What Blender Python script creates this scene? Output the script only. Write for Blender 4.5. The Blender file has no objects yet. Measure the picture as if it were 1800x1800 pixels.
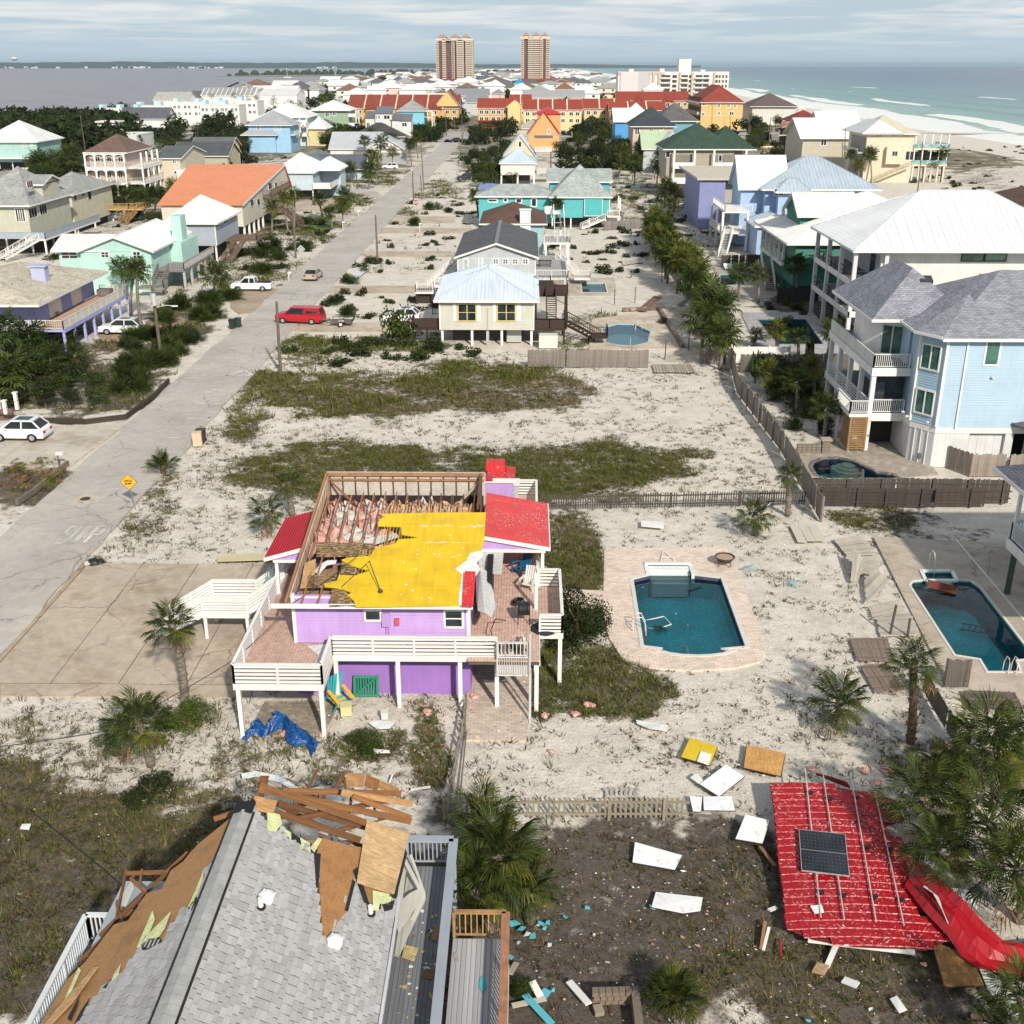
import bpy,math,random
from math import cos,sin
import numpy as np
from mathutils import Matrix,Vector
Ve=Vector
random.seed(7); RR=random.Random; RN=np.random.RandomState(11)
scene=bpy.context.scene
# ---------------- camera ----------------
F=1950.;HZ=116.;H=28.
PT=math.atan((900-HZ)/F); YAW=math.atan(30/F*cos(PT))
cp,sp=cos(PT),sin(PT); cy,sy=cos(YAW),sin(YAW)
cd=bpy.data.cameras.new('camera'); cam=bpy.data.objects.new('camera',cd); scene.collection.objects.link(cam)
cd.sensor_width=36; cd.lens=F/1800*36; cd.clip_start=.5; cd.clip_end=90000
cam.location=(0,0,H); cam.rotation_euler=(math.pi/2-PT,0,YAW); scene.camera=cam
# ---------------- light ----------------
SD=Ve((-.55,1.4,-1.02)).normalized()
sl=bpy.data.lights.new('sun','SUN'); sun=bpy.data.objects.new('sun',sl); scene.collection.objects.link(sun)
sl.energy=4.9; sl.angle=math.radians(1.6); sl.color=(1,.93,.81)
sun.rotation_euler=SD.to_track_quat('-Z','Y').to_euler()
w=bpy.data.worlds.new('World'); scene.world=w; w.use_nodes=True
nt=w.node_tree; N=nt.nodes; L=nt.links
bg=N['Background']; sk=N.new('ShaderNodeTexSky'); sk.sky_type='NISHITA'; sk.sun_disc=False
sk.sun_elevation=math.asin(-SD.z); sk.sun_rotation=math.atan2(-SD.x,-SD.y); sk.altitude=30; sk.air_density=1.0; sk.dust_density=1.6; sk.ozone_density=1.6
tc=N.new('ShaderNodeTexCoord'); sx=N.new('ShaderNodeSeparateXYZ'); L.new(tc.outputs['Generated'],sx.inputs[0])
def mth(op,a,b=None,c=None,nt=nt):
 m=nt.nodes.new('ShaderNodeMath'); m.operation=op
 for i,v in enumerate((a,b,c)):
  if v is None: continue
  if isinstance(v,(int,float)): m.inputs[i].default_value=v
  else: nt.links.new(v,m.inputs[i])
 return m.outputs[0]
zz=mth('ADD',mth('MAXIMUM',sx.outputs[2],0.0),.035)
cb=N.new('ShaderNodeCombineXYZ'); L.new(mth('DIVIDE',sx.outputs[0],zz),cb.inputs[0]); L.new(mth('DIVIDE',sx.outputs[1],zz),cb.inputs[1])
nz=N.new('ShaderNodeTexNoise'); nz.inputs['Scale'].default_value=.5; nz.inputs['Detail'].default_value=8; nz.inputs['Roughness'].default_value=.56; nz.inputs['Distortion'].default_value=.3
L.new(cb.outputs[0],nz.inputs['Vector'])
cr=N.new('ShaderNodeValToRGB'); cr.color_ramp.elements[0].position=.44; cr.color_ramp.elements[1].position=.60; L.new(nz.outputs[0],cr.inputs[0])
el=mth('MULTIPLY',cr.outputs[0],mth('MULTIPLY_ADD',mth('MINIMUM',mth('MAXIMUM',mth('MULTIPLY',mth('SUBTRACT',sx.outputs[2],.006),30),0.0),1.0),.80,.08))
mx=N.new('ShaderNodeMixRGB'); L.new(el,mx.inputs[0])
tint=N.new('ShaderNodeMixRGB'); L.new(mth('MULTIPLY_ADD',mth('POWER',mth('SUBTRACT',1.0,mth('MAXIMUM',sx.outputs[2],0.0)),5.0),.68,.22),tint.inputs[0]); L.new(sk.outputs[0],tint.inputs[1]); tint.inputs[2].default_value=(7.0,8.8,10.0,1)
L.new(tint.outputs[0],mx.inputs[1]); mx.inputs[2].default_value=(10.6,10.7,10.6,1); L.new(mx.outputs[0],bg.inputs[0]); bg.inputs[1].default_value=.082
scene.view_settings.view_transform='Standard'; scene.view_settings.look='None'; scene.view_settings.exposure=0.0; scene.view_settings.gamma=1; scene.view_settings.use_curve_mapping=False
scene.cycles.max_bounces=6; scene.cycles.transparent_max_bounces=12; scene.cycles.caustics_reflective=False; scene.cycles.caustics_refractive=False
# ---------------- geometry of the survey: photo rows to places on planes ----------------
def ray(px,py):
 u=(px-900)/F; v=(py-900)/F; y=cp-v*sp; return (u*cy-y*sy, u*sy+y*cy, -sp-v*cp)
def G(px,py,z=0.):
 d=ray(px,py); t=(z-H)/d[2]; return (d[0]*t,d[1]*t)
def W(px,py,Y):
 d=ray(px,py); t=Y/d[1]; return (d[0]*t,H+d[2]*t)
def S(px,py,X):
 d=ray(px,py); t=X/d[0]; return (d[1]*t,H+d[2]*t)
def V3(px,py,z): return Ve((*G(px,py,z),z))
def PL(px,py,z0,sl,Y0):
 d=ray(px,py); t=(z0-sl*Y0-H)/(d[2]-sl*d[1]); return Ve((d[0]*t,d[1]*t,H+d[2]*t))
def WX(px,Y,z):
 lo,hi=-2000.,2000.
 # x on plane Y,z for a column
 yy=lambda X:(900+F*(X*cy+Y*sy)/((-X*sy+Y*cy)*cp-(z-H)*sp))
 for _ in range(50):
  m=(lo+hi)/2
  if yy(m)<px: lo=m
  else: hi=m
 return lo
# ---------------- materials ----------------
def lin(h):
 if isinstance(h,tuple): return h
 h=h.lstrip('#'); r=[int(h[i:i+2],16)/255 for i in (0,2,4)]
 return tuple(c/12.92 if c<=.04045 else ((c+.055)/1.055)**2.4 for c in r)
MC={}
def M(col,kind='paint',rough=None,var=None,alpha=None):
 key=(col,kind,rough,var)
 if key in MC: return MC[key]
 c=lin(col); m=bpy.data.materials.new(f'{kind}_{len(MC)}'); m.use_nodes=True; MC[key]=m
 nt=m.node_tree; n=nt.nodes; l=nt.links; b=n['Principled BSDF']
 kind={'w':'wood','m':'metal','s':'stucco','h':'shingle','f':'foam','c':'cloth'}.get(kind,kind); R={'paint':.6,'shingle':.9,'metal':.38,'wood':.85,'glass':.08,'concrete':.9,'stucco':.85,'leaf':.55,'cloth':.9,'gloss':.2,'chrome':.3,'flaky':.6,'deck':.7}.get(kind,.7)
 b.inputs['Roughness'].default_value=rough if rough is not None else R
 tc=n.new('ShaderNodeTexCoord'); uv=tc.outputs['UV']; ob=tc.outputs['Object']
 def noise(vec,s,d=3,r=.6,dist=0,sc=None):
  if sc:
   mp=n.new('ShaderNodeMapping'); mp.inputs['Scale'].default_value=sc; l.new(vec,mp.inputs[0]); vec=mp.outputs[0]
  q=n.new('ShaderNodeTexNoise'); q.inputs['Scale'].default_value=s; q.inputs['Detail'].default_value=d; q.inputs['Roughness'].default_value=r; q.inputs['Distortion'].default_value=dist
  l.new(vec,q.inputs['Vector']); return q.outputs[0]
 def ramp(f,a,b_,p0,p1,mid=None):
  q=n.new('ShaderNodeValToRGB'); e=q.color_ramp.elements; e[0].position=p0; e[1].position=p1
  e[0].color=(*a,1) if isinstance(a,tuple) else (a,a,a,1); e[1].color=(*b_,1) if isinstance(b_,tuple) else (b_,b_,b_,1)
  l.new(f,q.inputs[0]); return q.outputs[0]
 def mix(f,a,b_,mode='MIX'):
  q=n.new('ShaderNodeMixRGB'); q.blend_type=mode
  for i,v in enumerate((f,a,b_)):
   if isinstance(v,(int,float)): q.inputs[i].default_value=v if i==0 else (v,v,v,1)
   elif isinstance(v,tuple): q.inputs[i].default_value=(*v,1)
   else: l.new(v,q.inputs[i])
  return q.outputs[0]
 def bump(f,s,d=.02):
  q=n.new('ShaderNodeBump'); q.inputs['Strength'].default_value=s; q.inputs['Distance'].default_value=d; l.new(f,q.inputs['Height']); l.new(q.outputs[0],b.inputs['Normal'])
 oi=n.new('ShaderNodeObjectInfo').outputs['Random']
 out=c
 if kind in('paint','stucco','gloss'):
  v=.09 if var is None else var
  a=ramp(noise(ob,.7,5),1-v*1.6,1.0+v*.3,.3,.7); s=ramp(noise(uv,1.2,4,.6,0,(4,.35,1)),1-v,1.0,.3,.62)
  out=mix(1.0,mix(1.0,c,a,'MULTIPLY'),s,'MULTIPLY'); bump(noise(ob,30,2),.12,.01)
 elif kind=='shingle':
  br=n.new('ShaderNodeTexBrick'); l.new(uv,br.inputs[0]); br.inputs['Scale'].default_value=1; br.inputs['Brick Width'].default_value=.42; br.inputs['Row Height'].default_value=.19; br.inputs['Mortar Size'].default_value=.016
  br.inputs['Color1'].default_value=(*[x*1.22 for x in c],1); br.inputs['Color2'].default_value=(*[x*.76 for x in c],1); br.inputs['Mortar'].default_value=(*[x*.42 for x in c],1); br.inputs['Bias'].default_value=-.1
  out=mix(1.0,br.outputs[0],ramp(noise(ob,.5,6,.7),.72,1.12,.3,.7),'MULTIPLY'); bump(br.outputs['Fac'],-.6,.02)
 elif kind=='metal':
  out=mix(1.0,c,ramp(noise(uv,.9,6,.65,.3,(2.5,.4,1)),.84,1.05,.3,.7),'MULTIPLY'); out=mix(1.0,out,ramp(noise(ob,.25,2),.9,1.03,.3,.7),'MULTIPLY')
  wv=n.new('ShaderNodeTexWave'); wv.inputs['Scale'].default_value=.78; wv.bands_direction='X'; wv.wave_profile='SIN'; l.new(uv,wv.inputs[0]); pw=mth('POWER',wv.outputs['Fac'],8,nt=nt); bump(pw,.5,.03)
  out=mix(1.0,out,ramp(pw,1.0,.84,.2,1),'MULTIPLY')
 elif kind=='flaky':
  out=mix(1.0,c,ramp(noise(uv,.8,4),.82,1.08,.3,.7),'MULTIPLY')
  fl=mth('MULTIPLY',ramp(noise(uv,9,4,.6,.2,(.6,1.8,1)),0.,1.,.60,.615),ramp(noise(uv,.55,3),0.,1.,.40,.56),nt=nt)
  out=mix(fl,out,(.62,.58,.55)); wv=n.new('ShaderNodeTexWave'); wv.inputs['Scale'].default_value=1.05; l.new(uv,wv.inputs[0]); bump(mth('POWER',wv.outputs['Fac'],6,nt=nt),.5,.03)
 elif kind=='tabbase': out=mix(1.0,c,ramp(noise(ob,2,5),.9,1.06,.3,.7),'MULTIPLY')
 elif kind in('wood','deck'):
  out=mix(1.0,c,ramp(noise(ob,3,6,.7,.4,(1,1,1)),.62,1.18,.3,.72),'MULTIPLY'); out=mix(1.0,out,ramp(noise(uv,5,3,.6,0,(3,.3,1)),.88,1.06,.35,.65),'MULTIPLY') if kind=='wood' else out
  out=mix(1.0,out,ramp(oi,.8,1.14,0,1),'MULTIPLY'); bump(noise(uv,18,3,.6,0,(4,.4,1)),.3,.01)
 elif kind=='osb':
  out=mix(ramp(noise(ob,22,4,.7),0.,1.,.38,.62),tuple(x*.62 for x in c),c); out=mix(ramp(noise(ob,1.1,5,.7),0.,1.,.5,.75),out,tuple(x*.5 for x in c)); bump(noise(ob,30,3),.4,.01)
 elif kind=='ply':
  out=mix(ramp(noise(uv,3,5,.6,2.2,(2.6,.55,1)),0.,1.,.42,.6),tuple(x*.74 for x in c),tuple(min(1,x*1.1) for x in c)); out=mix(1.0,out,ramp(noise(ob,1.2,3),.8,1.1,.3,.7),'MULTIPLY')
 elif kind=='tar':
  out=mix(ramp(noise(uv,6,5,.75,.4,(.6,2.2,1)),0.,1.,.46,.56),(.035,.03,.028),c)
 elif kind=='panel':
  out=mix(ramp(noise(ob,1.6,5,.7),0.,1.,.60,.70),c,(.42,.25,.17)); out=mix(ramp(noise(uv,8,3,.6,0,(1,5,1)),0.,1.,.66,.7),out,(.25,.22,.2))
 elif kind=='glass':
  out=mix(ramp(noise(ob,.8,2),0.,1.,.4,.6),c,tuple(x*1.7+.01 for x in c)); b.inputs['Specular IOR Level'].default_value=.65
 elif kind in('concrete','asphalt'):
  big=ramp(noise(ob,.16,6,.65),.80,1.1,.3,.7); out=mix(1.0,c,big,'MULTIPLY'); out=mix(1.0,out,ramp(noise(ob,1.4,6,.75),.80,1.1,.3,.7),'MULTIPLY'); out=mix(1.0,out,ramp(noise(ob,26,2),.9,1.06,.3,.7),'MULTIPLY')
  vr=n.new('ShaderNodeTexVoronoi'); vr.feature='DISTANCE_TO_EDGE'; vr.inputs['Scale'].default_value=.23 if kind=='asphalt' else .2
  ad=n.new('ShaderNodeVectorMath'); ad.operation='MULTIPLY_ADD'; q=n.new('ShaderNodeTexNoise'); q.inputs['Scale'].default_value=1.1; q.inputs['Detail'].default_value=6; l.new(ob,q.inputs['Vector']); l.new(q.outputs['Color'],ad.inputs[0]); ad.inputs[1].default_value=(1.1,1.1,0); l.new(ob,ad.inputs[2]); l.new(ad.outputs[0],vr.inputs['Vector'])
  ck=mth('MULTIPLY',ramp(vr.outputs['Distance'],1.,0.,.003,.009),ramp(noise(ob,.12,2),0.,.75,.42,.5),nt=nt); out=mix(ck,out,tuple(x*.3 for x in c))
  if kind=='concrete': out=mix(mth('MULTIPLY',ramp(noise(ob,.3,7,.75),0.,1.,.47,.66),.72,nt=nt),out,(.24,.17,.115))
  else:
   sn=mth('MULTIPLY',ramp(noise(ob,.5,6,.75,.5),0.,1.,.55,.7),.4,nt=nt); out=mix(sn,out,(.52,.47,.41))
  bump(noise(ob,14,4),.25,.02)
 elif kind=='brick':
  br=n.new('ShaderNodeTexBrick'); l.new(uv,br.inputs[0]); br.inputs['Scale'].default_value=1; br.inputs['Brick Width'].default_value=.34; br.inputs['Row Height'].default_value=.17; br.inputs['Mortar Size'].default_value=.012
  br.inputs['Color1'].default_value=(*[x*1.12 for x in c],1); br.inputs['Color2'].default_value=(*[x*.84 for x in c],1); br.inputs['Mortar'].default_value=(*[x*.62 for x in c],1)
  out=mix(1.0,br.outputs[0],ramp(noise(ob,.7,5,.7),.8,1.1,.3,.7),'MULTIPLY'); out=mix(mth('MULTIPLY',ramp(noise(ob,1.4,6,.75),0.,1.,.5,.66),.55,nt=nt),out,(.60,.54,.46)); bump(br.outputs['Fac'],-.5,.01)
 elif kind=='leaf':
  g=n.new('ShaderNodeNewGeometry'); out=mix(1.0,c,ramp(noise(g.outputs['Position'],1.3,3),.5,1.35,.3,.7),'MULTIPLY'); out=mix(1.0,out,ramp(g.outputs['Random Per Island'],.5,1.4,0,1),'MULTIPLY')
  out=mix(1.0,out,ramp(oi,(.82,.85,.85),(1.2,1.08,1.0),0,1),'MULTIPLY')
  tl=n.new('ShaderNodeBsdfTranslucent'); l.new(out,tl.inputs[0]); ms=n.new('ShaderNodeMixShader'); ms.inputs[0].default_value=.18; l.new(b.outputs[0],ms.inputs[1]); l.new(tl.outputs[0],ms.inputs[2]); l.new(ms.outputs[0],n['Material Output'].inputs[0]); b.inputs['Specular IOR Level'].default_value=.12
 elif kind=='bark':
  out=mix(ramp(noise(ob,4,5,.7,.3,(1,1,3.2)),0.,1.,.38,.62),tuple(x*.45 for x in c),tuple(x*1.2 for x in c)); bump(noise(ob,6,4,.7,0,(1,1,3)),.9,.08)
 elif kind=='foam':
  out=mix(1.0,c,ramp(noise(ob,2.2,5,.7),.5,1.1,.3,.7),'MULTIPLY'); bump(noise(ob,6,5,.7),1,.1)
 elif kind=='chrome': b.inputs['Metallic'].default_value=.8
 elif kind=='mosaic':
  vr=n.new('ShaderNodeTexVoronoi'); vr.inputs['Scale'].default_value=5.5; l.new(ob,vr.inputs['Vector']); out=mix(ramp(vr.outputs['Distance'],0.,1.,.25,.5),c,tuple(x*.72 for x in c)); out=mix(1.0,out,ramp(noise(ob,.5,3),.8,1.15,.3,.7),'MULTIPLY')
 else: out=mix(1.0,c,ramp(noise(ob,3,4),.8,1.12,.3,.7),'MULTIPLY')
 if kind=='cloth': bump(noise(ob,5,4,.7,1),.8,.06)
 if isinstance(out,tuple): b.inputs['Base Color'].default_value=(*out,1)
 else: l.new(out,b.inputs['Base Color'])
 return m
WHITE='#dcdad6'; 
def water_mat(name,tint,rough=.03,bs=1.5):
 m=bpy.data.materials.new(name); m.use_nodes=True; nt=m.node_tree; n=nt.nodes; l=nt.links; n.remove(n['Principled BSDF'])
 g=n.new('ShaderNodeBsdfGlossy'); g.inputs['Roughness'].default_value=rough; t=n.new('ShaderNodeBsdfTransparent'); t.inputs[0].default_value=(*tint,1)
 fr=n.new('ShaderNodeFresnel'); fr.inputs[0].default_value=1.33; q=n.new('ShaderNodeTexNoise'); q.inputs['Scale'].default_value=bs; q.inputs['Detail'].default_value=3; tc=n.new('ShaderNodeTexCoord'); l.new(tc.outputs['Object'],q.inputs['Vector'])
 bp=n.new('ShaderNodeBump'); bp.inputs['Strength'].default_value=.2; bp.inputs['Distance'].default_value=.05; l.new(q.outputs[0],bp.inputs['Height'])
 l.new(bp.outputs[0],g.inputs['Normal']); l.new(bp.outputs[0],fr.inputs['Normal']); ms=n.new('ShaderNodeMixShader'); l.new(fr.outputs[0],ms.inputs[0]); l.new(t.outputs[0],ms.inputs[1]); l.new(g.outputs[0],ms.inputs[2]); l.new(ms.outputs[0],n['Material Output'].inputs[0]); return m
# ---------------- object helpers ----------------
COL=scene.collection; WM={}
def tg(name,label,cat,loc=(0,0,0),rz=0.,group=None):
 o=bpy.data.objects.new(name,None); COL.objects.link(o); o.location=loc; o.rotation_euler=(0,0,rz); o.empty_display_size=.5
 o['label']=label; o['category']=cat
 if group: o['group']=group
 WM[o.name]=Matrix.Translation(loc)@Matrix.Rotation(rz,4,'Z'); return o
def tag(o,label=None,cat=None,group=None,kind=None):
 for k,v in (('label',label),('category',cat),('group',group),('kind',kind)):
  if v: o[k]=v
 return o
def dup(o,loc=None,rz=None,label=None,sc=None,parent=None):
 c=o.copy(); COL.objects.link(c)
 if parent: c.parent=parent
 if loc is not None: c.location=loc
 if rz is not None: c.rotation_euler=(0,0,rz)
 if sc is not None: c.scale=(sc,sc,sc) if isinstance(sc,(int,float)) else sc
 if label: c['label']=label
 for ch in list(o.children): dup(ch,parent=c)
 return c
def finish(me,V,uvs=True,smooth=False):
 nl=len(me.loops)
 if uvs and nl:
  vi=np.empty(nl,np.int32); me.loops.foreach_get('vertex_index',vi); npoly=len(me.polygons)
  nr=np.empty(npoly*3,np.float32); me.polygons.foreach_get('normal',nr); nr=nr.reshape(-1,3)
  lt=np.empty(npoly,np.int32); me.polygons.foreach_get('loop_total',lt)
  t=np.stack([-nr[:,1],nr[:,0],np.zeros(npoly)],1); ln=np.linalg.norm(t,axis=1); flat=ln<.02
  t[flat]=(1,0,0); ln[flat]=1; t/=ln[:,None]; bb=np.cross(nr,t)
  T=np.repeat(t,lt,0); B=np.repeat(bb,lt,0); co=V[vi]
  uv=np.stack([(co*T).sum(1),(co*B).sum(1)],1).astype(np.float32)
  me.uv_layers.new(name='UVMap').data.foreach_set('uv',uv.ravel())
 if smooth: me.polygons.foreach_set('use_smooth',[True]*len(me.polygons))
class MB:
 def __init__(s): s.v=[]; s.f=[]
 def add(s,vs,fs):
  o=len(s.v); s.v.extend(vs); s.f.extend([tuple(i+o for i in f) for f in fs]); return s
 def box(s,x0,x1,y0,y1,z0,z1):
  return s.add([(x0,y0,z0),(x1,y0,z0),(x1,y1,z0),(x0,y1,z0),(x0,y0,z1),(x1,y0,z1),(x1,y1,z1),(x0,y1,z1)],[(0,3,2,1),(4,5,6,7),(0,1,5,4),(1,2,6,5),(2,3,7,6),(3,0,4,7)])
 def obox(s,c,size,rz=0.,rx=0.,ry=0.):
  R=Matrix.Translation(c)@Matrix.Rotation(rz,4,'Z')@Matrix.Rotation(rx,4,'X')@Matrix.Rotation(ry,4,'Y'); a,b_,d=[q/2 for q in size]
  return s.add([tuple(R@Ve((i*a,j*b_,k*d))) for k in(-1,1) for i,j in((-1,-1),(1,-1),(1,1),(-1,1))],[(0,3,2,1),(4,5,6,7),(0,1,5,4),(1,2,6,5),(2,3,7,6),(3,0,4,7)])
 def beam(s,p,q,w=.1,h=.1,up=(0,0,1)):
  p,q=Ve(p),Ve(q); d=(q-p); 
  if d.length<1e-6: return s
  d.normalize(); u=Ve(up)
  if abs(d.dot(u))>.98: u=Ve((0,1,0))
  a=d.cross(u).normalized()*w/2; b_=d.cross(a).normalized()*h/2
  vs=[tuple(e+i*a+j*b_) for e in(p,q) for i,j in((-1,-1),(1,-1),(1,1),(-1,1))]
  return s.add(vs,[(0,1,2,3),(7,6,5,4),(0,4,5,1),(1,5,6,2),(2,6,7,3),(3,7,4,0)])
 def tube(s,pts,r=.05,n=8,cap=True):
  pts=[Ve(p) for p in pts]; rs=r if isinstance(r,(list,tuple)) else [r]*len(pts); o=len(s.v)
  for i,p in enumerate(pts):
   d=(pts[min(i+1,len(pts)-1)]-pts[max(i-1,0)]).normalized(); u=Ve((0,0,1)) if abs(d.z)<.9 else Ve((1,0,0)); a=d.cross(u).normalized(); b_=d.cross(a)
   for k in range(n): t=2*math.pi*k/n; s.v.append(tuple(p+rs[i]*(cos(t)*a+sin(t)*b_)))
  for i in range(len(pts)-1):
   for k in range(n): s.f.append((o+i*n+k,o+i*n+(k+1)%n,o+(i+1)*n+(k+1)%n,o+(i+1)*n+k))
  if cap: s.f.append(tuple(o+k for k in range(n))[::-1]); s.f.append(tuple(o+(len(pts)-1)*n+k for k in range(n)))
  return s
 def poly(s,pts,th=.05):
  pts=[Ve(p) for p in pts]; n=len(pts); nr=Ve((0,0,0))
  for i in range(n): a,b_=pts[i],pts[(i+1)%n]; nr+=Ve(((a.y-b_.y)*(a.z+b_.z),(a.z-b_.z)*(a.x+b_.x),(a.x-b_.x)*(a.y+b_.y)))
  nr.normalize()
  if nr.z<-1e-6 or (abs(nr.z)<1e-6 and nr.y>0): pts=pts[::-1]; nr=-nr
  vs=[tuple(p) for p in pts]+[tuple(p-nr*th) for p in pts]
  return s.add(vs,[tuple(range(n)),tuple(range(2*n-1,n-1,-1))]+[(i,i+n,(i+1)%n+n,(i+1)%n) for i in range(n)])
 def prism(s,xy,z0,z1):
  n=len(xy); A=sum(xy[i][0]*xy[(i+1)%n][1]-xy[(i+1)%n][0]*xy[i][1] for i in range(n))
  if A<0: xy=xy[::-1]
  return s.add([(x,y,z0) for x,y in xy]+[(x,y,z1) for x,y in xy],[tuple(range(n))[::-1],tuple(range(n,2*n))]+[(i,(i+1)%n,(i+1)%n+n,i+n) for i in range(n)])
 def profile_y(s,pts,y0,y1):
  n=len(pts); return s.add([(x,y0,z) for x,z in pts]+[(x,y1,z) for x,z in pts],[tuple(range(n)),tuple(range(n,2*n))[::-1]]+[(i,i+n,(i+1)%n+n,(i+1)%n) for i in range(n)])
 def profile_x(s,pts,x0,x1):
  n=len(pts); return s.add([(x0,y,z) for y,z in pts]+[(x1,y,z) for y,z in pts],[tuple(range(n))[::-1],tuple(range(n,2*n))]+[(i,(i+1)%n,(i+1)%n+n,i+n) for i in range(n)])
 def dome(s,c,r,h,n=10,m=4,z0=0):
  o=len(s.v)
  for j in range(m):
   a=math.pi/2*j/m
   for k in range(n): t=2*math.pi*k/n; s.v.append((c[0]+r*cos(a)*cos(t),c[1]+r*cos(a)*sin(t),c[2]+h*sin(a)))
  s.v.append((c[0],c[1],c[2]+h))
  for j in range(m-1):
   for k in range(n): s.f.append((o+j*n+k,o+j*n+(k+1)%n,o+(j+1)*n+(k+1)%n,o+(j+1)*n+k))
  for k in range(n): s.f.append((o+(m-1)*n+k,o+(m-1)*n+(k+1)%n,o+m*n))
  return s
 def B(s,name,mat,parent=None,smooth=False,local=False,uvs=True,loc=None,**kw):
  V=np.array(s.v,dtype=np.float64).reshape(-1,3); M4=None
  if not local and parent is not None: M4=WM[parent.name].inverted(); V=V@np.array(M4.to_3x3()).T+np.array(M4.translation)
  if parent is None and loc is not None and not local: V=V-np.array(loc)
  me=bpy.data.meshes.new(name); me.from_pydata(V.tolist(),[],s.f); finish(me,V,uvs,smooth); me.materials.append(mat)
  o=bpy.data.objects.new(name,me); COL.objects.link(o)
  if parent is not None: o.parent=parent; WM[o.name]=WM[parent.name].copy()
  else:
   WM[o.name]=Matrix.Translation(loc or (0,0,0))
   if loc is not None: o.location=loc
  return tag(o,**kw)
def npmesh(name,V,Fc,mat,k=3,uvs=False,smooth=False,parent=None,**kw):
 me=bpy.data.meshes.new(name); nf=len(Fc); me.vertices.add(len(V)); me.vertices.foreach_set('co',V.astype(np.float32).ravel())
 me.loops.add(nf*k); me.loops.foreach_set('vertex_index',Fc.astype(np.int32).ravel()); me.polygons.add(nf); me.polygons.foreach_set('loop_start',np.arange(0,nf*k,k,dtype=np.int32)); me.update(calc_edges=True)
 finish(me,V,uvs,smooth); me.materials.append(mat)
 if name is None: return me
 o=bpy.data.objects.new(name,me); COL.objects.link(o); WM[o.name]=Matrix.Identity(4)
 if parent: o.parent=parent
 return tag(o,**kw)
UB={}
def pc(name,mat,parent,c=None,size=None,rz=0.,rx=0.,ry=0.,p=None,q=None,w=.1,h=.1,label=None,top=None):
 me=UB.get(mat.name)
 if me is None:
  b=MB().box(-.5,.5,-.5,.5,-.5,.5); me=bpy.data.meshes.new('piece_'+mat.name); me.from_pydata(b.v,[],b.f); finish(me,np.array(b.v)); me.materials.append(mat); UB[mat.name]=me
 o=bpy.data.objects.new(name,me); COL.objects.link(o)
 if p is not None:
  p,q=Ve(p),Ve(q); d=q-p; Lg=d.length; d.normalize(); u=Ve((0,0,1)) if abs(d.z)<.98 else Ve((0,1,0)); a=d.cross(u).normalized(); b_=a.cross(d)
  R=Matrix((a,d,b_)).transposed().to_4x4(); Mw=Matrix.Translation((p+q)/2)@R@Matrix.Diagonal((w,Lg,h,1))
 else: Mw=Matrix.Translation(c)@Matrix.Rotation(rz,4,'Z')@Matrix.Rotation(rx,4,'X')@Matrix.Rotation(ry,4,'Y')@Matrix.Diagonal((*size,1))
 if parent is not None: o.parent=parent; o.matrix_basis=WM[parent.name].inverted()@Mw
 else: o.matrix_basis=Mw
 if label: o['label']=label
 return o
_g=RN.rand(256,256)
def vn(x,y):
 x=np.asarray(x,float); y=np.asarray(y,float); xi=np.floor(x).astype(int); yi=np.floor(y).astype(int); fx=x-xi; fy=y-yi; fx=fx*fx*(3-2*fx); fy=fy*fy*(3-2*fy)
 a=_g[xi%256,yi%256]; b_=_g[(xi+1)%256,yi%256]; c=_g[xi%256,(yi+1)%256]; d=_g[(xi+1)%256,(yi+1)%256]
 return (a*(1-fx)+b_*fx)*(1-fy)+(c*(1-fx)+d*fx)*fy
def fbm(x,y,o=4):
 s=0;a=.5;t=0
 for i in range(o): s=s+a*vn(np.asarray(x)*2**i+17*i,np.asarray(y)*2**i+5*i); t+=a; a*=.55
 return s/t
# ================= ground =================
RX0,RX1=-33.8,-26.9
EXC=[]
def pip(x,y,poly):
 x=np.asarray(x); y=np.asarray(y); ins=np.zeros(x.shape,bool); n=len(poly); j=n-1
 for i in range(n):
  xi,yi=poly[i]; xj,yj=poly[j]
  if yi!=yj: ins^=((yi>y)!=(yj>y))&(x<(xj-xi)*(y-yi)/(yj-yi)+xi)
  j=i
 return ins
def proj(X,Y,Z=0.):
 x=X*cy+Y*sy; y=-X*sy+Y*cy; z=Z-H; dep=y*cp-z*sp; return 900+F*x/dep, 900-F*(y*sp+z*cp)/dep
SHR=[(20,200),(200,204),(491,203),(600,200),(800,215),(1125,226),(1600,250),(3000,262),(5300,290),(10500,400),(30000,600)]
SHL=[(20,-330),(300,-300),(567,-272),(700,-270),(930,-275),(1200,-300),(1750,-320),(2100,-360),(3100,-330),(5000,-300),(30000,-250)]
def shr(Y): return np.interp(Y,[a for a,b in SHR],[b for a,b in SHR])
def shl(Y): return np.interp(Y,[a for a,b in SHL],[b for a,b in SHL])
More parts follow.
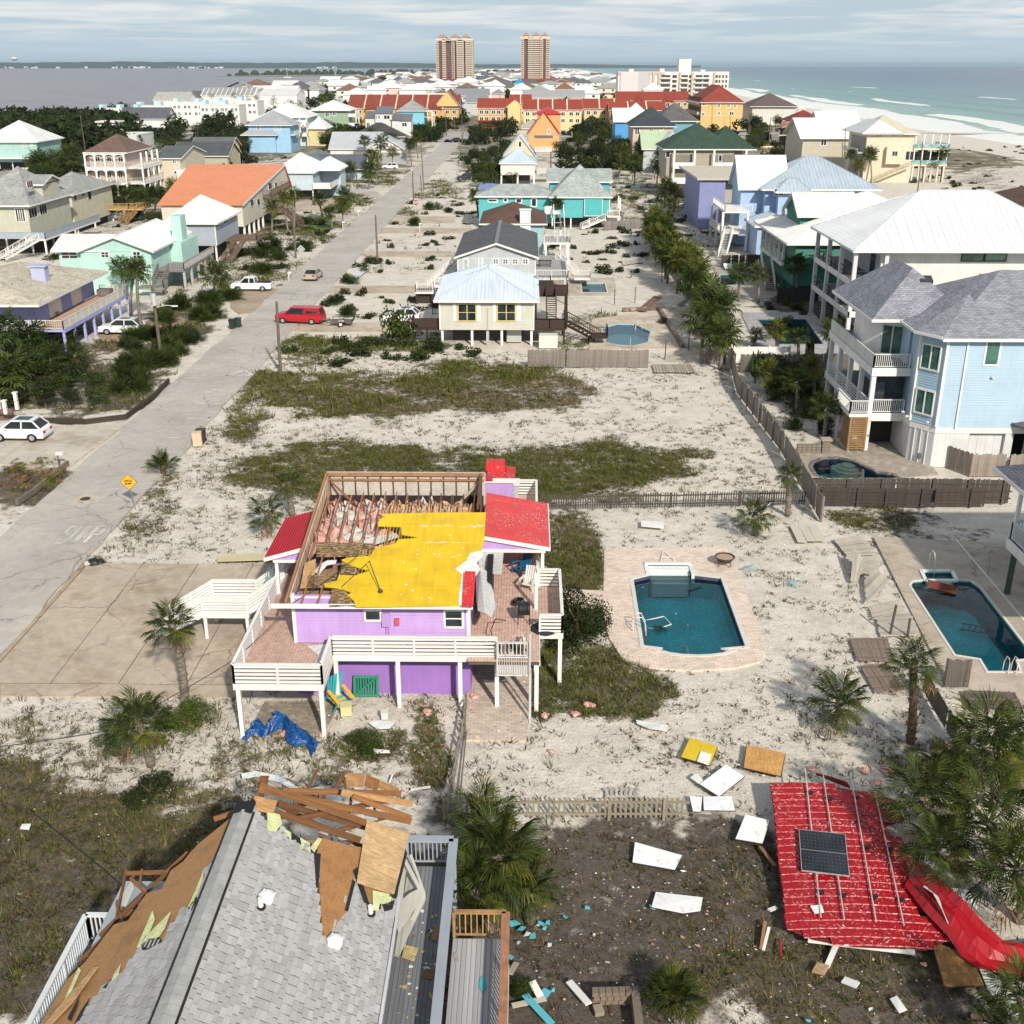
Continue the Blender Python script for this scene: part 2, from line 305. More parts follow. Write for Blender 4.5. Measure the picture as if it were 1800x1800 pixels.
PAINT=[(60,1690,230,130,.8,.95,.5),(640,430,90,20,.5,.4,.4),(700,470,90,14,.45,.35,.35),(1090,380,50,25,.6,.4,.7),(960,940,30,60,.8,.4,.7),(240,1300,330,90,.55,.35,.35),(60,1290,140,60,.25,.15,.3),(100,1500,360,150,1.0,.95,.45),(330,1420,150,60,.7,.5,.5),(480,1340,130,70,.7,.3,.55),(650,1310,80,40,.8,.5,.8),(690,1380,110,60,.45,.4,.3),
(760,1320,45,110,.85,.5,.6),(900,1650,620,215,.55,1.0,.42),(1100,1560,420,120,.5,1.0,.42),(1080,1820,260,110,.15,.6,.2),(1500,1720,300,120,.75,1.0,.4),(1330,1560,60,130,.25,.55,.2),(1250,1330,120,50,.45,.35,.2),(1500,1310,160,60,.35,.3,.4),(1680,1340,160,60,.7,.5,.5),(1630,1230,90,60,.4,.3,.4),
(1080,1200,130,70,1.0,.4,.8),(1010,1030,60,130,1.0,.4,.8),(960,1180,40,100,1.0,.4,.85),(1000,930,70,40,.7,.3,.5),(1150,925,150,28,.30,.15,.4),(1110,1310,80,25,.5,.3,.2),(1280,1180,30,30,.3,.1,.4),
(640,830,330,58,1.0,.6,.75),(480,880,160,60,.55,.35,.6),(1010,815,185,52,1.0,.55,.8),(880,860,240,30,.95,.5,.8),(370,790,60,70,.5,.3,.5),(900,760,280,28,.22,.12,.4),(330,900,160,65,.30,.25,.45),(250,880,60,75,.6,.4,.6),(290,960,110,30,.45,.3,.5),(170,1000,60,30,.9,.6,.6),
(740,695,330,36,.78,.7,.28),(560,690,150,45,.9,.45,.65),(820,655,170,26,.8,.3,.85),(520,615,80,28,.7,.25,.85),(640,605,160,16,.85,.3,.9),(600,640,160,25,.3,.12,.6),(1000,690,110,26,.35,.4,.25),(430,730,40,60,.8,.4,.6),(1020,620,60,25,.8,.2,1.),
(620,690,20,20,.5,.3,.5),(690,560,100,12,.25,.1,.3),(680,485,90,22,.3,.25,.3),(730,430,70,24,.4,.3,.5),(740,395,60,8,.4,.3,.3),(850,345,130,16,.35,.2,.8),(770,335,60,22,.7,.2,1.),(700,375,30,18,.8,.2,.9),(1080,345,60,26,.6,.3,.8),(1060,430,60,40,.25,.15,.5),(1040,560,60,20,.6,.2,.9),(1110,335,50,30,.7,.3,.8),
(1560,915,130,30,.85,.55,.75),(1650,935,120,18,.7,.5,.6),(1420,680,70,60,.9,.7,.6),(1440,560,120,60,.8,.9,.3),(1380,520,90,20,.5,.9,.2),
(150,680,160,60,.9,.85,.5),(60,620,120,60,.95,.9,.6),(230,700,90,30,.9,.6,.8),(250,600,90,40,.85,.9,.4),(120,690,50,20,.2,.05,.3),(60,850,90,42,.9,.9,.35),(20,900,40,30,.6,.5,.4),(320,560,60,40,.9,.8,.5),(470,470,140,35,.7,.4,.8),(540,400,80,30,.85,.4,1.),(360,450,90,30,.7,.4,.6),(590,350,80,22,.85,.3,1.),
(1720,283,100,24,1.0,.3,.7),(1740,345,130,24,.6,.25,.6),(1720,318,60,10,.7,.3,.5),(1760,300,60,12,.5,.2,.5),(1230,350,60,30,.7,.5,.7),(1600,345,140,20,.04,.02,.2),(1210,700,110,45,.03,.02,.1),(1260,560,110,45,.05,.03,.2),(60,430,90,18,.8,.3,1.),(120,330,180,70,.7,.6,.6),(300,320,200,60,.8,.5,.6),(620,290,120,40,.85,.4,.9),(860,260,80,50,.9,.5,.8),(1060,255,100,45,.95,.6,.8),(1400,260,150,50,.8,.6,.6),(600,240,150,30,.9,.6,.7),(1150,225,130,25,.9,.6,.7),(250,420,130,40,.6,.4,.6),(1240,400,80,80,.6,.5,.6),(460,400,60,40,.8,.3,.9),(760,215,200,20,.9,.6,.7),(400,250,200,40,.9,.7,.6),(60,270,160,40,.9,.6,.6),(700,260,60,16,.9,.3,1.),(1150,280,60,14,.9,.4,1.)]
def paint(X,Y):
 px,py=proj(X,Y,0.); px=np.asarray(px); py=np.asarray(py)
 far=np.clip((Y-200)/200,0,1); veg=.24+.62*far*fbm(X*.012,Y*.012,3); soil=.12+.2*far+0*X; gr=.45+0*X
 wx=(fbm(X*.28,Y*.28,4)-.5)*1.3; wy=(fbm(X*.28+40,Y*.28+9,4)-.5)*1.3
 for cx,cy_,rx,ry,c,s,g in PAINT:
  d=np.sqrt(((px-cx)/rx+wx)**2+((py-cy_)/ry+wy)**2); f=np.clip((1.34-d)/.68,0,1); f=f*f*(3-2*f)
  if c<.1: veg=veg*(1-f)+c*f; soil=soil*(1-f)+s*f
  else: veg=np.where(f>0,np.maximum(veg,c*f) if c>.2 else veg*(1-f)+c*f,veg); soil=np.maximum(soil,s*f)
  gr=gr*(1-f)+g*f
 return veg*(.40+1.15*fbm(X*.3+7,Y*.3,4)),soil,gr
def gz(X,Y):
 return -.11+.09*(fbm(X*.13,Y*.13,3)-.5)*2*.9+.035*(fbm(X*1.1,Y*1.1,3)-.5)
ys=[22.]; 
while ys[-1]<30000: ys.append(ys[-1]+max(.19,ys[-1]*.0046) if ys[-1]<600 else ys[-1]*1.02)
ys=np.array(ys); xs=[0.]
while xs[-1]<700: xs.append(xs[-1]+(.24 if xs[-1]<24 else .5 if xs[-1]<60 else xs[-1]*.012))
xs=np.array([-a for a in xs[:0:-1]]+xs); XX,YY=np.meshgrid(xs,ys)
sc=np.maximum(1,YY/1400.)
XX=XX*sc; ZZ=gz(XX,YY)
right=shr(YY)-XX; left=XX-shl(YY)
bank=np.clip(right/45,-1,1)*1.5-1.0; ZZ=np.where(right<70,np.minimum(ZZ,bank),ZZ); ZZ=np.where(left<30,np.minimum(ZZ,np.clip(left/14,-1,1)*1.3-.9),ZZ)
beach=np.clip(1-np.abs(right-40)/75,0,1)
dune=np.exp(-((right-66)/13)**2)*np.clip((fbm(XX*.03,YY*.03)-.2)*4,0,1)*1.6; ZZ=ZZ+np.where((YY>150)&(YY<9000),dune*np.clip((YY-150)/60,0,1),0)
VEG,SOIL,GR=paint(XX,YY)
bch=(right<44)&(YY>60); VEG=np.where(bch,0,VEG); SOIL=np.where(bch,0,SOIL)
POOLS=[]
def pool_outline(pts): return [(p[0],p[1]) for p in pts]
P1=[(6.15,51.1),(6.3,59.2),(7.3,59.75),(7.35,61.1),(9.75,61.1),(9.8,59.85),(11.45,59.4),(11.4,51.1),(10.1,50.85)]+[(8.75+1.9*cos(a),50.9-.75*sin(a)) for a in [math.pi*k/8 for k in range(1,8)]]+[(7.1,50.85)]
P2=[G(*p) for p in [(1601,1029),(1606,1022),(1628,1020),(1621,1005),(1671,1005),(1680,1020),(1705,1021),(1722,1033),(1818,1157),(1785,1160),(1792,1180),(1737,1180),(1724,1158),(1680,1151)]]
P3=[G(*p) for p in [(1058,577),(1085,569),(1115,570),(1143,583),(1138,602),(1112,608),(1085,606),(1065,601),(1068,590)]]
P4=[G(*p) for p in [(1022,497),(1062,497),(1067,514),(1024,514)]]
P5=[G(*p) for p in [(1331,561),(1416,561),(1447,605),(1368,605)]]
P6=[G(1428+dx,820+dy) for dx,dy in [(0,0),(4,-8),(20,-14),(45,-15),(70,-10),(90,0),(112,10),(140,14),(150,22),(90,26),(30,24),(8,14)]]
P7=[G(*p) for p in [(1266,482),(1300,482),(1310,500),(1268,502)]]
for P,dz in ((P1,2.2),(P2,2.2),(P3,1.6),(P4,1.3),(P5,1.8),(P6,1.5),(P7,1.5)):
 x0,x1=min(p[0] for p in P),max(p[0] for p in P); y0,y1=min(p[1] for p in P),max(p[1] for p in P)
 m=(XX>x0-.1)&(XX<x1+.1)&(YY>y0-.1)&(YY<y1+.1); mm=np.zeros_like(m); mm[m]=pip(XX[m],YY[m],P); 
 nb=mm.copy(); nb[1:]|=mm[:-1]; nb[:-1]|=mm[1:]; nb[:,1:]|=mm[:,:-1]; nb[:,:-1]|=mm[:,1:]
 ZZ[nb]=-dz-.3
ny,nx=XX.shape; V=np.stack([XX.ravel(),YY.ravel(),ZZ.ravel()],1); I=np.arange(ny*nx).reshape(ny,nx); Fc=np.stack([I[:-1,:-1],I[:-1,1:],I[1:,1:],I[1:,:-1]],-1).reshape(-1,4)
def ground_mat():
 m=bpy.data.materials.new('sand_ground'); m.use_nodes=True; nt=m.node_tree; n=nt.nodes; l=nt.links; b=n['Principled BSDF']; b.inputs['Roughness'].default_value=.95
 at=n.new('ShaderNodeAttribute'); at.attribute_name='cover'; sp_=n.new('ShaderNodeSeparateColor'); l.new(at.outputs['Color'],sp_.inputs[0])
 ob=n.new('ShaderNodeTexCoord').outputs['Object']
 def noise(s,d=4,r=.65,dist=0):
  q=n.new('ShaderNodeTexNoise'); q.inputs['Scale'].default_value=s; q.inputs['Detail'].default_value=d; q.inputs['Roughness'].default_value=r; q.inputs['Distortion'].default_value=dist; l.new(ob,q.inputs['Vector']); return q.outputs[0]
 def ramp(f,a,b_,p0,p1):
  q=n.new('ShaderNodeValToRGB'); e=q.color_ramp.elements; e[0].position=p0; e[1].position=p1; e[0].color=(*a,1) if isinstance(a,tuple) else (a,a,a,1); e[1].color=(*b_,1) if isinstance(b_,tuple) else (b_,b_,b_,1); l.new(f,q.inputs[0]); return q.outputs[0]
 def mix(f,a,b_,mode='MIX'):
  q=n.new('ShaderNodeMixRGB'); q.blend_type=mode
  for i,v in enumerate((f,a,b_)):
   if isinstance(v,float): q.inputs[i].default_value=v
   elif isinstance(v,tuple): q.inputs[i].default_value=(*v,1)
   else: l.new(v,q.inputs[i])
  return q.outputs[0]
 def thr(att,s,d,w=.16,gain=1.1,dist=0.):
  return mth('MINIMUM',mth('MAXIMUM',mth('DIVIDE',mth('SUBTRACT',mth('MULTIPLY_ADD',att,gain,-.2,nt=nt),mth('MULTIPLY_ADD',noise(s,d,.72,dist),2.4,-.86,nt=nt),nt=nt),w,nt=nt),0.0,nt=nt),1.0,nt=nt)
 sand=ramp(noise(.6,6,.7),(.50,.455,.39),(.70,.655,.59),.28,.66); sand=mix(1.0,sand,ramp(noise(9,5,.7),(.72,.70,.67),(1.08,1.08,1.08),.3,.62),'MULTIPLY')
 soil=ramp(noise(5,7,.8),(.018,.014,.011),(.12,.09,.066),.36,.70); soil=mix(ramp(noise(30,2),0.,1.,.66,.72),soil,(.36,.31,.25))
 litter=thr(sp_.outputs[1],1.1,9,.45,1.2); out=mix(mth('MULTIPLY',litter,.94,nt=nt),sand,soil)
 # twiggy litter even on open sand
 tw=mth('MULTIPLY',ramp(noise(4.2,7,.85,1.2),0.,1.,.58,.63),ramp(noise(.5,5),0.,1.,.38,.55),nt=nt); out=mix(mth('MULTIPLY',tw,.8,nt=nt),out,(.13,.10,.07))
 grn=ramp(noise(3.5,7,.8),(.016,.018,.006),(.12,.12,.04),.36,.66); brn=ramp(noise(4,7,.8),(.03,.022,.014),(.20,.155,.09),.36,.66)
 cov=thr(sp_.outputs[0],1.7,10,.22,.9,.5); out=mix(mth('MULTIPLY',cov,.9,nt=nt),out,mix(1.0,mix(mth('ADD',mth('MULTIPLY',sp_.outputs[2],.9,nt=nt),mth('MULTIPLY_ADD',noise(.35,4,.7),2.2,-1.15,nt=nt),nt=nt),brn,grn),ramp(noise(.8,5,.7),(.5,.5,.5),(1.5,1.45,1.35),.33,.68),'MULTIPLY'))
 l.new(out,b.inputs['Base Color'])
 bp=n.new('ShaderNodeBump'); bp.inputs['Strength'].default_value=.75; bp.inputs['Distance'].default_value=.13; l.new(mth('ADD',noise(2.4,7,.7),mth('MULTIPLY',cov,.25,nt=nt),nt=nt),bp.inputs['Height']); l.new(bp.outputs[0],b.inputs['Normal']); return m
gr=npmesh('ground',V,Fc,ground_mat(),4,smooth=1,kind='structure',label='white sand barrier island with grass and leaf litter')
ca=gr.data.color_attributes.new('cover','FLOAT_COLOR','POINT'); cc=np.ones((len(V),4),np.float32); cc[:,0]=VEG.ravel(); cc[:,1]=SOIL.ravel(); cc[:,2]=GR.ravel(); ca.data.foreach_set('color',cc.ravel())
# ---------------- sea and bay ----------------
def sea_mat(kind):
 m=bpy.data.materials.new(kind); m.use_nodes=True; nt=m.node_tree; n=nt.nodes; l=nt.links; b=n['Principled BSDF']; b.inputs['Roughness'].default_value=.28 if kind=='sea' else .34
 b.inputs['Specular IOR Level'].default_value=.32
 ob=n.new('ShaderNodeTexCoord').outputs['Object']
 def noise(s,sc,d=5,r=.6,dist=0.):
  mp=n.new('ShaderNodeMapping'); mp.inputs['Scale'].default_value=sc; l.new(ob,mp.inputs[0]); q=n.new('ShaderNodeTexNoise'); q.inputs['Scale'].default_value=s; q.inputs['Detail'].default_value=d; q.inputs['Roughness'].default_value=r; q.inputs['Distortion'].default_value=dist; l.new(mp.outputs[0],q.inputs['Vector']); return q.outputs[0]
 def ramp(f,pts):
  q=n.new('ShaderNodeValToRGB'); r=q.color_ramp
  while len(r.elements)<len(pts): r.elements.new(.5)
  for e,(p,c) in zip(r.elements,pts): e.position=p; e.color=(*c,1)
  l.new(f,q.inputs[0]); return q.outputs[0]
 if kind=='sea':
  at=n.new('ShaderNodeAttribute'); at.attribute_name='off'; sp_=n.new('ShaderNodeSeparateColor'); l.new(at.outputs['Color'],sp_.inputs[0])
  base=ramp(mth('ADD',sp_.outputs[0],mth('MULTIPLY_ADD',noise(.008,(1,.5,1),6),.22,-.11,nt=nt),nt=nt),[(0,(.32,.42,.36)),(.07,(.14,.27,.245)),(.25,(.085,.19,.20)),(.55,(.06,.125,.165)),(1,(.05,.10,.155))])
  fo=mth('MINIMUM',mth('MAXIMUM',mth('MULTIPLY',mth('SUBTRACT',sp_.outputs[1],mth('MULTIPLY_ADD',noise(.11,(1,.45,1),8,.78,.6),1.7,-.4,nt=nt),nt=nt),5,nt=nt),0.,nt=nt),1.,nt=nt)
  q=n.new('ShaderNodeMixRGB'); l.new(fo,q.inputs[0]); l.new(base,q.inputs[1]); q.inputs[2].default_value=(.72,.74,.72,1); l.new(q.outputs[0],b.inputs['Base Color'])
  q2=n.new('ShaderNodeMapRange'); l.new(fo,q2.inputs[0]); q2.inputs[3].default_value=.24; q2.inputs[4].default_value=.9; l.new(q2.outputs[0],b.inputs['Roughness'])
 else:
  base=ramp(noise(.02,(1,.6,1),7,.7),[(.3,(.17,.155,.165)),(.7,(.29,.265,.275))]); l.new(base,b.inputs['Base Color'])
 h=mth('ADD',noise(.35,(.5,1.4,1),6,.7,.4),mth('MULTIPLY',noise(.06,(.6,1.5,1),4),2.5,nt=nt),nt=nt)
 bp=n.new('ShaderNodeBump'); bp.inputs['Strength'].default_value=.8; bp.inputs['Distance'].default_value=.35; l.new(h,bp.inputs['Height']); l.new(bp.outputs[0],b.inputs['Normal']); return m
yy=[60.]
while yy[-1]<60000: yy.append(yy[-1]+max(2.2,yy[-1]*.004) if yy[-1]<2000 else yy[-1]*1.03)
yy=np.array(yy); off=[-46.]
while off[-1]<60000: off.append(off[-1]+(2.0 if off[-1]<330 else off[-1]*.05))
OF,Y2=np.meshgrid(np.array(off),yy); X2=shr(Y2)+OF
Z2=-.62+0*X2; foam=np.zeros_like(X2)
wob=(fbm(Y2*.006,OF*.004+3,3)-.5)*46
for o0,w_,a,thr_ in ((22,10,.55,.0),(46,8,.8,.40),(96,4.5,1.2,.52),(150,4.5,1.0,.58),(220,5,.7,.62)):
 d=(OF+wob-o0)/w_; br=np.clip((fbm(Y2*.006+o0,OF*0+o0*.3,2)-thr_)*4,0,1) if thr_>0 else 1.
 Z2+=a*np.exp(-d*d)*.8*(1+0*br); foam=np.maximum(foam,br*np.exp(-((d+.9)/1.0)**2)*(1.05 if o0>60 else 1.3))
foam=np.maximum(foam,np.clip(1.12-np.abs(OF+wob*.35+0)/34,0,1)*.98); foam=np.maximum(foam,np.exp(-(OF+wob*.35+8)**2/60)*1.0)
fade=np.clip(1-(Y2-3000)/6000,.2,1); Z2=np.where(OF>330,-.62,Z2)
ny,nx=X2.shape; V=np.stack([X2.ravel(),Y2.ravel(),Z2.ravel()],1); I=np.arange(ny*nx).reshape(ny,nx); Fc=np.stack([I[:-1,:-1],I[:-1,1:],I[1:,1:],I[1:,:-1]],-1).reshape(-1,4)
sea=npmesh('sea_water',V,Fc,sea_mat('sea'),4,smooth=1,kind='structure',label='blue green gulf with white surf along the beach')
ca=sea.data.color_attributes.new('off','FLOAT_COLOR','POINT'); cc=np.ones((len(V),4),np.float32); cc[:,0]=np.clip(OF/900,0,1).ravel(); cc[:,1]=foam.ravel(); ca.data.foreach_set('color',cc.ravel())
yl=np.array([60,300,600,1000,2000,4000,8000,16000,60000.]); V=[];Fc=[]
for i,y in enumerate(yl): V+= [(float(shl(y))+20,y,-.62),(-60000.,y,-.62)]
for i in range(len(yl)-1): Fc.append((2*i+2,2*i,2*i+1,2*i+3))
b=MB(); b.v=V; b.f=Fc; b.B('bay_water',sea_mat('bay'),kind='structure',label='flat grey violet bay')
b=MB(); yb=15500.; n=150; rr=RR(3); hh=[72+7*sin(i*.21)+rr.uniform(-4,6) for i in range(n+1)]
for i in range(n):
 xa=-12000+i*100; xb=xa+100; ya=yb+max(0,xa+3000)*.9; yc=yb+max(0,xb+3000)*.9; k=1-.45*max(0,(xa+3500)/6000)
 b.add([(xa,ya,-1),(xb,yc,-1),(xb,yc+60,hh[i+1]*k),(xa,ya+60,hh[i]*k),(xa,ya+900,hh[i]*k*.9),(xb,yc+900,hh[i+1]*k*.9)],[(0,1,2,3),(3,2,5,4)])
b.B('far_shore_woods',M((.03,.045,.03),'s'),kind='stuff',label='dark blue wooded shore across the bay')
b=MB()
for i in range(60):
 x=rr.choice([-7600,-6700,-6100,-5200,-4300,-2600])+rr.gauss(0,170); wd=rr.uniform(14,50); b.box(x,x+wd,yb-40,yb-10,0,rr.uniform(12,26)); 
b.B('far_shore_buildings',M('#d8d4d0','stucco'),kind='stuff',label='tiny white waterfront houses on the far shore')
t=tg('water_tower','tiny white water tower above the far wooded shore','water tower',(-6830,yb+300,0)); b=MB(); b.tube([(-6830,yb+300,0),(-6830,yb+300,118)],10); b.B('column',M(WHITE),t); b=MB().dome((-6830,yb+300,118),46,24,12); b.dome((-6830,yb+300,118),46,-22,12); b.B('tank',M(WHITE),t)
def spit(pts,wd,h,label,name='spit_woods',dens=1.):
 b=MB(); r=RR(len(pts)+int(h))
 for (xa,ya),(xb,yb_) in zip(pts,pts[1:]):
  n=max(6,int(abs(xb-xa)/9*dens))
  for i in range(n):
   t_=i/n; x=xa+(xb-xa)*t_; y=ya+(yb_-ya)*t_+r.uniform(-wd,wd); b.dome((x,y,-1),r.uniform(7,17),h*r.uniform(.4,1.25),6,3)
 return b.B(name,M((.03,.045,.02),'s'),kind='stuff',label=label)
spit([G(395,133.3),G(470,131.5),G(560,131),G(640,130.5),G(720,130)],60,17,'dark wooded spit running out into the bay')
spit([G(640,133),G(700,131),G(760,129.5),(-200,4300)],160,17,'dark woods on the bay side of the island','bay_side_woods',1.3)
b=MB(); q=[G(368,133.9),G(560,132.3),G(760,131),G(760,134.5),G(560,134),G(395,134.3)]; b.prism(q,-1,-.35); b.B('spit_ground',M((.18,.15,.11),'s'),kind='structure')
spit([(-260,3600),(-120,4300),(40,5200),(170,6400)],170,15,'dark woods far down the island','far_island_woods',2.)
t=tg('sailboat','tiny white sailboat anchored off the wooded spit','sailboat',(*G(505,136),-.6)); x,y=G(505,136)
MB().prism([(x-9,y-2),(x+7,y-2.4),(x+11,y),(x+7,y+2.4),(x-9,y+2)],-.9,1.6).B('hull',M(WHITE),t); MB().tube([(x,y,1),(x,y,24)],.5).B('mast',M(WHITE),t)
# ================= road =================
def slab(name,pts,z,mat,th=.35,label=None,exc=True,**kw):
 if exc: EXC.append([(p[0],p[1]) for p in pts])
 o=MB().prism([(p[0],p[1]) for p in pts],z-th,z).B(name,mat,kind='structure',**kw)
 if label: o['label']=label
 return o
ASP=M((.47,.435,.39),'asphalt'); CON=M((.50,.42,.33),'concrete'); CON2=M((.55,.50,.42),'concrete')
re=lambda x,s: [(x+.28*(fbm(np.array(s*3.1+y*.35),np.array(s),3)-.5)*2,y) for y in list(np.arange(24,200,1.6))+[200,260,330,480]]
A=re(RX1,1); B=re(RX0,2)
slab('road',A+B[::-1],.0,ASP,label='worn pale asphalt street with cracks')
slab('side_road',[(-34.4,252),(-33.5,262),(-36,275),(-42,281),(-75,284),(-75,277),(-44,273),(-37,268)],-.004,ASP,label='side street joining from the left')
slab('side_road',[(-34.4,212),(-33.5,236),(-40,232),(-60,228),(-60,222),(-42,222),(-37,218)],-.008,CON2)
PW=M((.70,.68,.64),'paint',.7,.3)
def mark(pts,label=None,name='road_marking'):
 o=MB(); o.add([(x,y,.004) for x,y in pts],[tuple(range(len(pts)))]); m=o.B(name,PW,kind='structure'); m['label']=label or 'white painted road marking'; return m
for (a,b_,py) in [(371,429,685),(359,411,688+0),(347,392,709),(328,360,735),(297,322,769),(203,220,860),(403,446,610),(415,440,600),(420,436,588),(401,430,612+0),(380,410,628),(445,470,566),(256,262,808),(370,400,640)]:
 x0,y=G(a,py); x1,_=G(b_,py); wd=.13 if py<800 else .2; mark([(x0,y-wd),(x1,y-wd),(x1,y+wd),(x0,y+wd)],'short white bar across the street')
def strip(p,q,wd=.16):
 p,q=Ve((*p,0)),Ve((*q,0)); d=(q-p).normalized(); a=Ve((-d.y,d.x,0))*wd; mark([tuple((p-a)[:2]),tuple((q-a)[:2]),tuple((q+a)[:2]),tuple((p+a)[:2])],'white painted triangle before the speed bump')
tri=[G(397,660),G(443,660),G(431,650)]
for i in range(3): strip(tri[i],tri[(i+1)%3])
LET={'B':[((0,0),(0,1)),((0,1),(.62,1)),((.62,1),(.72,.78)),((.72,.78),(.6,.54)),((0,.52),(.6,.54)),((.6,.54),(.78,.26)),((.78,.26),(.64,0)),((0,0),(.64,0))],
'U':[((0,1),(0,.12)),((0,.12),(.2,0)),((.2,0),(.6,0)),((.6,0),(.78,.12)),((.78,.12),(.78,1))],
'M':[((0,0),(0,1)),((0,1),(.42,.3)),((.42,.3),(.84,1)),((.84,1),(.84,0))],
'P':[((0,0),(0,1)),((0,1),(.64,1)),((.64,1),(.78,.76)),((.78,.76),(.64,.5)),((.64,.5),(0,.5))],
'S':[((.78,.85),(.6,1)),((.6,1),(.18,1)),((.18,1),(0,.8)),((0,.8),(.12,.56)),((.12,.56),(.66,.46)),((.66,.46),(.78,.22)),((.78,.22),(.6,0)),((.6,0),(.15,0)),((.15,0),(0,.15))],
'E':[((0,0),(0,1)),((0,1),(.72,1)),((0,.5),(.6,.5)),((0,0),(.72,0))],'D':[((0,0),(0,1)),((0,1),(.5,1)),((.5,1),(.78,.7)),((.78,.7),(.78,.3)),((.78,.3),(.5,0)),((.5,0),(0,0))]}
def lettering(word,x0,y0,w_,h_,s,flip=False,z=.006):
 b=MB(); adv=w_/(len(word)*1.06); s=adv*.2
 for i,ch in enumerate(word):
  for (a,c),(d,e) in LET[ch]:
   p=Ve((x0+(i*1.06+a)*adv,y0+c*h_,z)); q=Ve((x0+(i*1.06+d)*adv,y0+e*h_,z))
   if flip: p,q=[Ve((2*x0+w_-v.x,2*y0+h_-v.y,z)) for v in (p,q)]
   dd=(q-p).normalized(); n_=Ve((s/2,0,0)) if abs(dd.y)>.35 else Ve((0,s*1.3,0)); p=p-dd*s*.2; q=q+dd*s*.2
   p.z=q.z=z+.0016*len(b.f); b.add([tuple(p-n_),tuple(q-n_),tuple(q+n_),tuple(p+n_)],[(0,1,2,3)])
 return b
xl,yl_=G(94,955); xr,yh=G(172,926); lettering('BUMP',xl+.1,yl_,(G(165,955)[0]-xl),yh-yl_,.1).B('road_lettering',PW,kind='structure',label='white painted word BUMP on the near street')
xl,yl_=G(494,527); xr,_=G(530,527); _,yh=G(500,519); lettering('BUMP',xl,yl_,xr-xl,yh-yl_,.12,True).B('road_lettering',PW,kind='structure',label='upside-down white word BUMP on the far street')
cx,cy_=G(150,877); b=MB(); b.tube([(cx,cy_,-.05),(cx,cy_,.008)],.86,24); b.B('manhole_apron',M((.52,.46,.34),'concrete'),kind='structure'); b=MB().tube([(cx,cy_,-.05),(cx,cy_,.02)],.36,20); o=b.B('manhole_cover',M((.05,.04,.035),'m',.6),loc=(cx,cy_,0)); tag(o,'dark round manhole cover in its pale concrete ring','manhole cover')
# ================= driveways and paving =================
def panels(name,x0,x1,y0,y1,nx_,ny_,mat,z=.0,label=None,skew=0):
 EXC.append([(x0,y0),(x1,y0),(x1,y1),(x0,y1)])
 par=tg(name,label or 'concrete slab','slab',(x0,y0,0)); del par['category']; par['kind']='structure'
 for i in range(nx_):
  for j in range(ny_):
   a=(x1-x0)/nx_; c=(y1-y0)/ny_; g=.022
   MB().box(x0+i*a+g,x0+(i+1)*a-g,y0+j*c+g,y0+(j+1)*c-g,z-.3,z+random.uniform(-.012,.006)).B('slab_panel',mat,par)
 MB().box(x0,x1,y0,y1,-.3,z-.03).B('joint_bed',M((.07,.055,.04),'s'),par); return par
panels('driveway',-26.6,-13.2,46.9,61.0,4,4,CON,.0,'wide tan concrete driveway, stained and cracked, beside the lilac house')
slab('driveway',[(-26.6,45.7),(-13.2,45.7),(-13.2,46.85),(-26.6,46.85)],-.01,CON)
slab('driveway',[G(0,1150),(-26.6,47),(-26.6,45.7),G(0,1232)],-.01,CON)
slab('driveway_edge',[(-26.85,46.5),(-26.62,46.5),(-26.62,61),(-26.85,61)],.03,M((.42,.33,.24),'concrete'))
slab('driveway',[G(0,737),G(140,749),G(228,741),G(120,822),G(90,818),G(0,815)],-.006,CON2,label='pale concrete driveway where the white crossover is parked')
slab('driveway',[G(170,585),G(300,555),G(330,560),G(300,600),G(180,598)],-.004,M((.38,.28,.18),'concrete'),label='brown driveway under the violet house')
slab('footpath',[G(180,628),G(215,612),G(300,590),G(305,604),G(240,618),G(225,632)],0,CON2)
slab('driveway',[G(405,512),G(505,506),G(470,545),G(420,552),G(405,540)],-.004,M((.40,.32,.23),'concrete'))
for i,(y0,y1,xe) in enumerate([(583,567,700),(515,502,775),(451,441,795),(410,400,830),(392,380,800)]):
 a=G(600,y0)[1]; c=G(600,y1)[1]; slab('driveway',[(RX1+.1,a),(WX(xe,a,0),a),(WX(xe,c,0),c),(RX1+.1,c)],-.004,M((.52,.44,.35),'concrete'),label='pale driveway crossing the sandy lot')
slab('driveway',[G(1120,300),G(1180,300),G(1200,312),G(1120,315)],0,CON2)
slab('driveway',[G(500,345),G(560,340),G(590,352),G(560,372),G(520,372)],-.004,M((.5,.42,.34),'concrete'))
slab('turf_lawn',[G(530,385),G(585,380),G(580,402),G(545,402)],-.004,M((.07,.14,.02),'s'))
slab('turf_lawn',[G(1025,276),G(1052,276),G(1052,283),G(1025,283)],-.004,M((.10,.18,.02),'s'))
slab('pool_walk',[G(1160,540),G(1225,540),G(1258,610),G(1255,637),G(1165,637),G(1195,610)],-.004,CON2)
TIM=M((.05,.036,.026),'w')
for pts in ([(0,736),(75,742),(150,745),(222,736),(246,718)],[(120,818),(95,838),(60,868),(30,888)],[(297,672),(270,700),(246,718)]):
 t=None; P=[G(*p) for p in pts]
 t=tg('retaining_timbers','dark timber edging beside the street','edging',(*P[0],0)) if pts[0][0]==0 else tg('retaining_timbers','grey timber edging along the debris heap by the street' if pts[0][0]==120 else 'dark timber edging running up the street verge','edging',(*P[0],0))
 for a,c in zip(P,P[1:]):
  for k in range(2): pc('timber',TIM if pts[0][0]!=120 else M((.2,.17,.14),'w'),t,p=(*a,.1+.2*k),q=(*c,.1+.2*k),w=.2,h=.19)
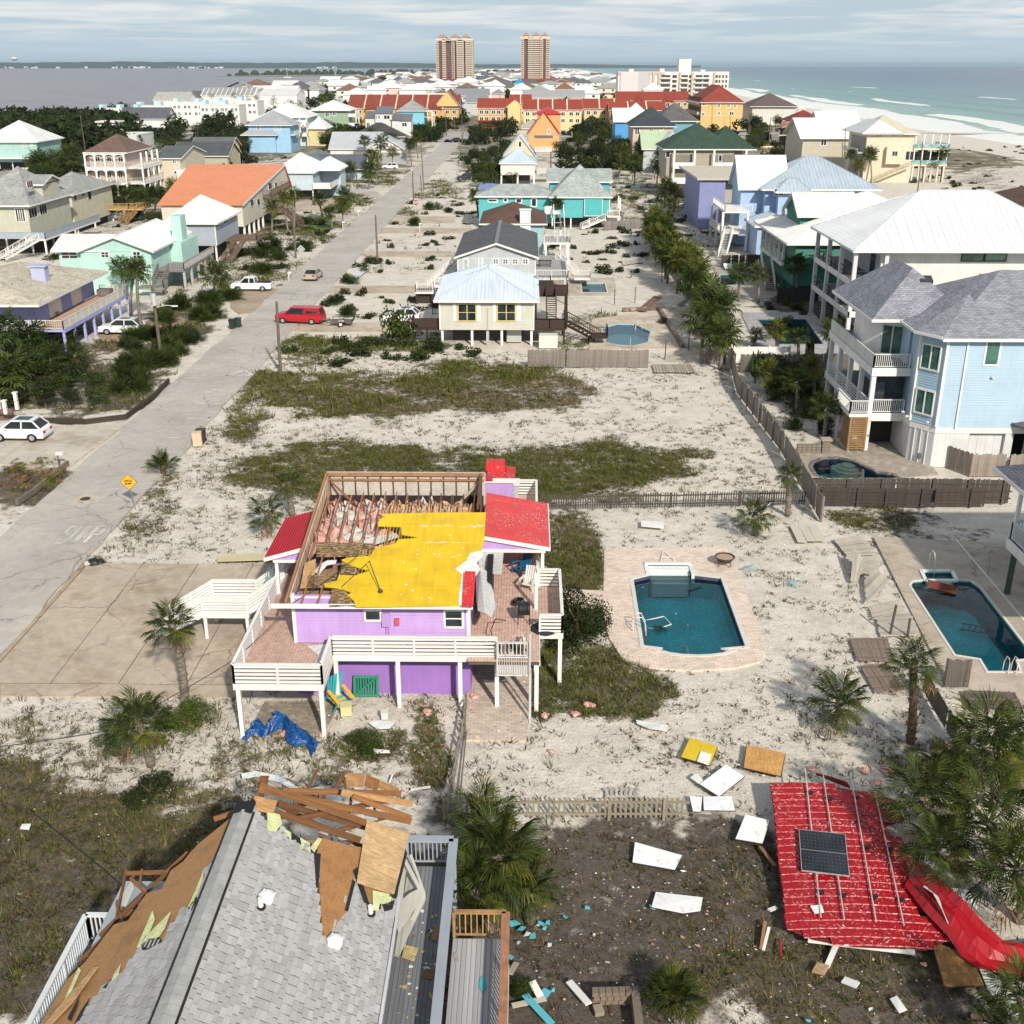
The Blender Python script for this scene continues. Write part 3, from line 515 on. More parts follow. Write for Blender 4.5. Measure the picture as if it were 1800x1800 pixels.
# ================= pools =================
def inset(P,d):
 n=len(P); A=sum(P[i][0]*P[(i+1)%n][1]-P[(i+1)%n][0]*P[i][1] for i in range(n)); s=1 if A>0 else -1; out=[]
 for i in range(n):
  p,c,q=Ve(P[i-1]),Ve(P[i]),Ve(P[(i+1)%n]); e1=(c-p).normalized(); e2=(q-c).normalized(); n1=Ve((-e1.y,e1.x))*s; n2=Ve((-e2.y,e2.x))*s; m=(n1+n2); m=m/max(.5,m.length_squared/2); out.append(tuple(c+m*d))
 return out
def ring(b,A,B,z0,z1=None):
 n=len(A); z1=z0 if z1 is None else z1
 b.add([(x,y,z0) for x,y in A]+[(x,y,z1) for x,y in B],[(i,(i+1)%n,(i+1)%n+n,i+n) for i in range(n)])
def pool(label,P,depth,copec,cope_w,wall,floor,tint,zw=-.18,tile=None,rough=.03):
 c=(sum(p[0] for p in P)/len(P),sum(p[1] for p in P)/len(P)); A=sum(P[i][0]*P[(i+1)%len(P)][1]-P[(i+1)%len(P)][0]*P[i][1] for i in range(len(P)))
 if A<0: P=P[::-1]
 t=tg('swimming_pool',label,'swimming pool',(*c,0)); O=inset(P,-cope_w)
 b=MB(); n=len(P); b.add([(x,y,.03) for x,y in O]+[(x,y,.03) for x,y in P]+[(x,y,-.06) for x,y in P]+[(x,y,-.3) for x,y in O],[(i,(i+1)%n,(i+1)%n+n,i+n) for i in range(n)]+[(i+n,(i+1)%n+n,(i+1)%n+2*n,i+2*n) for i in range(n)]+[((i+1)%n,i,i+3*n,(i+1)%n+3*n) for i in range(n)])
 b.B('coping',copec,t)
 b=MB(); zt=-.5 if tile else -.06
 if tile: tb=MB(); tb.add([(x,y,-.06) for x,y in P]+[(x,y,zt) for x,y in P],[(i,(i+1)%n,(i+1)%n+n,i+n) for i in range(n)]); tb.B('tile_band',tile,t)
 b.add([(x,y,zt) for x,y in P]+[(x,y,-depth) for x,y in P],[(i,(i+1)%n,(i+1)%n+n,i+n) for i in range(n)]); b.B('pool_wall',wall,t)
 MB().add([(x,y,-depth) for x,y in P],[tuple(range(n))]).B('pool_floor',floor,t)
 W_=inset(P,.001); MB().add([(x,y,zw) for x,y in W_],[tuple(range(n))]).B('water',water_mat('pool_water',tint,rough),t); return t
TEAL=M((.01,.70,.80),'mosaic'); 
pl=pool('kidney-ended teal pool with a white step seat, set in pink pavers',P1,1.5,M((.66,.63,.58),'s'),.22,TEAL,TEAL,(.84,1,1),-.26,M((.07,.085,.16),'mosaic'))
pl2=pool('long teal pool with a sunken brown board at its step, in tan concrete',P2,1.9,M((.66,.63,.58),'s'),.14,M((.008,.24,.30),'mosaic'),M((.008,.64,.75),'mosaic'),(.84,1,1),-.15)
pool('kidney shaped light blue pool in the beige deck behind the grey fence',P3,1.2,M((.5,.5,.45),'s'),.12,M((.30,.62,.76),'s'),M((.40,.86,.98),'s'),(.86,.97,.98),-.12)
pool('small pale turquoise pool half buried in the sand',P4,.8,M((.62,.57,.5),'s'),.2,M((.3,.55,.55),'s'),M((.35,.62,.62),'s'),(.85,.95,.95),-.2)
pool('dark green rectangular pool in a pale paver deck behind the white fence',P5,1.6,M((.3,.3,.3),'s'),.1,M((.0,.09,.09),'s'),M((.0,.34,.31),'s'),(.7,.95,.95),-.25)
pool('curved green pool beside the light blue house with white round steps',P6,1.3,M((.16,.13,.11),'brick'),.3,M((.03,.10,.2),'s'),M((.34,.9,.74),'s'),(.78,.97,.94),-.1)
pool('small blue pool between the palms by the dark green house',P7,1.3,M((.6,.58,.52),'s'),.2,M((.04,.2,.3),'s'),M((.08,.24,.3),'s'),(.7,.9,.92),-.25)
def deck_with_hole(name,outer,hole,z,mat,label):
 from mathutils.geometry import tessellate_polygon
 EXC.append(outer); A=[Ve((x,y,z)) for x,y in outer]; B=[Ve((x,y,z)) for x,y in hole]; T=tessellate_polygon([A,B]); V=A+B; n=len(A); b=MB(); fs=[]
 for t_ in T:
  i,j,k=t_; nz_=(V[j]-V[i]).cross(V[k]-V[i]).z; fs.append((i,j,k) if nz_>0 else (i,k,j))
 ar=sum(A[i].x*A[(i+1)%n].y-A[(i+1)%n].x*A[i].y for i in range(n)); sk_=[(i,(i+1)%n,(i+1)%n+len(V),i+len(V)) for i in range(n)]
 if ar>0: sk_=[f[::-1] for f in sk_]
 b.add([tuple(v) for v in V]+[(v.x,v.y,z-.35) for v in A],fs+sk_)
 o=b.B(name,mat,kind='structure'); o['label']=label; return o
PINK=M((.74,.60,.50),'brick')
deck_with_hole('pool_deck',[G(*p) for p in [(1062,968),(1068,963),(1274,962),(1280,966),(1300,1010),(1325,1080),(1345,1145),(1336,1162),(1292,1173),(1215,1178),(1140,1172),(1092,1155),(1070,1120),(1060,1072)]],inset(P1,-.18) if True else P1,0.,PINK,'pink brick paving round the teal pool')
slab('paver_path',[(1.75,55.6),G(1059,1068),G(1064,1038),(1.75,57.9)],-.01,PINK)
c2=M((.50,.43,.35),'concrete')
deck_with_hole('pool_deck',[G(1665,1200),(24.2,45.2),(30.5,45.2),(30.5,64.8),G(1535,943)],inset(P2,-.1),0.,c2,'tan concrete paving round the long pool')
b=MB(); p,q=G(1680,948),G(1800,1090); b.beam((*p,.012),(*q,.012),.12,.02); b.B('drain_strip',M(WHITE),kind='structure',label='white drain strip across the tan pool paving')
deck_with_hole('pool_deck',[G(1040,560),G(1160,545),G(1196,612),G(1035,615)],inset(P3,-.08),0.,M((.60,.52,.42),'concrete'),'beige concrete round the kidney pool')
deck_with_hole('pool_deck',[G(1000,488),G(1080,488),G(1085,520),G(1000,520)],inset(P4,-.15),-.01,CON2,'pale slab round the small pool')
deck_with_hole('pool_deck',[G(1302,549),G(1430,549),G(1500,640),G(1345,640)],inset(P5,-.06),0.,M((.40,.40,.41),'brick'),'pale grey paving round the dark pool')
deck_with_hole('pool_deck',[G(1402,793),G(1450,770),G(1592,768),G(1650,833),G(1580,840),G(1425,840)],inset(P6,-.2),0.,M((.36,.31,.26),'brick'),'brown paver terrace round the curved pool')
deck_with_hole('pool_deck',[G(1255,468),G(1350,470),G(1370,520),G(1290,535),G(1262,512)],inset(P7,-.12),0.,M((.40,.36,.31),'brick'),'grey paving round the small blue pool')
BRK=M((.16,.10,.075),'brick')
t=tg('pool_kerb_wall','low dark brick kerb wall on two sides of the beige pool deck','low wall',(*G(1160,545),0))
for a,c in (((1094,547),(1158,544)),((1158,544),(1200,612))):
 p,q=G(*a),G(*c); MB().beam((*p,.2),(*q,.2),.35,.4).B('wall_run',BRK,t)
t=tg('paver_ramp','worn paver apron running out from under the deck of the lilac house','paving',(-2.69,42.3,0)); del t['category']; t['kind']='structure'; EXC.append([(-2.69,42.3),(.05,42.3),(.3,48.4),(-2.9,48.4)])
MB().prism([(-2.69,42.3),(.05,42.3),(.35,49.5),(-3.0,49.5)],-.2,.0).B('paver_sheet',M((.58,.48,.40),'brick'),t)
slab('brick_patio',[(-12.6,42.6),(-9.2,42.4),(-8.8,45.4),(-12.4,45.4)],-.02,M((.30,.25,.19),'brick'),exc=False,label='brown brick patio under the corner deck')
# ================= plants =================
GREEN=M((.052,.078,.017),'leaf'); YGREEN=M((.11,.125,.02),'leaf'); DARKG=M((.028,.042,.012),'leaf'); DEAD=M((.27,.16,.075),'leaf'); TRUNK=M((.25,.21,.17),'bark'); TRUNKB=M((.16,.10,.06),'bark')
def frond(L_,nl,wd,seed,droop=.35,pet=.45):
 r=RR(seed); V=[];Fa=[]; hx=L_*pet; sag=-.10*L_*droop
 V+= [(0,-.02*L_,0),(0,.02*L_,0),(hx,.012*L_,sag*.3),(hx,-.012*L_,sag*.3)]; Fa+=[(0,3,2),(0,2,1)]
 for k in range(nl):
  t=(k/(nl-1)-.5)*2; a=t*1.95+r.uniform(-.06,.06); l=L_*(1-pet)*(1.05-.38*abs(t))*r.uniform(.85,1.08); fx=hx+(1-abs(t))*.22*L_
  d=(cos(a),sin(a)); p=(-d[1],d[0]); w_=wd*L_*r.uniform(.8,1.2); z0=sag*.3; z1=z0-.06*l*droop+r.uniform(-.03,.03)*l; z2=z1-l*r.uniform(.15,.55)*droop*2
  m=(fx+d[0]*l*.55,d[1]*l*.55,z1); e=(fx+d[0]*l*(.95-.15*droop),d[1]*l*(.95-.15*droop),z2); o=len(V)
  V+= [(fx-.05*L_*0,0,z0),(m[0]+p[0]*w_,m[1]+p[1]*w_,m[2]-.01*L_),(m[0]-p[0]*w_,m[1]-p[1]*w_,m[2]-.01*L_),e,(m[0],m[1],m[2]+.012*L_)]
  Fa+=[(o,o+4,o+1),(o,o+2,o+4),(o+4,o+3,o+1),(o+2,o+3,o+4)]
 return np.array(V),np.array(Fa)
def rot3(az,el,roll=0.):
 return np.array(Matrix.Rotation(az,3,'Z')@Matrix.Rotation(-el,3,'Y')@Matrix.Rotation(roll,3,'X'))
def crown_np(nf,L_,nl,wd,seed,low=-.7,high=1.45,droop=.35,protos=4):
 r=RR(seed); P=[frond(L_,nl,wd,seed*10+k,droop*(.7+.2*k)) for k in range(protos)]; V=[];Fa=[];o=0
 for i in range(nf):
  v,f=P[i%protos]; u=(i+.5)/nf; el=high-(high-low)*u**.8+r.uniform(-.15,.15); az=i*2.399963+r.uniform(-.3,.3); s=r.uniform(.82,1.1)
  vv=(v*s)@rot3(az,el,r.uniform(-.4,.4)).T; vv[:,2]+=.02*i/nf; V.append(vv); Fa.append(f+o); o+=len(vv)
 return np.concatenate(V),np.concatenate(Fa)
def me_np(name,V,Fc,mat):
 me=bpy.data.meshes.new(name); nf=len(Fc); k=Fc.shape[1]; me.vertices.add(len(V)); me.vertices.foreach_set('co',V.astype(np.float32).ravel()); me.loops.add(nf*k); me.loops.foreach_set('vertex_index',Fc.astype(np.int32).ravel()); me.polygons.add(nf); me.polygons.foreach_set('loop_start',np.arange(0,nf*k,k,dtype=np.int32)); me.update(calc_edges=True); me.materials.append(mat); return me
def link(me,name,parent=None,**kw):
 o=bpy.data.objects.new(name,me); COL.objects.link(o)
 if parent is not None: o.parent=parent; WM[o.name]=WM[parent.name].copy()
 return tag(o,**kw)
CROWN={}
for q,(nf,nl,wd) in {'near':(34,20,.016),'mid':(34,12,.040),'far':(16,6,.05)}.items():
 CROWN[q]=[me_np(f'palm_crown_{q}',*crown_np(nf,1.0,nl,wd,31+k),(GREEN,GREEN,YGREEN)[k]) for k in range(3)]
SKIRT=me_np('palm_skirt',*crown_np(9,.8,8,.03,77,-1.5,-1.0,.6),DEAD)
SHRUBC=[me_np('palmetto_fronds',*crown_np(28,1.0,12,.024,51+k,.05,1.5,.25),(GREEN,GREEN,DARKG)[k]) for k in range(3)]
FRONDS=[me_np('fan_frond',*frond(1.0,30,.012,90+k,.25+.12*k),(GREEN,GREEN,YGREEN,GREEN)[k]) for k in range(4)]
DFROND=me_np('dry_frond',*frond(1.0,16,.014,97,.8),DEAD)
def trunk_mesh(name,h,r0,r1,lean=0.,boots=True,seed=0,mat=None,n=9):
 r=RR(seed); b=MB(); m=max(4,int(h*(4 if boots else 1.5))); pts=[];rs=[]
 for i in range(m+1):
  t=i/m; pts.append((lean*h*t*t*.6+.03*h*sin(t*2.4+seed),.02*h*sin(t*3+seed),h*t)); rs.append((r0+(r1-r0)*t)*(1+.1*(i%2)*(1 if boots else 0)))
 b.tube(pts,rs,n)
 if boots:
  for i in range(int(h*11)):
   t=(i+.5)/(h*11); a=i*2.4; rr_=(r0+(r1-r0)*t); k=t*m; j=min(m-1,int(k)); p=Ve(pts[j]).lerp(Ve(pts[j+1]),k-j); d=Ve((cos(a),sin(a),0)); b.beam(p+d*rr_*.7,p+d*(rr_*1.45)+Ve((0,0,.2)),.09,.03)
 return b,pts[-1]
TRM={}
def palm(x,y,h,R=1.6,q='mid',lean=0.,rz=None,label=None,group=None,skirt=True,seed=0,fr=30,mat=None,z=0.):
 r=RR(seed+int(x*13+y*7)); rz=r.uniform(0,6.28) if rz is None else rz
 t=tg('palm_tree',label or 'palm',"palm tree",(x,y,z-.05),rz,group)
 hk=(round(h*2)/2,q=='far',round(lean,1),r.randint(0,2))
 if hk not in TRM:
  b,top=trunk_mesh('trunk',hk[0],.19 if q!='far' else .22,.15,hk[2],q=='near',hk[3],n=9 if q=='near' else 6); o=b.B('trunk',mat or TRUNK,t,local=1,uvs=False,smooth=1); TRM[hk]=(o.data,top)
 else: o=link(TRM[hk][0],'trunk',t)
 top=TRM[hk][1]; s=h/hk[0]; o.scale=(1,1,s); top=Ve((top[0],top[1],top[2]*s))
 if q=='near':
  for i in range(fr):
   u=(i+.5)/fr; el=1.42-2.15*u**.85+r.uniform(-.12,.12); f=link(FRONDS[(i+(2 if u<.12 else 0))%4] if u<.93 else DFROND,'frond',t); f.location=top+Ve((0,0,-.3*u)); f.rotation_euler=Matrix(rot3(i*2.4+r.uniform(-.3,.3),el,r.uniform(-.4,.4)).tolist()).to_euler(); k=R*r.uniform(.85,1.1); f.scale=(k,k,k)
 else:
  c=link(r.choice(CROWN[q]),'crown',t); c.location=top; c.scale=(R,R,R*r.uniform(.85,1.05)); c.rotation_euler=(r.uniform(-.15,.15),r.uniform(-.15,.15),r.uniform(0,6))
  if skirt and q=='mid' : k=link(SKIRT,'dry_leaves',t); k.location=top; k.scale=(R*.8,)*3
 return t
def fan_shrub(x,y,R,q='mid',label='palmetto',group=None,seed=0,fr=26,h=0.):
 r=RR(seed+int(x*31+y*3)); t=tg('palmetto_shrub',label,'shrub',(x,y,-.08),r.uniform(0,6),group)
 if q=='near':
  for i in range(fr):
   u=(i+.5)/fr; f=link(FRONDS[i%4] if u<.95 else DFROND,'frond',t); f.location=(r.uniform(-.2,.2),r.uniform(-.2,.2),.15+h); f.rotation_euler=Matrix(rot3(i*2.4+r.uniform(-.3,.3),1.45-1.35*u+r.uniform(-.1,.1),r.uniform(-.4,.4)).tolist()).to_euler(); k=R*r.uniform(.8,1.1); f.scale=(k,k,k)
  MB().tube([(0,0,0),(0,0,.35+h)],.2,7).B('stump',TRUNKB,t,local=1,uvs=False)
 else:
  n=1 if R<1.3 else 3
  for i in range(n):
   c=link(r.choice(SHRUBC),'fronds',t); a=r.uniform(0,6); d=0 if n==1 else R*.45; c.location=(d*cos(a+i*2.1),d*sin(a+i*2.1),.1); k=R*(1 if n==1 else .72)*r.uniform(.9,1.1); c.scale=(k,k,k*r.uniform(.9,1.25)); c.rotation_euler=(0,0,r.uniform(0,6))
 return t
def leafball(n,leaf,seed,lobes=7,flat=.75,inner=.45):
 r=np.random.RandomState(seed); C=np.array([[r.uniform(-.55,.55),r.uniform(-.55,.55),r.uniform(.15,.95)*flat] for _ in range(lobes)]); Rd=r.uniform(.28,.5,lobes)
 k=r.randint(0,lobes,n); d=r.randn(n,3); d/=np.linalg.norm(d,axis=1)[:,None]; p=C[k]+d*Rd[k][:,None]*(inner+(1.08-inner)*r.rand(n)**.5)[:,None]; p[:,2]=np.maximum(p[:,2],.02)
 a=d+r.randn(n,3)*.7; a/=np.linalg.norm(a,axis=1)[:,None]; u=np.cross(a,r.randn(n,3)); u/=np.linalg.norm(u,axis=1)[:,None]; v=np.cross(a,u); s=(leaf*(.6+.8*r.rand(n)))[:,None]
 V=np.stack([p-u*s-v*s*.1,p+v*s*.55,p+u*s,p-v*s*.55],1).reshape(-1,3); return V,np.arange(4*n).reshape(n,4)
BALL={'near':[me_np('leaf_clump_near',*leafball(6500,.028,60+k),m) for k,m in enumerate((GREEN,DARKG,M((.075,.12,.015),'leaf')))],
 'mid':[me_np('leaf_clump_mid',*leafball(1700,.052,70+k,9),m) for k,m in enumerate((DARKG,GREEN,DARKG,M((.045,.07,.013),'leaf')))],
 'far':[me_np('leaf_clump_far',*leafball(420,.10,80+k,6),m) for k,m in enumerate((DARKG,GREEN,DARKG))]}
def tree(x,y,R,h,q='mid',label='tree',group=None,name='tree',cat='tree',kind=None,th=.35,z=0.):
 r=RR(int(x*17+y*5)); t=tg(name,label,cat,(x,y,z-.1),r.uniform(0,6),group)
 c=link(BALL[q][kind if kind is not None else r.randrange(len(BALL[q]))],'crown' if cat=='tree' else 'foliage',t); c.location=(0,0,h*th*(1 if cat=='tree' else 0)); k=h*(1-th if cat=='tree' else 1)/.95; c.scale=(R*1.15,R*1.15*r.uniform(.85,1.15),k)
 if q=='far': key='limbs_far'
 else: key='limbs'
 if key not in TRM:
  b=MB(); b.tube([(0,0,0),(.02,.01,.5)],[.06,.04],6)
  if q!='far':
   for a in range(5): b.tube([(.01,0,.3+.03*a),(.35*cos(a*1.3),.35*sin(a*1.3),.75)],[.025,.008],4)
  o=b.B('trunk',TRUNKB,t,local=1,uvs=False); TRM[key]=o.data
 else: o=link(TRM[key],'trunk',t)
 o.scale=(R*.9,R*.9,h); return t
# ---------------- grass tufts ----------------
EXC.append([(RX0-.3,20),(RX1+.3,20),(RX1+.3,500),(RX0-.3,500)])
HFOOT=[]
def tufts(name,x0,x1,y0,y1,n,hmin,hmax,nb,wd,mat,sel,label,seed,spread=.12,lean=.6,clump=.9,hole=True):
 r=np.random.RandomState(seed); X=r.uniform(x0,x1,n); Y=r.uniform(y0,y1,n); v,s,g=paint(X,Y); cl=fbm(X*clump,Y*clump,4); p=sel(v,s,g,cl,r.rand(n)); X,Y=X[p],Y[p]
 ok=np.ones(len(X),bool)
 if hole:
  for P in EXC+HFOOT: 
   xa,xb=min(q[0] for q in P),max(q[0] for q in P); m=(X>xa)&(X<xb); ok[m]&=~pip(X[m],Y[m],P)
 X,Y=X[ok],Y[ok]; n=len(X); Z=gz(X,Y); hb=r.uniform(hmin,hmax,n)*(.6+.8*fbm(X*.5,Y*.5+50,2))
 A=r.uniform(0,6.283,(n,nb)); R_=r.rand(n,nb)*spread; bx=X[:,None]+R_*np.cos(A); by=Y[:,None]+R_*np.sin(A); hl=hb[:,None]*r.uniform(.55,1.1,(n,nb)); le=lean*hl*r.uniform(.3,1.2,(n,nb))
 dx=np.cos(A); dy=np.sin(A); w_=wd*(.7+.6*r.rand(n,nb)); b0=np.stack([bx-dy*w_,by+dx*w_,np.repeat(Z[:,None],nb,1)],-1); b1=np.stack([bx+dy*w_,by-dx*w_,np.repeat(Z[:,None],nb,1)],-1); tp=np.stack([bx+dx*le,by+dy*le,Z[:,None]+hl],-1)
 V=np.stack([b0,b1,tp],2).reshape(-1,3); Fc=np.arange(len(V)).reshape(-1,3)
 print(name,n,'tufts'); return npmesh(name,V,Fc,mat,3,kind='stuff',label=label)
def all_tufts():
 GA=M((.105,.125,.024),'leaf'); GB=M((.22,.17,.085),'leaf'); GC=M((.055,.068,.016),'leaf'); GD=M((.085,.065,.032),'leaf')
 tufts('grass',-34,26,24,130,260000,.12,.42,5,.016,GA,lambda v,s,g,c,u:(u<np.clip((v*1.12-.28-(c*1.5-.42))*2.2,0,.8)*np.clip(g*1.6-.3,0,1)*(1-.45*(s>.9))),'green dune grass in tufts over the sand',1,.16,.9)
 tufts('grass',-34,26,24,110,150000,.06,.26,5,.014,GB,lambda v,s,g,c,u:(u<np.clip((v*1.15-.25-(c*1.5-.42))*1.8,0,.75)*np.clip(1.25-g,0,1)*(1-.75*(s>.9))),'dry straw-coloured grass and leaf litter',2,.2,1.6)
 tufts('weeds',-34,26,24,100,60000,.04,.15,6,.03,GC,lambda v,s,g,c,u:(u<np.clip((v*1.2-.2-(c*1.6-.45))*1.5,0,.7)),'low dark creeping weeds on the sand',3,.2,1.8,1.3)
 tufts('weeds',-30,26,24,115,42000,.05,.2,8,.022,GD,lambda v,s,g,c,u:(u<.04+.42*(c>.54)+.3*(c>.62)),'small brown tufts dotted over open sand',4,.22,1.5)
 tufts('grass',-75,70,90,330,90000,.3,.9,4,.06,GA,lambda v,s,g,c,u:(u<np.clip((v*1.12-.26-(c*1.5-.42))*1.5,0,.75)*np.clip(g*1.5-.2,0,1)),'green grass on the lots beyond',5,.5,.9,.35)
 tufts('grass',-75,70,90,300,60000,.15,.5,4,.05,GB,lambda v,s,g,c,u:(u<np.clip((v*1.12-.22-(c*1.5-.42))*1.4,0,.7)*np.clip(1.2-g,0,1)),'dry grass on the sandy lots beyond',6,.5,1.3,.35)
# ================= building kit =================
WH=M((.78,.77,.74)); GL=M((.012,.02,.024),'glass'); GLG=M((.03,.085,.07),'glass'); DKW=M((.05,.035,.028),'w')
def body(T,x0,x1,y0,y1,z0,z1,mat,lap=0,name='wall',label=None,corners=None):
 b=MB()
 if lap:
  n=max(1,int(round((z1-z0)/lap))); o=.048; st=(z1-z0)/n
  R=lambda e,z:[(x0-e,y0-e,z),(x1+e,y0-e,z),(x1+e,y1+e,z),(x0-e,y1+e,z)]
  for i in range(n):
   b.add(R(o,z0+i*st)+R(.002,z0+(i+1)*st),[(k,(k+1)%4,(k+1)%4+4,k+4) for k in range(4)]+[(3,2,1,0)]+([(4,5,6,7)] if i==n-1 else []))
 else: b.box(x0,x1,y0,y1,z0,z1)
 w_=b.B(name,mat,T)
 if label: w_['label']=label
 if corners:
  c=MB()
  for x in (x0,x1):
   for y in (y0,): c.box(x-.09 if x==x0 else x-.06,x+.06 if x==x0 else x+.09,y-.08,y+.08,z0,z1)
  c.B('corner_boards',corners,T)
 return w_
def win(T,u0,u1,z0,z1,at,face='f',mull=1,fr=.1,frm=None,glass=None,cross=False,proud=.075,name='window'):
 frm=frm or WH; glass=glass or GL; b=MB(); p=proud; g=MB()
 def bx(m,a0,a1,c0,c1,d0,d1):
  if face=='f': m.box(a0,a1,at-d1,at-d0,c0,c1)
  elif face=='l': m.box(at-d1,at-d0,a0,a1,c0,c1)
  else: m.box(at+d0,at+d1,a0,a1,c0,c1)
 bx(b,u0-fr,u1+fr,z1,z1+fr,0,p+.02); bx(b,u0-fr,u1+fr,z0-fr,z0,0,p+.02); bx(b,u0-fr,u0,z0,z1,0,p); bx(b,u1,u1+fr,z0,z1,0,p)
 for i in range(1,mull+1):
  u=u0+(u1-u0)*i/(mull+1); bx(b,u-fr*.35,u+fr*.35,z0,z1,0,p-.006)
 if cross: bx(b,u0,u1,(z0+z1)/2-.03,(z0+z1)/2+.03,0,p-.01)
 w_=b.B(name,frm,T); bx(g,u0,u1,z0,z1,-.02,.055); g.B('pane',glass,w_); return w_
def winp(T,px0,py0,px1,py1,Y,**k):
 x0,z1=W(px0,py0,Y); x1,z0=W(px1,py1,Y); return win(T,x0,x1,z0,z1,Y,'f',**k)
def winr(T,px0,py0,px1,py1,X,face='r',**k):
 y0,z0=S(px0,py1,X); y1,_=S(px1,py1,X); _,z1=S(px0,py0,X); a,c=min(y0,y1),max(y0,y1); return win(T,a,c,z0,z1,X,face,**k)
def hip(T,x0,x1,y0,y1,z,rise,mat,axis=None,name='roof',th=.1,fascia=WH,k=1.,ribs=0,ribm=None):
 w_,d=x1-x0,y1-y0; axis=axis or ('x' if w_>=d else 'y'); b=MB()
 if axis=='x': e=min(d/2*k,w_/2-.02); r0,r1=(x0+e,(y0+y1)/2,z+rise),(x1-e,(y0+y1)/2,z+rise)
 else: e=min(w_/2*k,d/2-.02); r0,r1=((x0+x1)/2,y0+e,z+rise),((x0+x1)/2,y1-e,z+rise)
 A,B,C,D=(x0,y0,z),(x1,y0,z),(x1,y1,z),(x0,y1,z)
 b.v=[A,B,C,D,r0,r1]+[(p[0],p[1],p[2]-th) for p in (A,B,C,D)]
 b.f=([(0,1,5,4),(1,2,5),(2,3,4,5),(3,0,4)] if axis=='x' else [(0,1,4),(1,2,5,4),(2,3,5),(3,0,4,5)])+[(0,6,7,1),(1,7,8,2),(2,8,9,3),(3,9,6,0),(9,8,7,6)]
 o=b.B(name,mat,T)
 if fascia:
  f=MB(); q=.03
  f.box(x0-q,x1+q,y0-q,y0-.002,z-.24,z-.0); f.box(x0-q,x1+q,y1+.002,y1+q,z-.24,z); f.box(x0-q,x0-.002,y0-.002,y1+.002,z-.24,z); f.box(x1+.002,x1+q,y0-.002,y1+.002,z-.24,z); f.B('fascia',fascia,T)
 if ribs:
  m=MB(); R0,R1=Ve(r0),Ve(r1)
  def plane(P,Q,U,V_):
   P,Q,U,V_=map(Vector,(P,Q,U,V_)); L_=(Q-P).length; n=int(L_/ribs); d_=(Q-P)/L_
   for i in range(1,n):
    s=i*ribs; a=P+d_*s; hu=(U-P).dot(d_); hv=(V_-P).dot(d_); f_=1
    if s<hu: f_=s/hu if hu>0 else 1
    elif s>hv: f_=(L_-s)/(L_-hv) if L_>hv else 1
    up=U+(V_-U)*((s-hu)/(hv-hu) if hv-hu>1e-6 and hu<=s<=hv else (0 if s<hu else 1)); base=U-d_*hu-P; m.beam(a+Ve((0,0,.02)),a+base*min(1,f_)+Ve((0,0,.02)),.035,.05)
  if axis=='x': plane(A,B,r0,r1); plane(D,A,r0,r0); plane(B,C,r1,r1); plane(C,D,r1,r0)
  else: plane(A,B,r0,r0); plane(D,A,r1,r0); plane(B,C,r0,r1); plane(C,D,r1,r1)
  for p,q in ((A,r0),(B,r1 if axis=='x' else r0),(C,r1),(D,r0 if axis=='x' else r1),(r0,r1)): m.beam(Ve(p)+Ve((0,0,.03)),Ve(q)+Ve((0,0,.03)),.14,.04)
  m.B('roof_seams',ribm or mat,T)
 return o
def gable(T,x0,x1,y0,y1,z,rise,mat,axis='x',wall=None,inset_=.4,name='roof',th=.14,fascia=WH,zw=None,ribs=0):
 b=MB(); 
 if axis=='y':
  m=(x0+x1)/2; pts=[(x0,z),(m,z+rise),(x1,z),(x1,z-th),(m,z+rise-th),(x0,z-th)]; b.profile_y(pts,y0,y1)
  if wall: MB().profile_y([(x0+inset_,z-th),(x1-inset_,z-th),(x1-inset_,z-th+inset_*rise/(m-x0)),(m,z+rise-th-.01),(x0+inset_,z-th+inset_*rise/(m-x0))][::-1],y0+inset_,y1-inset_).B('gable_wall',wall,T)
  if fascia: MB().profile_y([(x0,z+.01),(m,z+rise+.01),(x1,z+.01),(x1,z-.24),(m,z+rise-.24),(x0,z-.24)],y0-.04,y0-.003).B('fascia',fascia,T); MB().box(x0-.04,x0-.003,y0,y1,z-.22,z).box(x1+.003,x1+.04,y0,y1,z-.22,z).B('fascia',fascia,T)
 else:
  m=(y0+y1)/2; pts=[(y0,z),(m,z+rise),(y1,z),(y1,z-th),(m,z+rise-th),(y0,z-th)][::-1]; b.profile_x(pts,x0,x1)
  if wall: MB().profile_x([(y0+inset_,z-th),(y1-inset_,z-th),(y1-inset_,z-th+inset_*rise/(m-y0)),(m,z+rise-th-.01),(y0+inset_,z-th+inset_*rise/(m-y0))],x0+inset_,x1-inset_).B('gable_wall',wall,T)
  if fascia:
   MB().box(x0,x1,y0-.04,y0-.003,z-.22,z).B('fascia',fascia,T)
   for xx,s in ((x0,-1),(x1,1)): MB().profile_x([(y0,z+.01),(m,z+rise+.01),(y1,z+.01),(y1,z-.24),(m,z+rise-.24),(y0,z-.24)][::-1],xx+(.003 if s>0 else -.04),xx+(.04 if s>0 else -.003)).B('fascia',fascia,T)
 if ribs:
  r=MB()
  if axis=='y':
   n=int((y1-y0)/ribs)
   for i in range(n+1):
    y=y0+i*ribs; r.beam((x0,y,z+.02),(m,y,z+rise+.02),.035,.05); r.beam((x1,y,z+.02),(m,y,z+rise+.02),.035,.05)
   r.beam((m,y0,z+rise+.02),(m,y1,z+rise+.02),.25,.03)
  else:
   n=int((x1-x0)/ribs)
   for i in range(n+1):
    x=x0+i*ribs; r.beam((x,y0,z+.02),(x,m,z+rise+.02),.035,.05)
   r.beam((x0,m,z+rise+.02),(x1,m,z+rise+.02),.25,.03)
  r.B('roof_seams',mat,T)
 return b.B(name,mat,T)
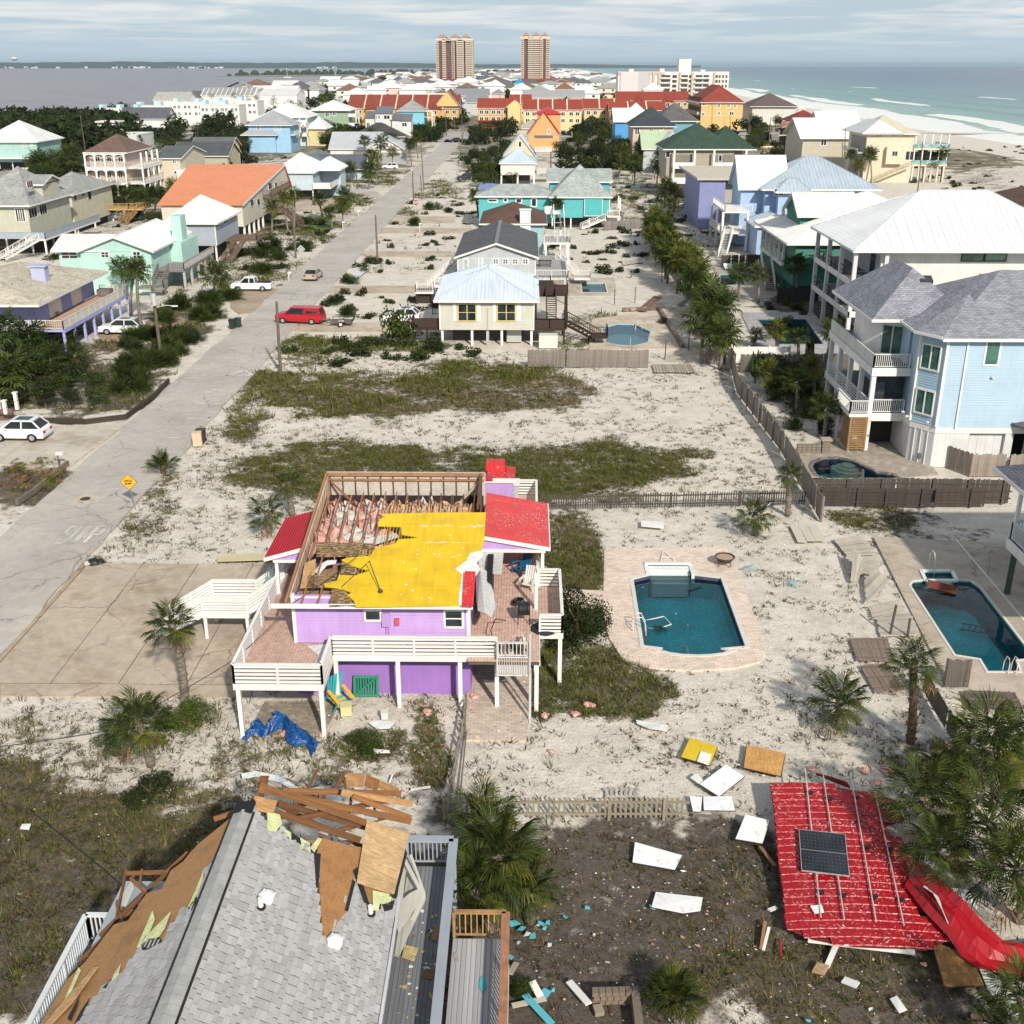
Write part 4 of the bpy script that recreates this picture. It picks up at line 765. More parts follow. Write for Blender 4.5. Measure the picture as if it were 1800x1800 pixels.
def rl(T,pts,h=1.,style='pickets',mat=None,sp=.14,near=False,post=1.8,name='railing',nr=4,cap=.12,solid=None):
 mat=mat or WH; b=MB(); pts=[Ve(p) for p in pts]; subs=[]
 for a,c in zip(pts,pts[1:]):
  L_=(c-a).length; d=(c-a)/L_; up=Ve((0,0,1)); n=max(1,round(L_/post))
  b.beam(a+up*h,c+up*h,cap,.06)
  for i in range(n+1): q=a+d*(L_*i/n); b.beam(q-up*.02,q+up*(h-.02),.09,.09)
  if style=='pickets':
   b.beam(a+up*.1,c+up*.1,.05,.05); m=int(L_/sp)
   for i in range(1,m): q=a+d*(L_*i/m); subs.append((q+up*.12,q+up*(h-.03),.04,.04))
  elif style=='rails':
   for k in range(nr): z=h*(k+.6)/(nr+.35); subs.append((a+d*.05+up*z,c-d*.05+up*z,.03,.11))
  elif style=='solid': subs.append((a+up*h*.5,c+up*h*.5,.05,h*.94))
  elif style=='cross':
   b.beam(a+up*.1,c+up*.1,.05,.05)
   for i in range(n): q=a+d*(L_*i/n); e=a+d*(L_*(i+1)/n); subs.append((q+up*.1,e+up*h,.03,.03))
 o=None
 if not near or style=='solid':
  for p,q,w_,hh in subs: b.beam(p,q,w_,hh)
  return b.B(name,mat,T)
 o=b.B(name,mat,T)
 for p,q,w_,hh in subs: pc('baluster' if style=='pickets' else 'rail',mat,o,p=p,q=q,w=w_,h=hh)
 return o
def fo_(T,x0,x1,y0,y1,z,mat,axis='y',bw=.145,rim=WH,th=.22,near=False,name='deck_floor'):
 MB().box(x0+.03,x1-.03,y0+.03,y1-.03,z-th,z-.03).B('deck_frame',M((.10,.08,.06),'w'),T); 
 if rim: MB().box(x0-.04,x1+.04,y0-.04,y0+.0,z-th-.04,z+.01).box(x0-.04,x1+.04,y1,y1+.04,z-th-.04,z+.01).box(x0-.04,x0,y0,y1,z-th-.04,z+.01).box(x1,x1+.04,y0,y1,z-th-.04,z+.01).B('rim_board',rim,T)
 b=MB(); n=int(((x1-x0) if axis=='y' else (y1-y0))/bw)
 for i in range(n):
  if axis=='y': w_=(x1-x0)/n; a=(x0+i*w_+.005,x0+(i+1)*w_-.005,y0+.002,y1-.002)
  else: w_=(y1-y0)/n; a=(x0+.002,x1-.002,y0+i*w_+.006,y0+(i+1)*w_-.006)
  if near: pc('deck_board',mat,T,c=((a[0]+a[1])/2,(a[2]+a[3])/2,z-.015),size=(a[1]-a[0],a[3]-a[2],.03))
  else: b.box(*a,z-.03,z)
 if not near: b.B(name,mat,T)
def po(T,xy,z0,z1,w_=.18,mat=None,name='post'):
 for x,y in xy: pc(name,mat or WH,T,c=(x,y,(z0+z1)/2),size=(w_,w_,z1-z0))
def st_(T,top,bot,wd,mat=None,rail=True,near=False,rmat=None,style='pickets',nr=4,tread=None,sp=.16,solid=False):
 mat=mat or WH; top,bot=Ve(top),Ve(bot); n=max(3,int(round((top.z-bot.z)/.19))); d=(bot-top); hz=Ve((d.x,d.y,0)).normalized(); s=Ve((-hz.y,hz.x,0))*wd/2; up=Ve((0,0,1)); b=MB()
 for k in (-1,1): b.beam(top+s*k-up*.14,bot+s*k+up*.02,.05,.26)
 o=b.B('staircase',mat,T)
 for i in range(n):
  p=top+d*((i+.6)/n); pc('step',tread or mat,o,p=p-s*.97+up*(.02),q=p+s*.97+up*.02,w=.28,h=.04)
 if rail:
  for k in (-1,1): rl(T,[top+s*k,bot+s*k],.92,style,rmat or mat,sp,near,post=1.5,name='stair_railing',nr=nr)
# ================= the torn lilac house =================
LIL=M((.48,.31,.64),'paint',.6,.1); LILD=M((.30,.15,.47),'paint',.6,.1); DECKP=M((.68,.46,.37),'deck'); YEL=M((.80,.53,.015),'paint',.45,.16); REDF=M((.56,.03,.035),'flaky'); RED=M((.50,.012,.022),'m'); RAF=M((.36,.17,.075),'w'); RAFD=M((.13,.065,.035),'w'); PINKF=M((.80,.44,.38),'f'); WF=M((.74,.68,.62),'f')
T=tg('beach_house','lilac beach house with its yellow roof torn open over pink insulation','house',(-6.8,46.3,0)); HFOOT.append([(-10.9,46.4),(-2.7,46.4),(-2.7,57.6),(-10.9,57.6)])
x0,x1,y0,y1=-10.9,-2.68,46.36,57.6; DZ=2.65
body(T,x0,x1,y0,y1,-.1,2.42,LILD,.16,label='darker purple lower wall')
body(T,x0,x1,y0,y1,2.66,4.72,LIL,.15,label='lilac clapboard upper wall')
MB().box(x0,x1,y0-.0,y0+.1,4.72,5.12).B('wall_top',LIL,T); MB().box(x0-.07,x0+.09,y0-.08,y0+.1,2.66,5.2).box(x0,x1,y0-.03,y0-.001,4.98,5.06).box(x1-.12,x1+.07,y0-.08,y0+.1,2.66,5.0).B('corner_trim',WH,T)
Z0,SLP,YE=5.0,.167,45.62
P_=lambda x,y,dz=0.: Ve((*PL(x,y,Z0+dz,SLP,YE),))
zr=lambda Y:Z0+SLP*(Y-YE)
MB().box(-11.75,-2.45,YE-.07,YE,Z0-.16,Z0+.06).B('eave_beam',WH,T)
YO=[(668,903),(760,901),(854,900.5),(851,953),(844,970),(830,983),(818,1000),(817,1006),(812.5,1064),(700,1065.5),(625,1066),(622,1056),(610,1045),(619,1042),(600,1034),(571,1031),(569,1025.5),(592,1021),(596,1010),(625,1011.6),(650,1003),(625,996),(608,989),(600,984),(611,980),(650,977),(661,962),(694,956),(700,948),(739,945),(705.5,939),(705.5,925.5),(664,924),(667,912),(678,909)]
from mathutils.geometry import tessellate_polygon
def sheet(pts,th,name,mat,par,**kw):
 pts=[Ve(p) for p in pts]; n=len(pts); T3=tessellate_polygon([pts]); nr=Ve((0,0,0))
 for i in range(n): a,b_=pts[i],pts[(i+1)%n]; nr+=Ve(((a.y-b_.y)*(a.z+b_.z),(a.z-b_.z)*(a.x+b_.x),(a.x-b_.x)*(a.y+b_.y)))
 nr.normalize()
 if nr.z<0: pts=pts[::-1]; nr=-nr; T3=tessellate_polygon([pts])
 fs=[]
 for i,j,k in T3:
  c=(pts[j]-pts[i]).cross(pts[k]-pts[i]); f=(i,j,k) if c.dot(nr)>0 else (k,j,i); fs.append(f); fs.append((f[2]+n,f[1]+n,f[0]+n))
 b=MB().add([tuple(p) for p in pts]+[tuple(p-nr*th) for p in pts],fs+[(i,i+n,(i+1)%n+n,(i+1)%n) for i in range(n)]); return b.B(name,mat,par,**kw)
yo=[P_(x,y,.10) for x,y in YO]; sheet(yo,.05,'roof_sheeting',YEL,T,label='yellow metal roofing with a ragged left edge')
ys_=[P_(700,r,.1).y for r in (925,953,979,1003,1033)]
b=MB()
for i,yv in enumerate(ys_):
 xa=P_([706,696,655,650,630][i]+6,[925,953,979,1003,1033][i],.1).x; b.beam((xa,yv,zr(yv)+.105),(-2.75 if i<3 else -3.05,yv,zr(yv)+.105),.05,.03)
for k in range(34):
 xv=-8.2+k*.16; ya=P_(664,930,.1).y if xv>-7.3 else P_(600,985,.1).y; yb=54.4 if xv>-7.3 else 50.
 b.beam((xv,46.0+max(0,(-7.9-xv))*3,zr(46.0+max(0,(-7.9-xv))*3)+.102),(xv,min(yb,54.8),zr(min(yb,54.2))+.102),.022,.016)
b.B('sheet_ribs',YEL,T)
random.seed(5)
fl=M((.80,.76,.70))
for i in range(44):
 r_=random.choice([953,979,925]) if i<26 else random.uniform(930,1058); xx=random.uniform(735,846) if i<26 else random.uniform(690,812); q=P_(xx,r_+random.uniform(-1.5,1.5),.1)
 L_=random.uniform(.12,.55) if i<26 else random.uniform(.05,.16); pts=[(q.x,q.y-.03),(q.x+L_*.4,q.y-.07*random.random()),(q.x+L_,q.y),(q.x+L_*.6,q.y+.07*random.random()),(q.x+.02,q.y+.05)]
 sheet([Ve((a,c,zr(c)+.112)) for a,c in pts],.004,'bare_patch',fl,T)
q=[(843,968),(850,975),(838,990),(845,1000),(836,1012),(818,1004),(812,1064),(806,1064),(806,1050),(812,1010),(800,1000),(820,985),(826,972)]
sheet([P_(x,y,.135) for x,y in q],.006,'torn_membrane',M((.78,.74,.67),'c'),T)
sheet([P_(x,y,.03) for x,y in [(640,1003),(600,996),(596,1008),(602,1016),(585,1030),(600,1040),(600,1064),(640,1066),(660,1040),(660,1005)]],.04,'underlayment',M((.012,.014,.014),'s'),T)
sheet([P_(x,y,.03) for x,y in [(664,905),(680,905),(690,925),(700,938),(742,946),(745,950),(700,956),(662,966),(620,978),(640,982),(720,1010),(840,1000),(850,905)]],.04,'underlayment',M((.012,.014,.014),'s'),T)
TAR=M((.42,.26,.11),'tar'); OSB=M((.50,.30,.14),'ply')
for pts in ([(557,953),(655,955),(651,978),(556,978)],[(542,1012),(594,1009),(583,1031),(540,1034)],[(583,1035),(606,1035),(624,1064),(579,1066)],[(536,990),(556,982),(552,1030),(528,1034)],[(600,984),(625,998),(634,1011),(600,1009)]):
 sheet([P_(x+random.uniform(-1,1),y+random.uniform(-1,1),.045) for x,y in pts],.03,'roof_board',TAR if pts[0][0]!=536 else OSB,T,label='tar stained roof board')
for xx in range(-108,-24,6):
 X=xx/10+.2; ya=47.2 if X<-9.5 else 49.4; yb=55.7+random.uniform(-.3,.2)
 pc('rafter',RAF if X<-6 else RAFD,T,p=(X,ya,zr(ya)-.02),q=(X,yb,zr(yb)-.02),w=.05,h=.12)
 for yy_ in (51.5,53.6,55.6): pc('truss_web',RAFD,T,p=(X,yy_,4.75),q=(X+random.uniform(-.05,.05),yy_,zr(yy_)-.1),w=.045,h=.07)
 pc('truss_web',RAFD,T,p=(X,55.6,zr(55.6)-.1),q=(X+.06,56.7,5.1),w=.045,h=.07)
for X in (-10.35,-9.6,-8.95): pc('rafter',RAF,T,p=(X,YE+.1,Z0+.02),q=(X+.02,48.2,zr(48.2)),w=.05,h=.13)
MB().box(-11.08,-2.3,57.6,57.75,2.7,7.15).B('back_wall',M((.60,.56,.50),'osb'),T)
for i in range(13): X=-10.9+i*.7; pc('stud',RAFD,T,c=(X,57.55,6.1),size=(.05,.1,1.9))
MB().box(-11.0,-2.35,57.44,57.56,7.0,7.15).box(-11.0,-2.35,57.44,57.56,6.72,6.8).B('top_plate',RAF,T); MB().box(-10.95,-2.4,57.42,57.5,4.8,5.85).B('dark_gap',M((.02,.016,.014),'s'),T)
MB().box(-11.2,-1.9,57.75,58.6,6.6,6.7).B('rear_eave',RED,T)
pc('brace',RAF,T,p=(-10.8,57.3,6.7),q=(-9.2,56.2,5.6),w=.06,h=.12); pc('brace',M((.5,.4,.3),'w'),T,p=(-2.6,57.2,6.8),q=(-4.0,56.6,5.4),w=.06,h=.12)
for X,ya,m_,mi in ((-11.02,46.2,RAF,M((.70,.64,.58),'paint',.8,.3)),(-2.52,54.5,RAFD,M((.16,.11,.08),'w'))):
 b=MB(); b.add([(X,ya,4.75),(X,57.6,4.75),(X,57.6,7.0),(X,ya,zr(ya)),(X+.04,ya,4.75),(X+.04,57.6,4.75),(X+.04,57.6,7.0),(X+.04,ya,zr(ya))],[(0,3,2,1),(4,5,6,7),(3,7,6,2)]); b.B('side_wall',mi,T)
 pc('rafter',m_,T,p=(X-.05,ya-.5,zr(ya-.5)+.08),q=(X-.05,57.6,zr(57.6)+.08),w=.10,h=.16)
 for i in range(17):
  yv=47+i*.64
  if yv>ya: pc('stud',m_,T,c=(X+(.06 if X<-5 else -.04),yv,(4.75+zr(yv))/2),size=(.04,.05,zr(yv)-4.8))
def lumps(name,x0_,x1_,y0_,y1_,z,amp,mat,step=.16,seed=1):
 nx_=int((x1_-x0_)/step); ny_=int((y1_-y0_)/step); X,Y=np.meshgrid(np.linspace(x0_,x1_,nx_),np.linspace(y0_,y1_,ny_)); r=np.random.RandomState(seed)
 Z=z+amp*(fbm(X*1.7+seed,Y*1.7,4)*1.4+.35*np.abs(fbm(X*4,Y*4+seed,3)-.5)*4+.12*r.rand(*X.shape)); X=X+r.uniform(-.05,.05,X.shape); I=np.arange(nx_*ny_).reshape(ny_,nx_); Fc=np.stack([I[:-1,:-1],I[:-1,1:],I[1:,1:],I[1:,:-1]],-1).reshape(-1,4)
 V=np.stack([X.ravel(),Y.ravel(),Z.ravel()],1)-np.array(WM[T.name].translation); return npmesh(name,V,Fc,mat,4,parent=T)
lumps('insulation',-10.85,-2.6,50.2,57.3,4.7,.85,PINKF); lumps('insulation',-10.4,-7.6,50.6,56.5,4.55,.93,WF,.2,4); lumps('insulation',-7.4,-4,54.5,57,4.6,.93,WF,.2,9)
MB().box(-10.8,-2.7,46.5,50.6,4.73,4.78).B('ceiling_board',M((.40,.27,.17),'w'),T)
o=sheet([P_(x,y,-.12) for x,y in [(553,1004),(562,992),(575,985),(592,984),(590,990),(575,993),(566,1003),(560,1012)]],.03,'duct_wrap',M((.7,.7,.72),'c'),T)
sheet([P_(x,y,-.1) for x,y in [(636,950),(660,943),(700,936),(700,944),(655,958),(640,960)]],.03,'duct_wrap',M((.6,.6,.62),'c'),T)
def roofplane(pts,mat,th=.08,ribs=None,name='porch_roof',par=None,label=None):
 o=sheet(pts,th,name,mat,par or T)
 if label: o['label']=label
 if ribs:
  b=MB(); a,c,d,e=[Ve(p) for p in pts]
  n=ribs
  for i in range(n+1): b.beam(a.lerp(e,i/n)+Ve((0,0,.02)),c.lerp(d,i/n)+Ve((0,0,.02)),.04,.04)
  b.B('roof_ribs',mat,par or T)
 return o
roofplane([(-11.15,51.4,5.35),(-11.15,56.8,5.35),(-13.35,56.8,4.72),(-13.35,51.4,4.72)],RED,.1,14,label='clean red ribbed porch roof')
MB().beam((-13.35,51.36,4.66),(-11.15,51.36,5.29),.06,.2).beam((-13.38,51.4,4.62),(-13.38,56.8,4.62),.06,.2).B('porch_fascia',WH,T); MB().profile_y([(-12.9,4.6),(-11.1,4.6),(-11.1,5.2)],51.5,51.6).B('porch_gable',LIL,T); MB().box(-12.95,-11.1,51.45,51.6,4.45,4.6).B('porch_beam',WH,T)
roofplane([(-2.3,53.0,5.35),(-2.3,59.3,5.35),(1.2,59.3,4.7),(1.2,53.0,4.7)],M((.66,.06,.06),'flaky'),.1,0,label='red porch roof speckled with flaked paint')
MB().beam((-2.4,52.96,5.27),(1.2,52.96,4.62),.06,.2).box(1.2,1.26,53,59.3,4.5,4.7).B('porch_fascia',WH,T); MB().profile_y([(-2.5,4.55),(.9,4.55),(-2.5,5.15)],53.1,53.2).B('porch_gable',LIL,T)
MB().box(-2.4,1.0,53.0,53.15,4.4,4.56).B('porch_beam',WH,T)
roofplane([(-2.3,60.3,6.0),(-2.3,62.4,6.0),(-.7,62.4,5.8),(-.7,60.3,5.8)],REDF,.1,3,label='small red roof at the back'); MB().box(-2.4,-.8,60.3,62.3,2.7,5.8).B('rear_wing_wall',LIL,T); MB().box(-2.5,-.65,60.22,60.3,5.6,5.85).B('porch_fascia',WH,T); MB().box(-2.4,-1.3,61.3,62.2,5.5,6.4).B('rear_box',REDF,T)
roofplane([P_(817,1007,.3)+Ve((0,0,.05)),P_(836,1006,.3),P_(832,1066,.2),P_(812,1065,.2)],REDF,.04,3,label='loose red roofing strip')
for k,(pts,lb) in enumerate(([[(836,1002),(844,1000),(856,1008),(868,1035),(871,1060),(864,1078),(852,1084),(840,1076),(838,1060)],'curled white metal sheet hanging off the roof'],[[(850,968),(886,966),(882,1012),(856,1010),(838,1000)],'white ribbed metal sheet'])):
 sheet([Ve((*G(x,y,4.4-k*.2),4.4-k*.2+.25*sin(x*.15))) for x,y in pts],.02,'loose_sheet',M((.68,.68,.66),'m',.5),T,label=lb)
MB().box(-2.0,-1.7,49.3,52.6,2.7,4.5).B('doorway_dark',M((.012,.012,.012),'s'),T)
winp(T,643,1073,668,1088,y0,mull=0,frm=WH); winp(T,783,1073,812,1100,y0,mull=0,cross=True)
xm,zm=W(679,1092,y0); MB().box(xm-.18,xm+.2,y0-.2,y0-.03,zm-.2,zm+.5).B('meter_box',LIL,T); MB().box(xm+.42,xm+.62,y0-.16,y0-.03,zm-.15,zm+.2).B('alarm_box',M((.6,.1,.12)),T); MB().tube([(xm,y0-.08,zm-.2),(xm-.02,y0-.08,2.7)],.03).tube([(xm+.1,y0-.08,zm-.2),(xm+.12,y0-.08,2.7)],.03).B('conduit',LIL,T)
for q in ((-12.9,-10.93,42.45,58.),(-10.93,-8.95,42.45,46.3),(-8.95,-2.66,45.1,46.3),(-2.66,.62,44.7,66),(.62,1.75,47.4,52.6)): fo_(T,*q,DZ,DECKP,'y',rim=None)
for p,q in (((-12.9,42.43),(-8.93,42.43)),((-8.93,42.43),(-8.93,45.08)),((-8.93,45.08),(-1.3,45.08)),((-12.92,42.43),(-12.92,58)),((.64,44.7),(.64,47.4)),((.64,47.38),(1.77,47.38)),((1.77,47.38),(1.77,52.6)),((.64,52.6),(.64,66))): pc('rim_board',WH,T,p=(*p,DZ-.12),q=(*q,DZ-.12),w=.04,h=.3)
for P,n_ in (([(-12.88,57.9,DZ),(-12.88,53.9,DZ)],4),([(-12.88,51.5,DZ),(-12.88,42.5,DZ),(-8.98,42.5,DZ),(-8.98,45.12,DZ),(-1.35,45.12,DZ)],4),([(.6,52.6,DZ),(.6,66,DZ),(-1.2,66,DZ)],4),([(.66,47.42,DZ),(1.73,47.42,DZ),(1.73,52.58,DZ),(.66,52.58,DZ)],4)): rl(T,P,1.0,'rails',WH,near=True,post=1.85,nr=5,cap=.15)
po(T,[(-12.75,42.55),(-9.05,42.5),(-5.95,45.15),(-3.07,45.3),(-1.35,45.15),(.5,44.9),(1.65,47.5),(1.65,52.5),(-12.8,46.5),(-12.8,50.5),(-12.8,54.5),(.5,48.5),(.5,52.5),(.5,57),(-8.85,45.2)],-.1,DZ-.2,.19); po(T,[(-12.8,51.6),(-12.8,56.5),(.85,53.2),(.85,58.9),(.5,50.)],DZ,4.62,.16)
MG=M((.62,.62,.62),'m',.4); gt=MB(); xa,xb=-1.32,.12
for z in (DZ-.75,DZ+.18): gt.beam((xa,44.72,z),(xb,44.72,z),.06,.06)
gt.beam((xa,44.72,DZ-.8),(xa,44.72,DZ+.2),.07,.07); gt.beam((xb,44.72,DZ-.8),(xb,44.72,DZ+.2),.07,.07); g=gt.B('gate',MG,T)
for i in range(1,13): pc('gate_bar',MG,g,c=(xa+(xb-xa)*i/13,44.72,DZ-.3),size=(.03,.03,.9))
MB().box(xa,xb,44.76,44.8,DZ-.7,DZ-.1).B('gate_sheet',M((.6,.58,.55),'m'),g)
rl(T,[(-1.3,44.8,DZ+.15),(.1,44.8,DZ+.15)],.75,'pickets',MG,.16); MB().tube([(.18,44.6,.0),(.18,44.6,DZ+1.1),(.18,44.9,DZ+1.25),(.18,45.3,DZ+1.1),(.18,45.3,DZ)],.04).B('hand_rail',MG,T); po(T,[(.2,43.9)],-.1,DZ-.2,.1,MG)
fo_(T,-16.9,-14.5,51.5,53.6,1.5,WH,'x'); po(T,[(-16.8,51.6),(-14.6,51.6),(-16.8,53.5),(-14.6,53.5)],-.1,1.3,.16)
rl(T,[(-16.88,51.52,1.5),(-14.52,51.52,1.5)],.95,'rails',WH,near=True,nr=6); rl(T,[(-16.88,53.58,1.5),(-14.52,53.58,1.5)],.95,'rails',WH,near=True,nr=5)
st_(T,(-12.95,52.6,DZ),(-14.5,52.6,1.5),1.9,WH,True,True,style='rails',nr=5); st_(T,(-16.9,52.6,1.5),(-19.3,52.6,0),1.9,WH,True,True,style='rails',nr=5)
sheet([(-10.3,45.9,DZ+.05),(-9.05,45.7,DZ+.3),(-9.1,43.2,DZ+.08),(-9.7,43.0,DZ+.05),(-9.6,45.0,DZ+.05)],.02,'loose_sheet',M((.68,.68,.66),'m',.5),T)
# ================= the grey shingled house in front =================
T=tg('torn_roof_house','grey shingled house in front with its gable end ripped open','house',(-8.2,26,0)); HFOOT.append([(-13.3,14),(-.3,14),(-.3,26.4),(-13.3,26.4)])
ZR,XR,YG,SL=7.9,-8.2,26.9,.49; YS=15.5
def PX(px,py,side,dz=0.):
 d=ray(px,py); s=-SL*side; t=(ZR+dz-H-s*XR)/(d[2]-s*d[0]); return Ve((d[0]*t,d[1]*t,H+d[2]*t))
zs=lambda X:ZR-SL*abs(X-XR)
GW=M((.36,.40,.44)); GD=M((.20,.21,.23),'deck'); GRL=M((.34,.37,.43))
body(T,-11.9,-4.4,YS,26.3,-.1,3.2,GW,.2); body(T,-11.9,-4.4,YS,26.3,3.2,5.55,GW,.2)
OS=M((.42,.22,.085),'osb'); PLY=M((.60,.40,.20),'ply'); 
sheet([(XR,YS,ZR-.02),(-3.7,YS,zs(-3.7)-.02),(-3.7,YG-.2,zs(-3.7)-.02)]+[PX(*p,1,-.02) for p in [(690,1500),(640,1490),(560,1478),(520,1476),(480,1452),(450,1425)]]+[(XR,YG-.1,ZR-.02)],.03,'roof_deck',OS,T)
lp=[PX(*p,-1,-.02) for p in [(425,1418),(400,1442),(350,1482),(333,1500),(322,1514),(300,1530),(285,1562),(258,1570),(225,1618),(200,1625),(150,1690),(120,1720)]]
sheet([Ve((XR,YS,ZR-.02)),Ve((XR,YG-.1,ZR-.02))]+lp+[Ve((-12.6,YS,zs(-12.6)-.02))],.03,'roof_deck',OS,T,label='bare brown sheathing on the left slope')
def tabmat(c):
 m=M(c,'tabbase'); nt=m.node_tree; n=nt.nodes; l=nt.links; b=n['Principled BSDF']; src=b.inputs['Base Color'].links[0].from_socket
 g=n.new('ShaderNodeNewGeometry'); oi=n.new('ShaderNodeObjectInfo'); s=mth('FRACT',mth('ADD',g.outputs['Random Per Island'],oi.outputs['Random'],nt=nt),nt=nt)
 r=n.new('ShaderNodeValToRGB'); r.color_ramp.elements[0].color=(.84,.82,.83,1); r.color_ramp.elements[1].color=(1.10,1.10,1.12,1); l.new(s,r.inputs[0]); q=n.new('ShaderNodeMixRGB'); q.blend_type='MULTIPLY'; q.inputs[0].default_value=1; l.new(src,q.inputs[1]); l.new(r.outputs[0],q.inputs[2]); l.new(q.outputs[0],b.inputs['Base Color']); b.inputs['Roughness'].default_value=.95; return m
TABR=tabmat((.40,.395,.39)); TABL=TABR
RP=[PX(*p,1) for p in [(438,1418),(452,1413),(462,1428),(470,1446),(480,1452),(500,1461),(512,1478),(530,1484),(548,1488),(556,1520),(560,1545),(562,1600),(565,1650),(578,1642),(592,1610),(606,1600),(612,1560),(630,1530),(632,1560),(640,1580),(652,1600),(664,1600),(672,1590),(694,1582),(708,1514)]]+[Ve((-3.62,YS,0)),Ve((XR,YS,0))]
LP=[PX(*p,-1) for p in [(432,1417),(413,1433),(400,1470),(384,1500),(360,1530),(350,1560),(340,1600),(317,1593),(310,1615),(285,1650),(250,1652),(235,1680),(222,1700),(200,1720),(167,1750),(133,1800)]]+[Ve((-11.4,YS,0)),Ve((XR,YS,0))]
tabs=[]; rr=RR(8)
for side,poly_ in ((1,RP),(-1,LP)):
 pp=[(v.x,v.y) for v in poly_]; n=38; ca=math.atan(SL)
 for i in range(n):
  d=.16+i*.137; X=XR+side*d*cos(ca); off_=rr.choice([0,.1,.2])
  for j in range(int((YG-YS)/.305)):
   Y=YS+.15+off_+j*.305
   if Y<YG and pip(np.array([X]),np.array([Y]),pp)[0]: tabs.append((side,X,Y,zs(X),rr.random()))
vis=[t_ for t_ in tabs if t_[2]>17.4]; vis.sort(key=lambda t_:(t_[0]<0,abs(t_[2]-20)+.2*abs(t_[1]+6)))
head=set(id(t_) for t_ in vis[:290]); b=MB()
for t_ in tabs:
 s,X,Y,Z,u=t_; th=.010+.014*(u>.55); a=math.atan(SL)*s
 if id(t_) in head: pc('shingle',TABR,T,c=(X,Y,Z+th/2+.004),size=(.160,.275,th),ry=a+s*.045)
 else: b.obox((X,Y,Z+th/2+.004),(.160,.275,th),0,0,a+s*.045)
b.B('shingle_field',TABR,T,kind='stuff')
sheet([v+Ve((0,0,-.0)) for v in [PX(*p,1,.0) for p in [(438,1416),(475,1440),(512,1474),(556,1490),(566,1645),(580,1640),(624,1530),(650,1590),(694,1575),(708,1514)]]]+[Ve((-3.65,YS,zs(-3.65))),Ve((XR,YS,ZR))],.006,'roof_felt',M((.045,.045,.05),'s'),T)
b=MB()
for i in range(37): b.obox((XR,YS+.15+i*.3,ZR+.035),(.62,.29,.02),0,.03,0)
b2=MB().beam((XR-.3,YS,ZR-.08),(XR-.3,26.6,ZR-.08),.05,.06).beam((XR+.3,YS,ZR-.08),(XR+.3,26.6,ZR-.08),.05,.06); b2.B('ridge_edge',M((.01,.01,.012),'s'),T)
b=MB()
for s in (-1,1):
 for i in range(37): b.obox((XR+s*.15,YS+.15+i*.3,ZR-.02),(.33,.285,.02),0,.03,s*.35)
b.B('ridge_cap',M((.33,.33,.32),'tabcap'),T)
MB().obox((XR,26.75,ZR-.0),(.55,.5,.06)).B('ridge_vent',M((.008,.008,.01),'s'),T)
for (a,c) in ((470,1582),(590,1660)):
 p=PX(a,c,1,.03); MB().obox(tuple(p+Ve((0,0,.1))),(.34,.30,.2),0,0,math.atan(SL)).dome(tuple(p+Ve((-.02,0,.16))),.22,.12,8,3).B('roof_vent',M((.78,.78,.76)),T)
for (a,c) in ((459,1596),(652,1608)):
 p=PX(a,c,1); MB().tube([tuple(p),tuple(p+Ve((0,0,.32)))],.07,8).B('vent_pipe',M((.78,.78,.76)),T); MB().tube([tuple(p),tuple(p+Ve((0,0,.06)))],.13,8).B('pipe_collar',M((.01,.01,.01),'s'),T)
sheet([PX(*p,1,.03) for p in [(565,1473),(600,1482),(632,1490),(626,1530),(614,1570),(608,1603),(596,1618),(585,1640),(570,1647),(564,1600),(562,1540),(557,1500)]],.03,'bare_sheathing',M((.45,.22,.08),'osb'),T,label='long wedge of bare reddish sheathing')
sheet([PX(*p,1,.12) for p in [(645,1440),(720,1463),(693,1571),(627,1551)]],.025,'loose_plywood',PLY,T,label='pale plywood sheet lying over the tear')
sheet([PX(*p,1,.05) for p in [(447,1398),(488,1408),(480,1430),(452,1424)]],.025,'loose_plywood',M((.55,.30,.12),'ply'),T)
FG=M((.62,.66,.34),'c'); FK=M((.015,.015,.017),'s')
rr=RR(4)
edge=[(470,1430),(480,1448),(498,1462),(512,1470),(528,1480),(545,1488),(558,1500)]
for a,c in zip(edge,edge[1:]):
 m_=((a[0]+c[0])/2,(a[1]+c[1])/2); sheet([PX(a[0],a[1]-8,1,.02),PX(c[0],c[1]-6,1,.02),PX(c[0]+2,c[1]+rr.uniform(4,14),1,.03),PX(m_[0],m_[1]+rr.uniform(0,6),1,.03),PX(a[0],a[1]+rr.uniform(4,16),1,.03)],.008,'felt_scrap',FG if rr.random()<.6 else FK,T)
for pts,mm in (([(470,1425),(492,1432),(496,1448),(484,1462),(470,1460)],FG),([(655,1565),(690,1572),(686,1590),(668,1588),(665,1600),(656,1600)],FG),([(684,1575),(712,1490),(716,1500),(696,1580)],FK),([(606,1600),(620,1545),(625,1550),(612,1602)],FK),([(560,1560),(564,1500),(552,1500),(556,1560)],FK),([(553,1498),(566,1475),(560,1472),(545,1490)],FG),([(620,1530),(628,1524),(640,1560),(650,1590),(640,1585)],FK),([(672,1590),(694,1582),(690,1598),(676,1602)],FK)):
 sheet([PX(*p,1,.045) for p in pts],.01,'felt_scrap',mm,T)
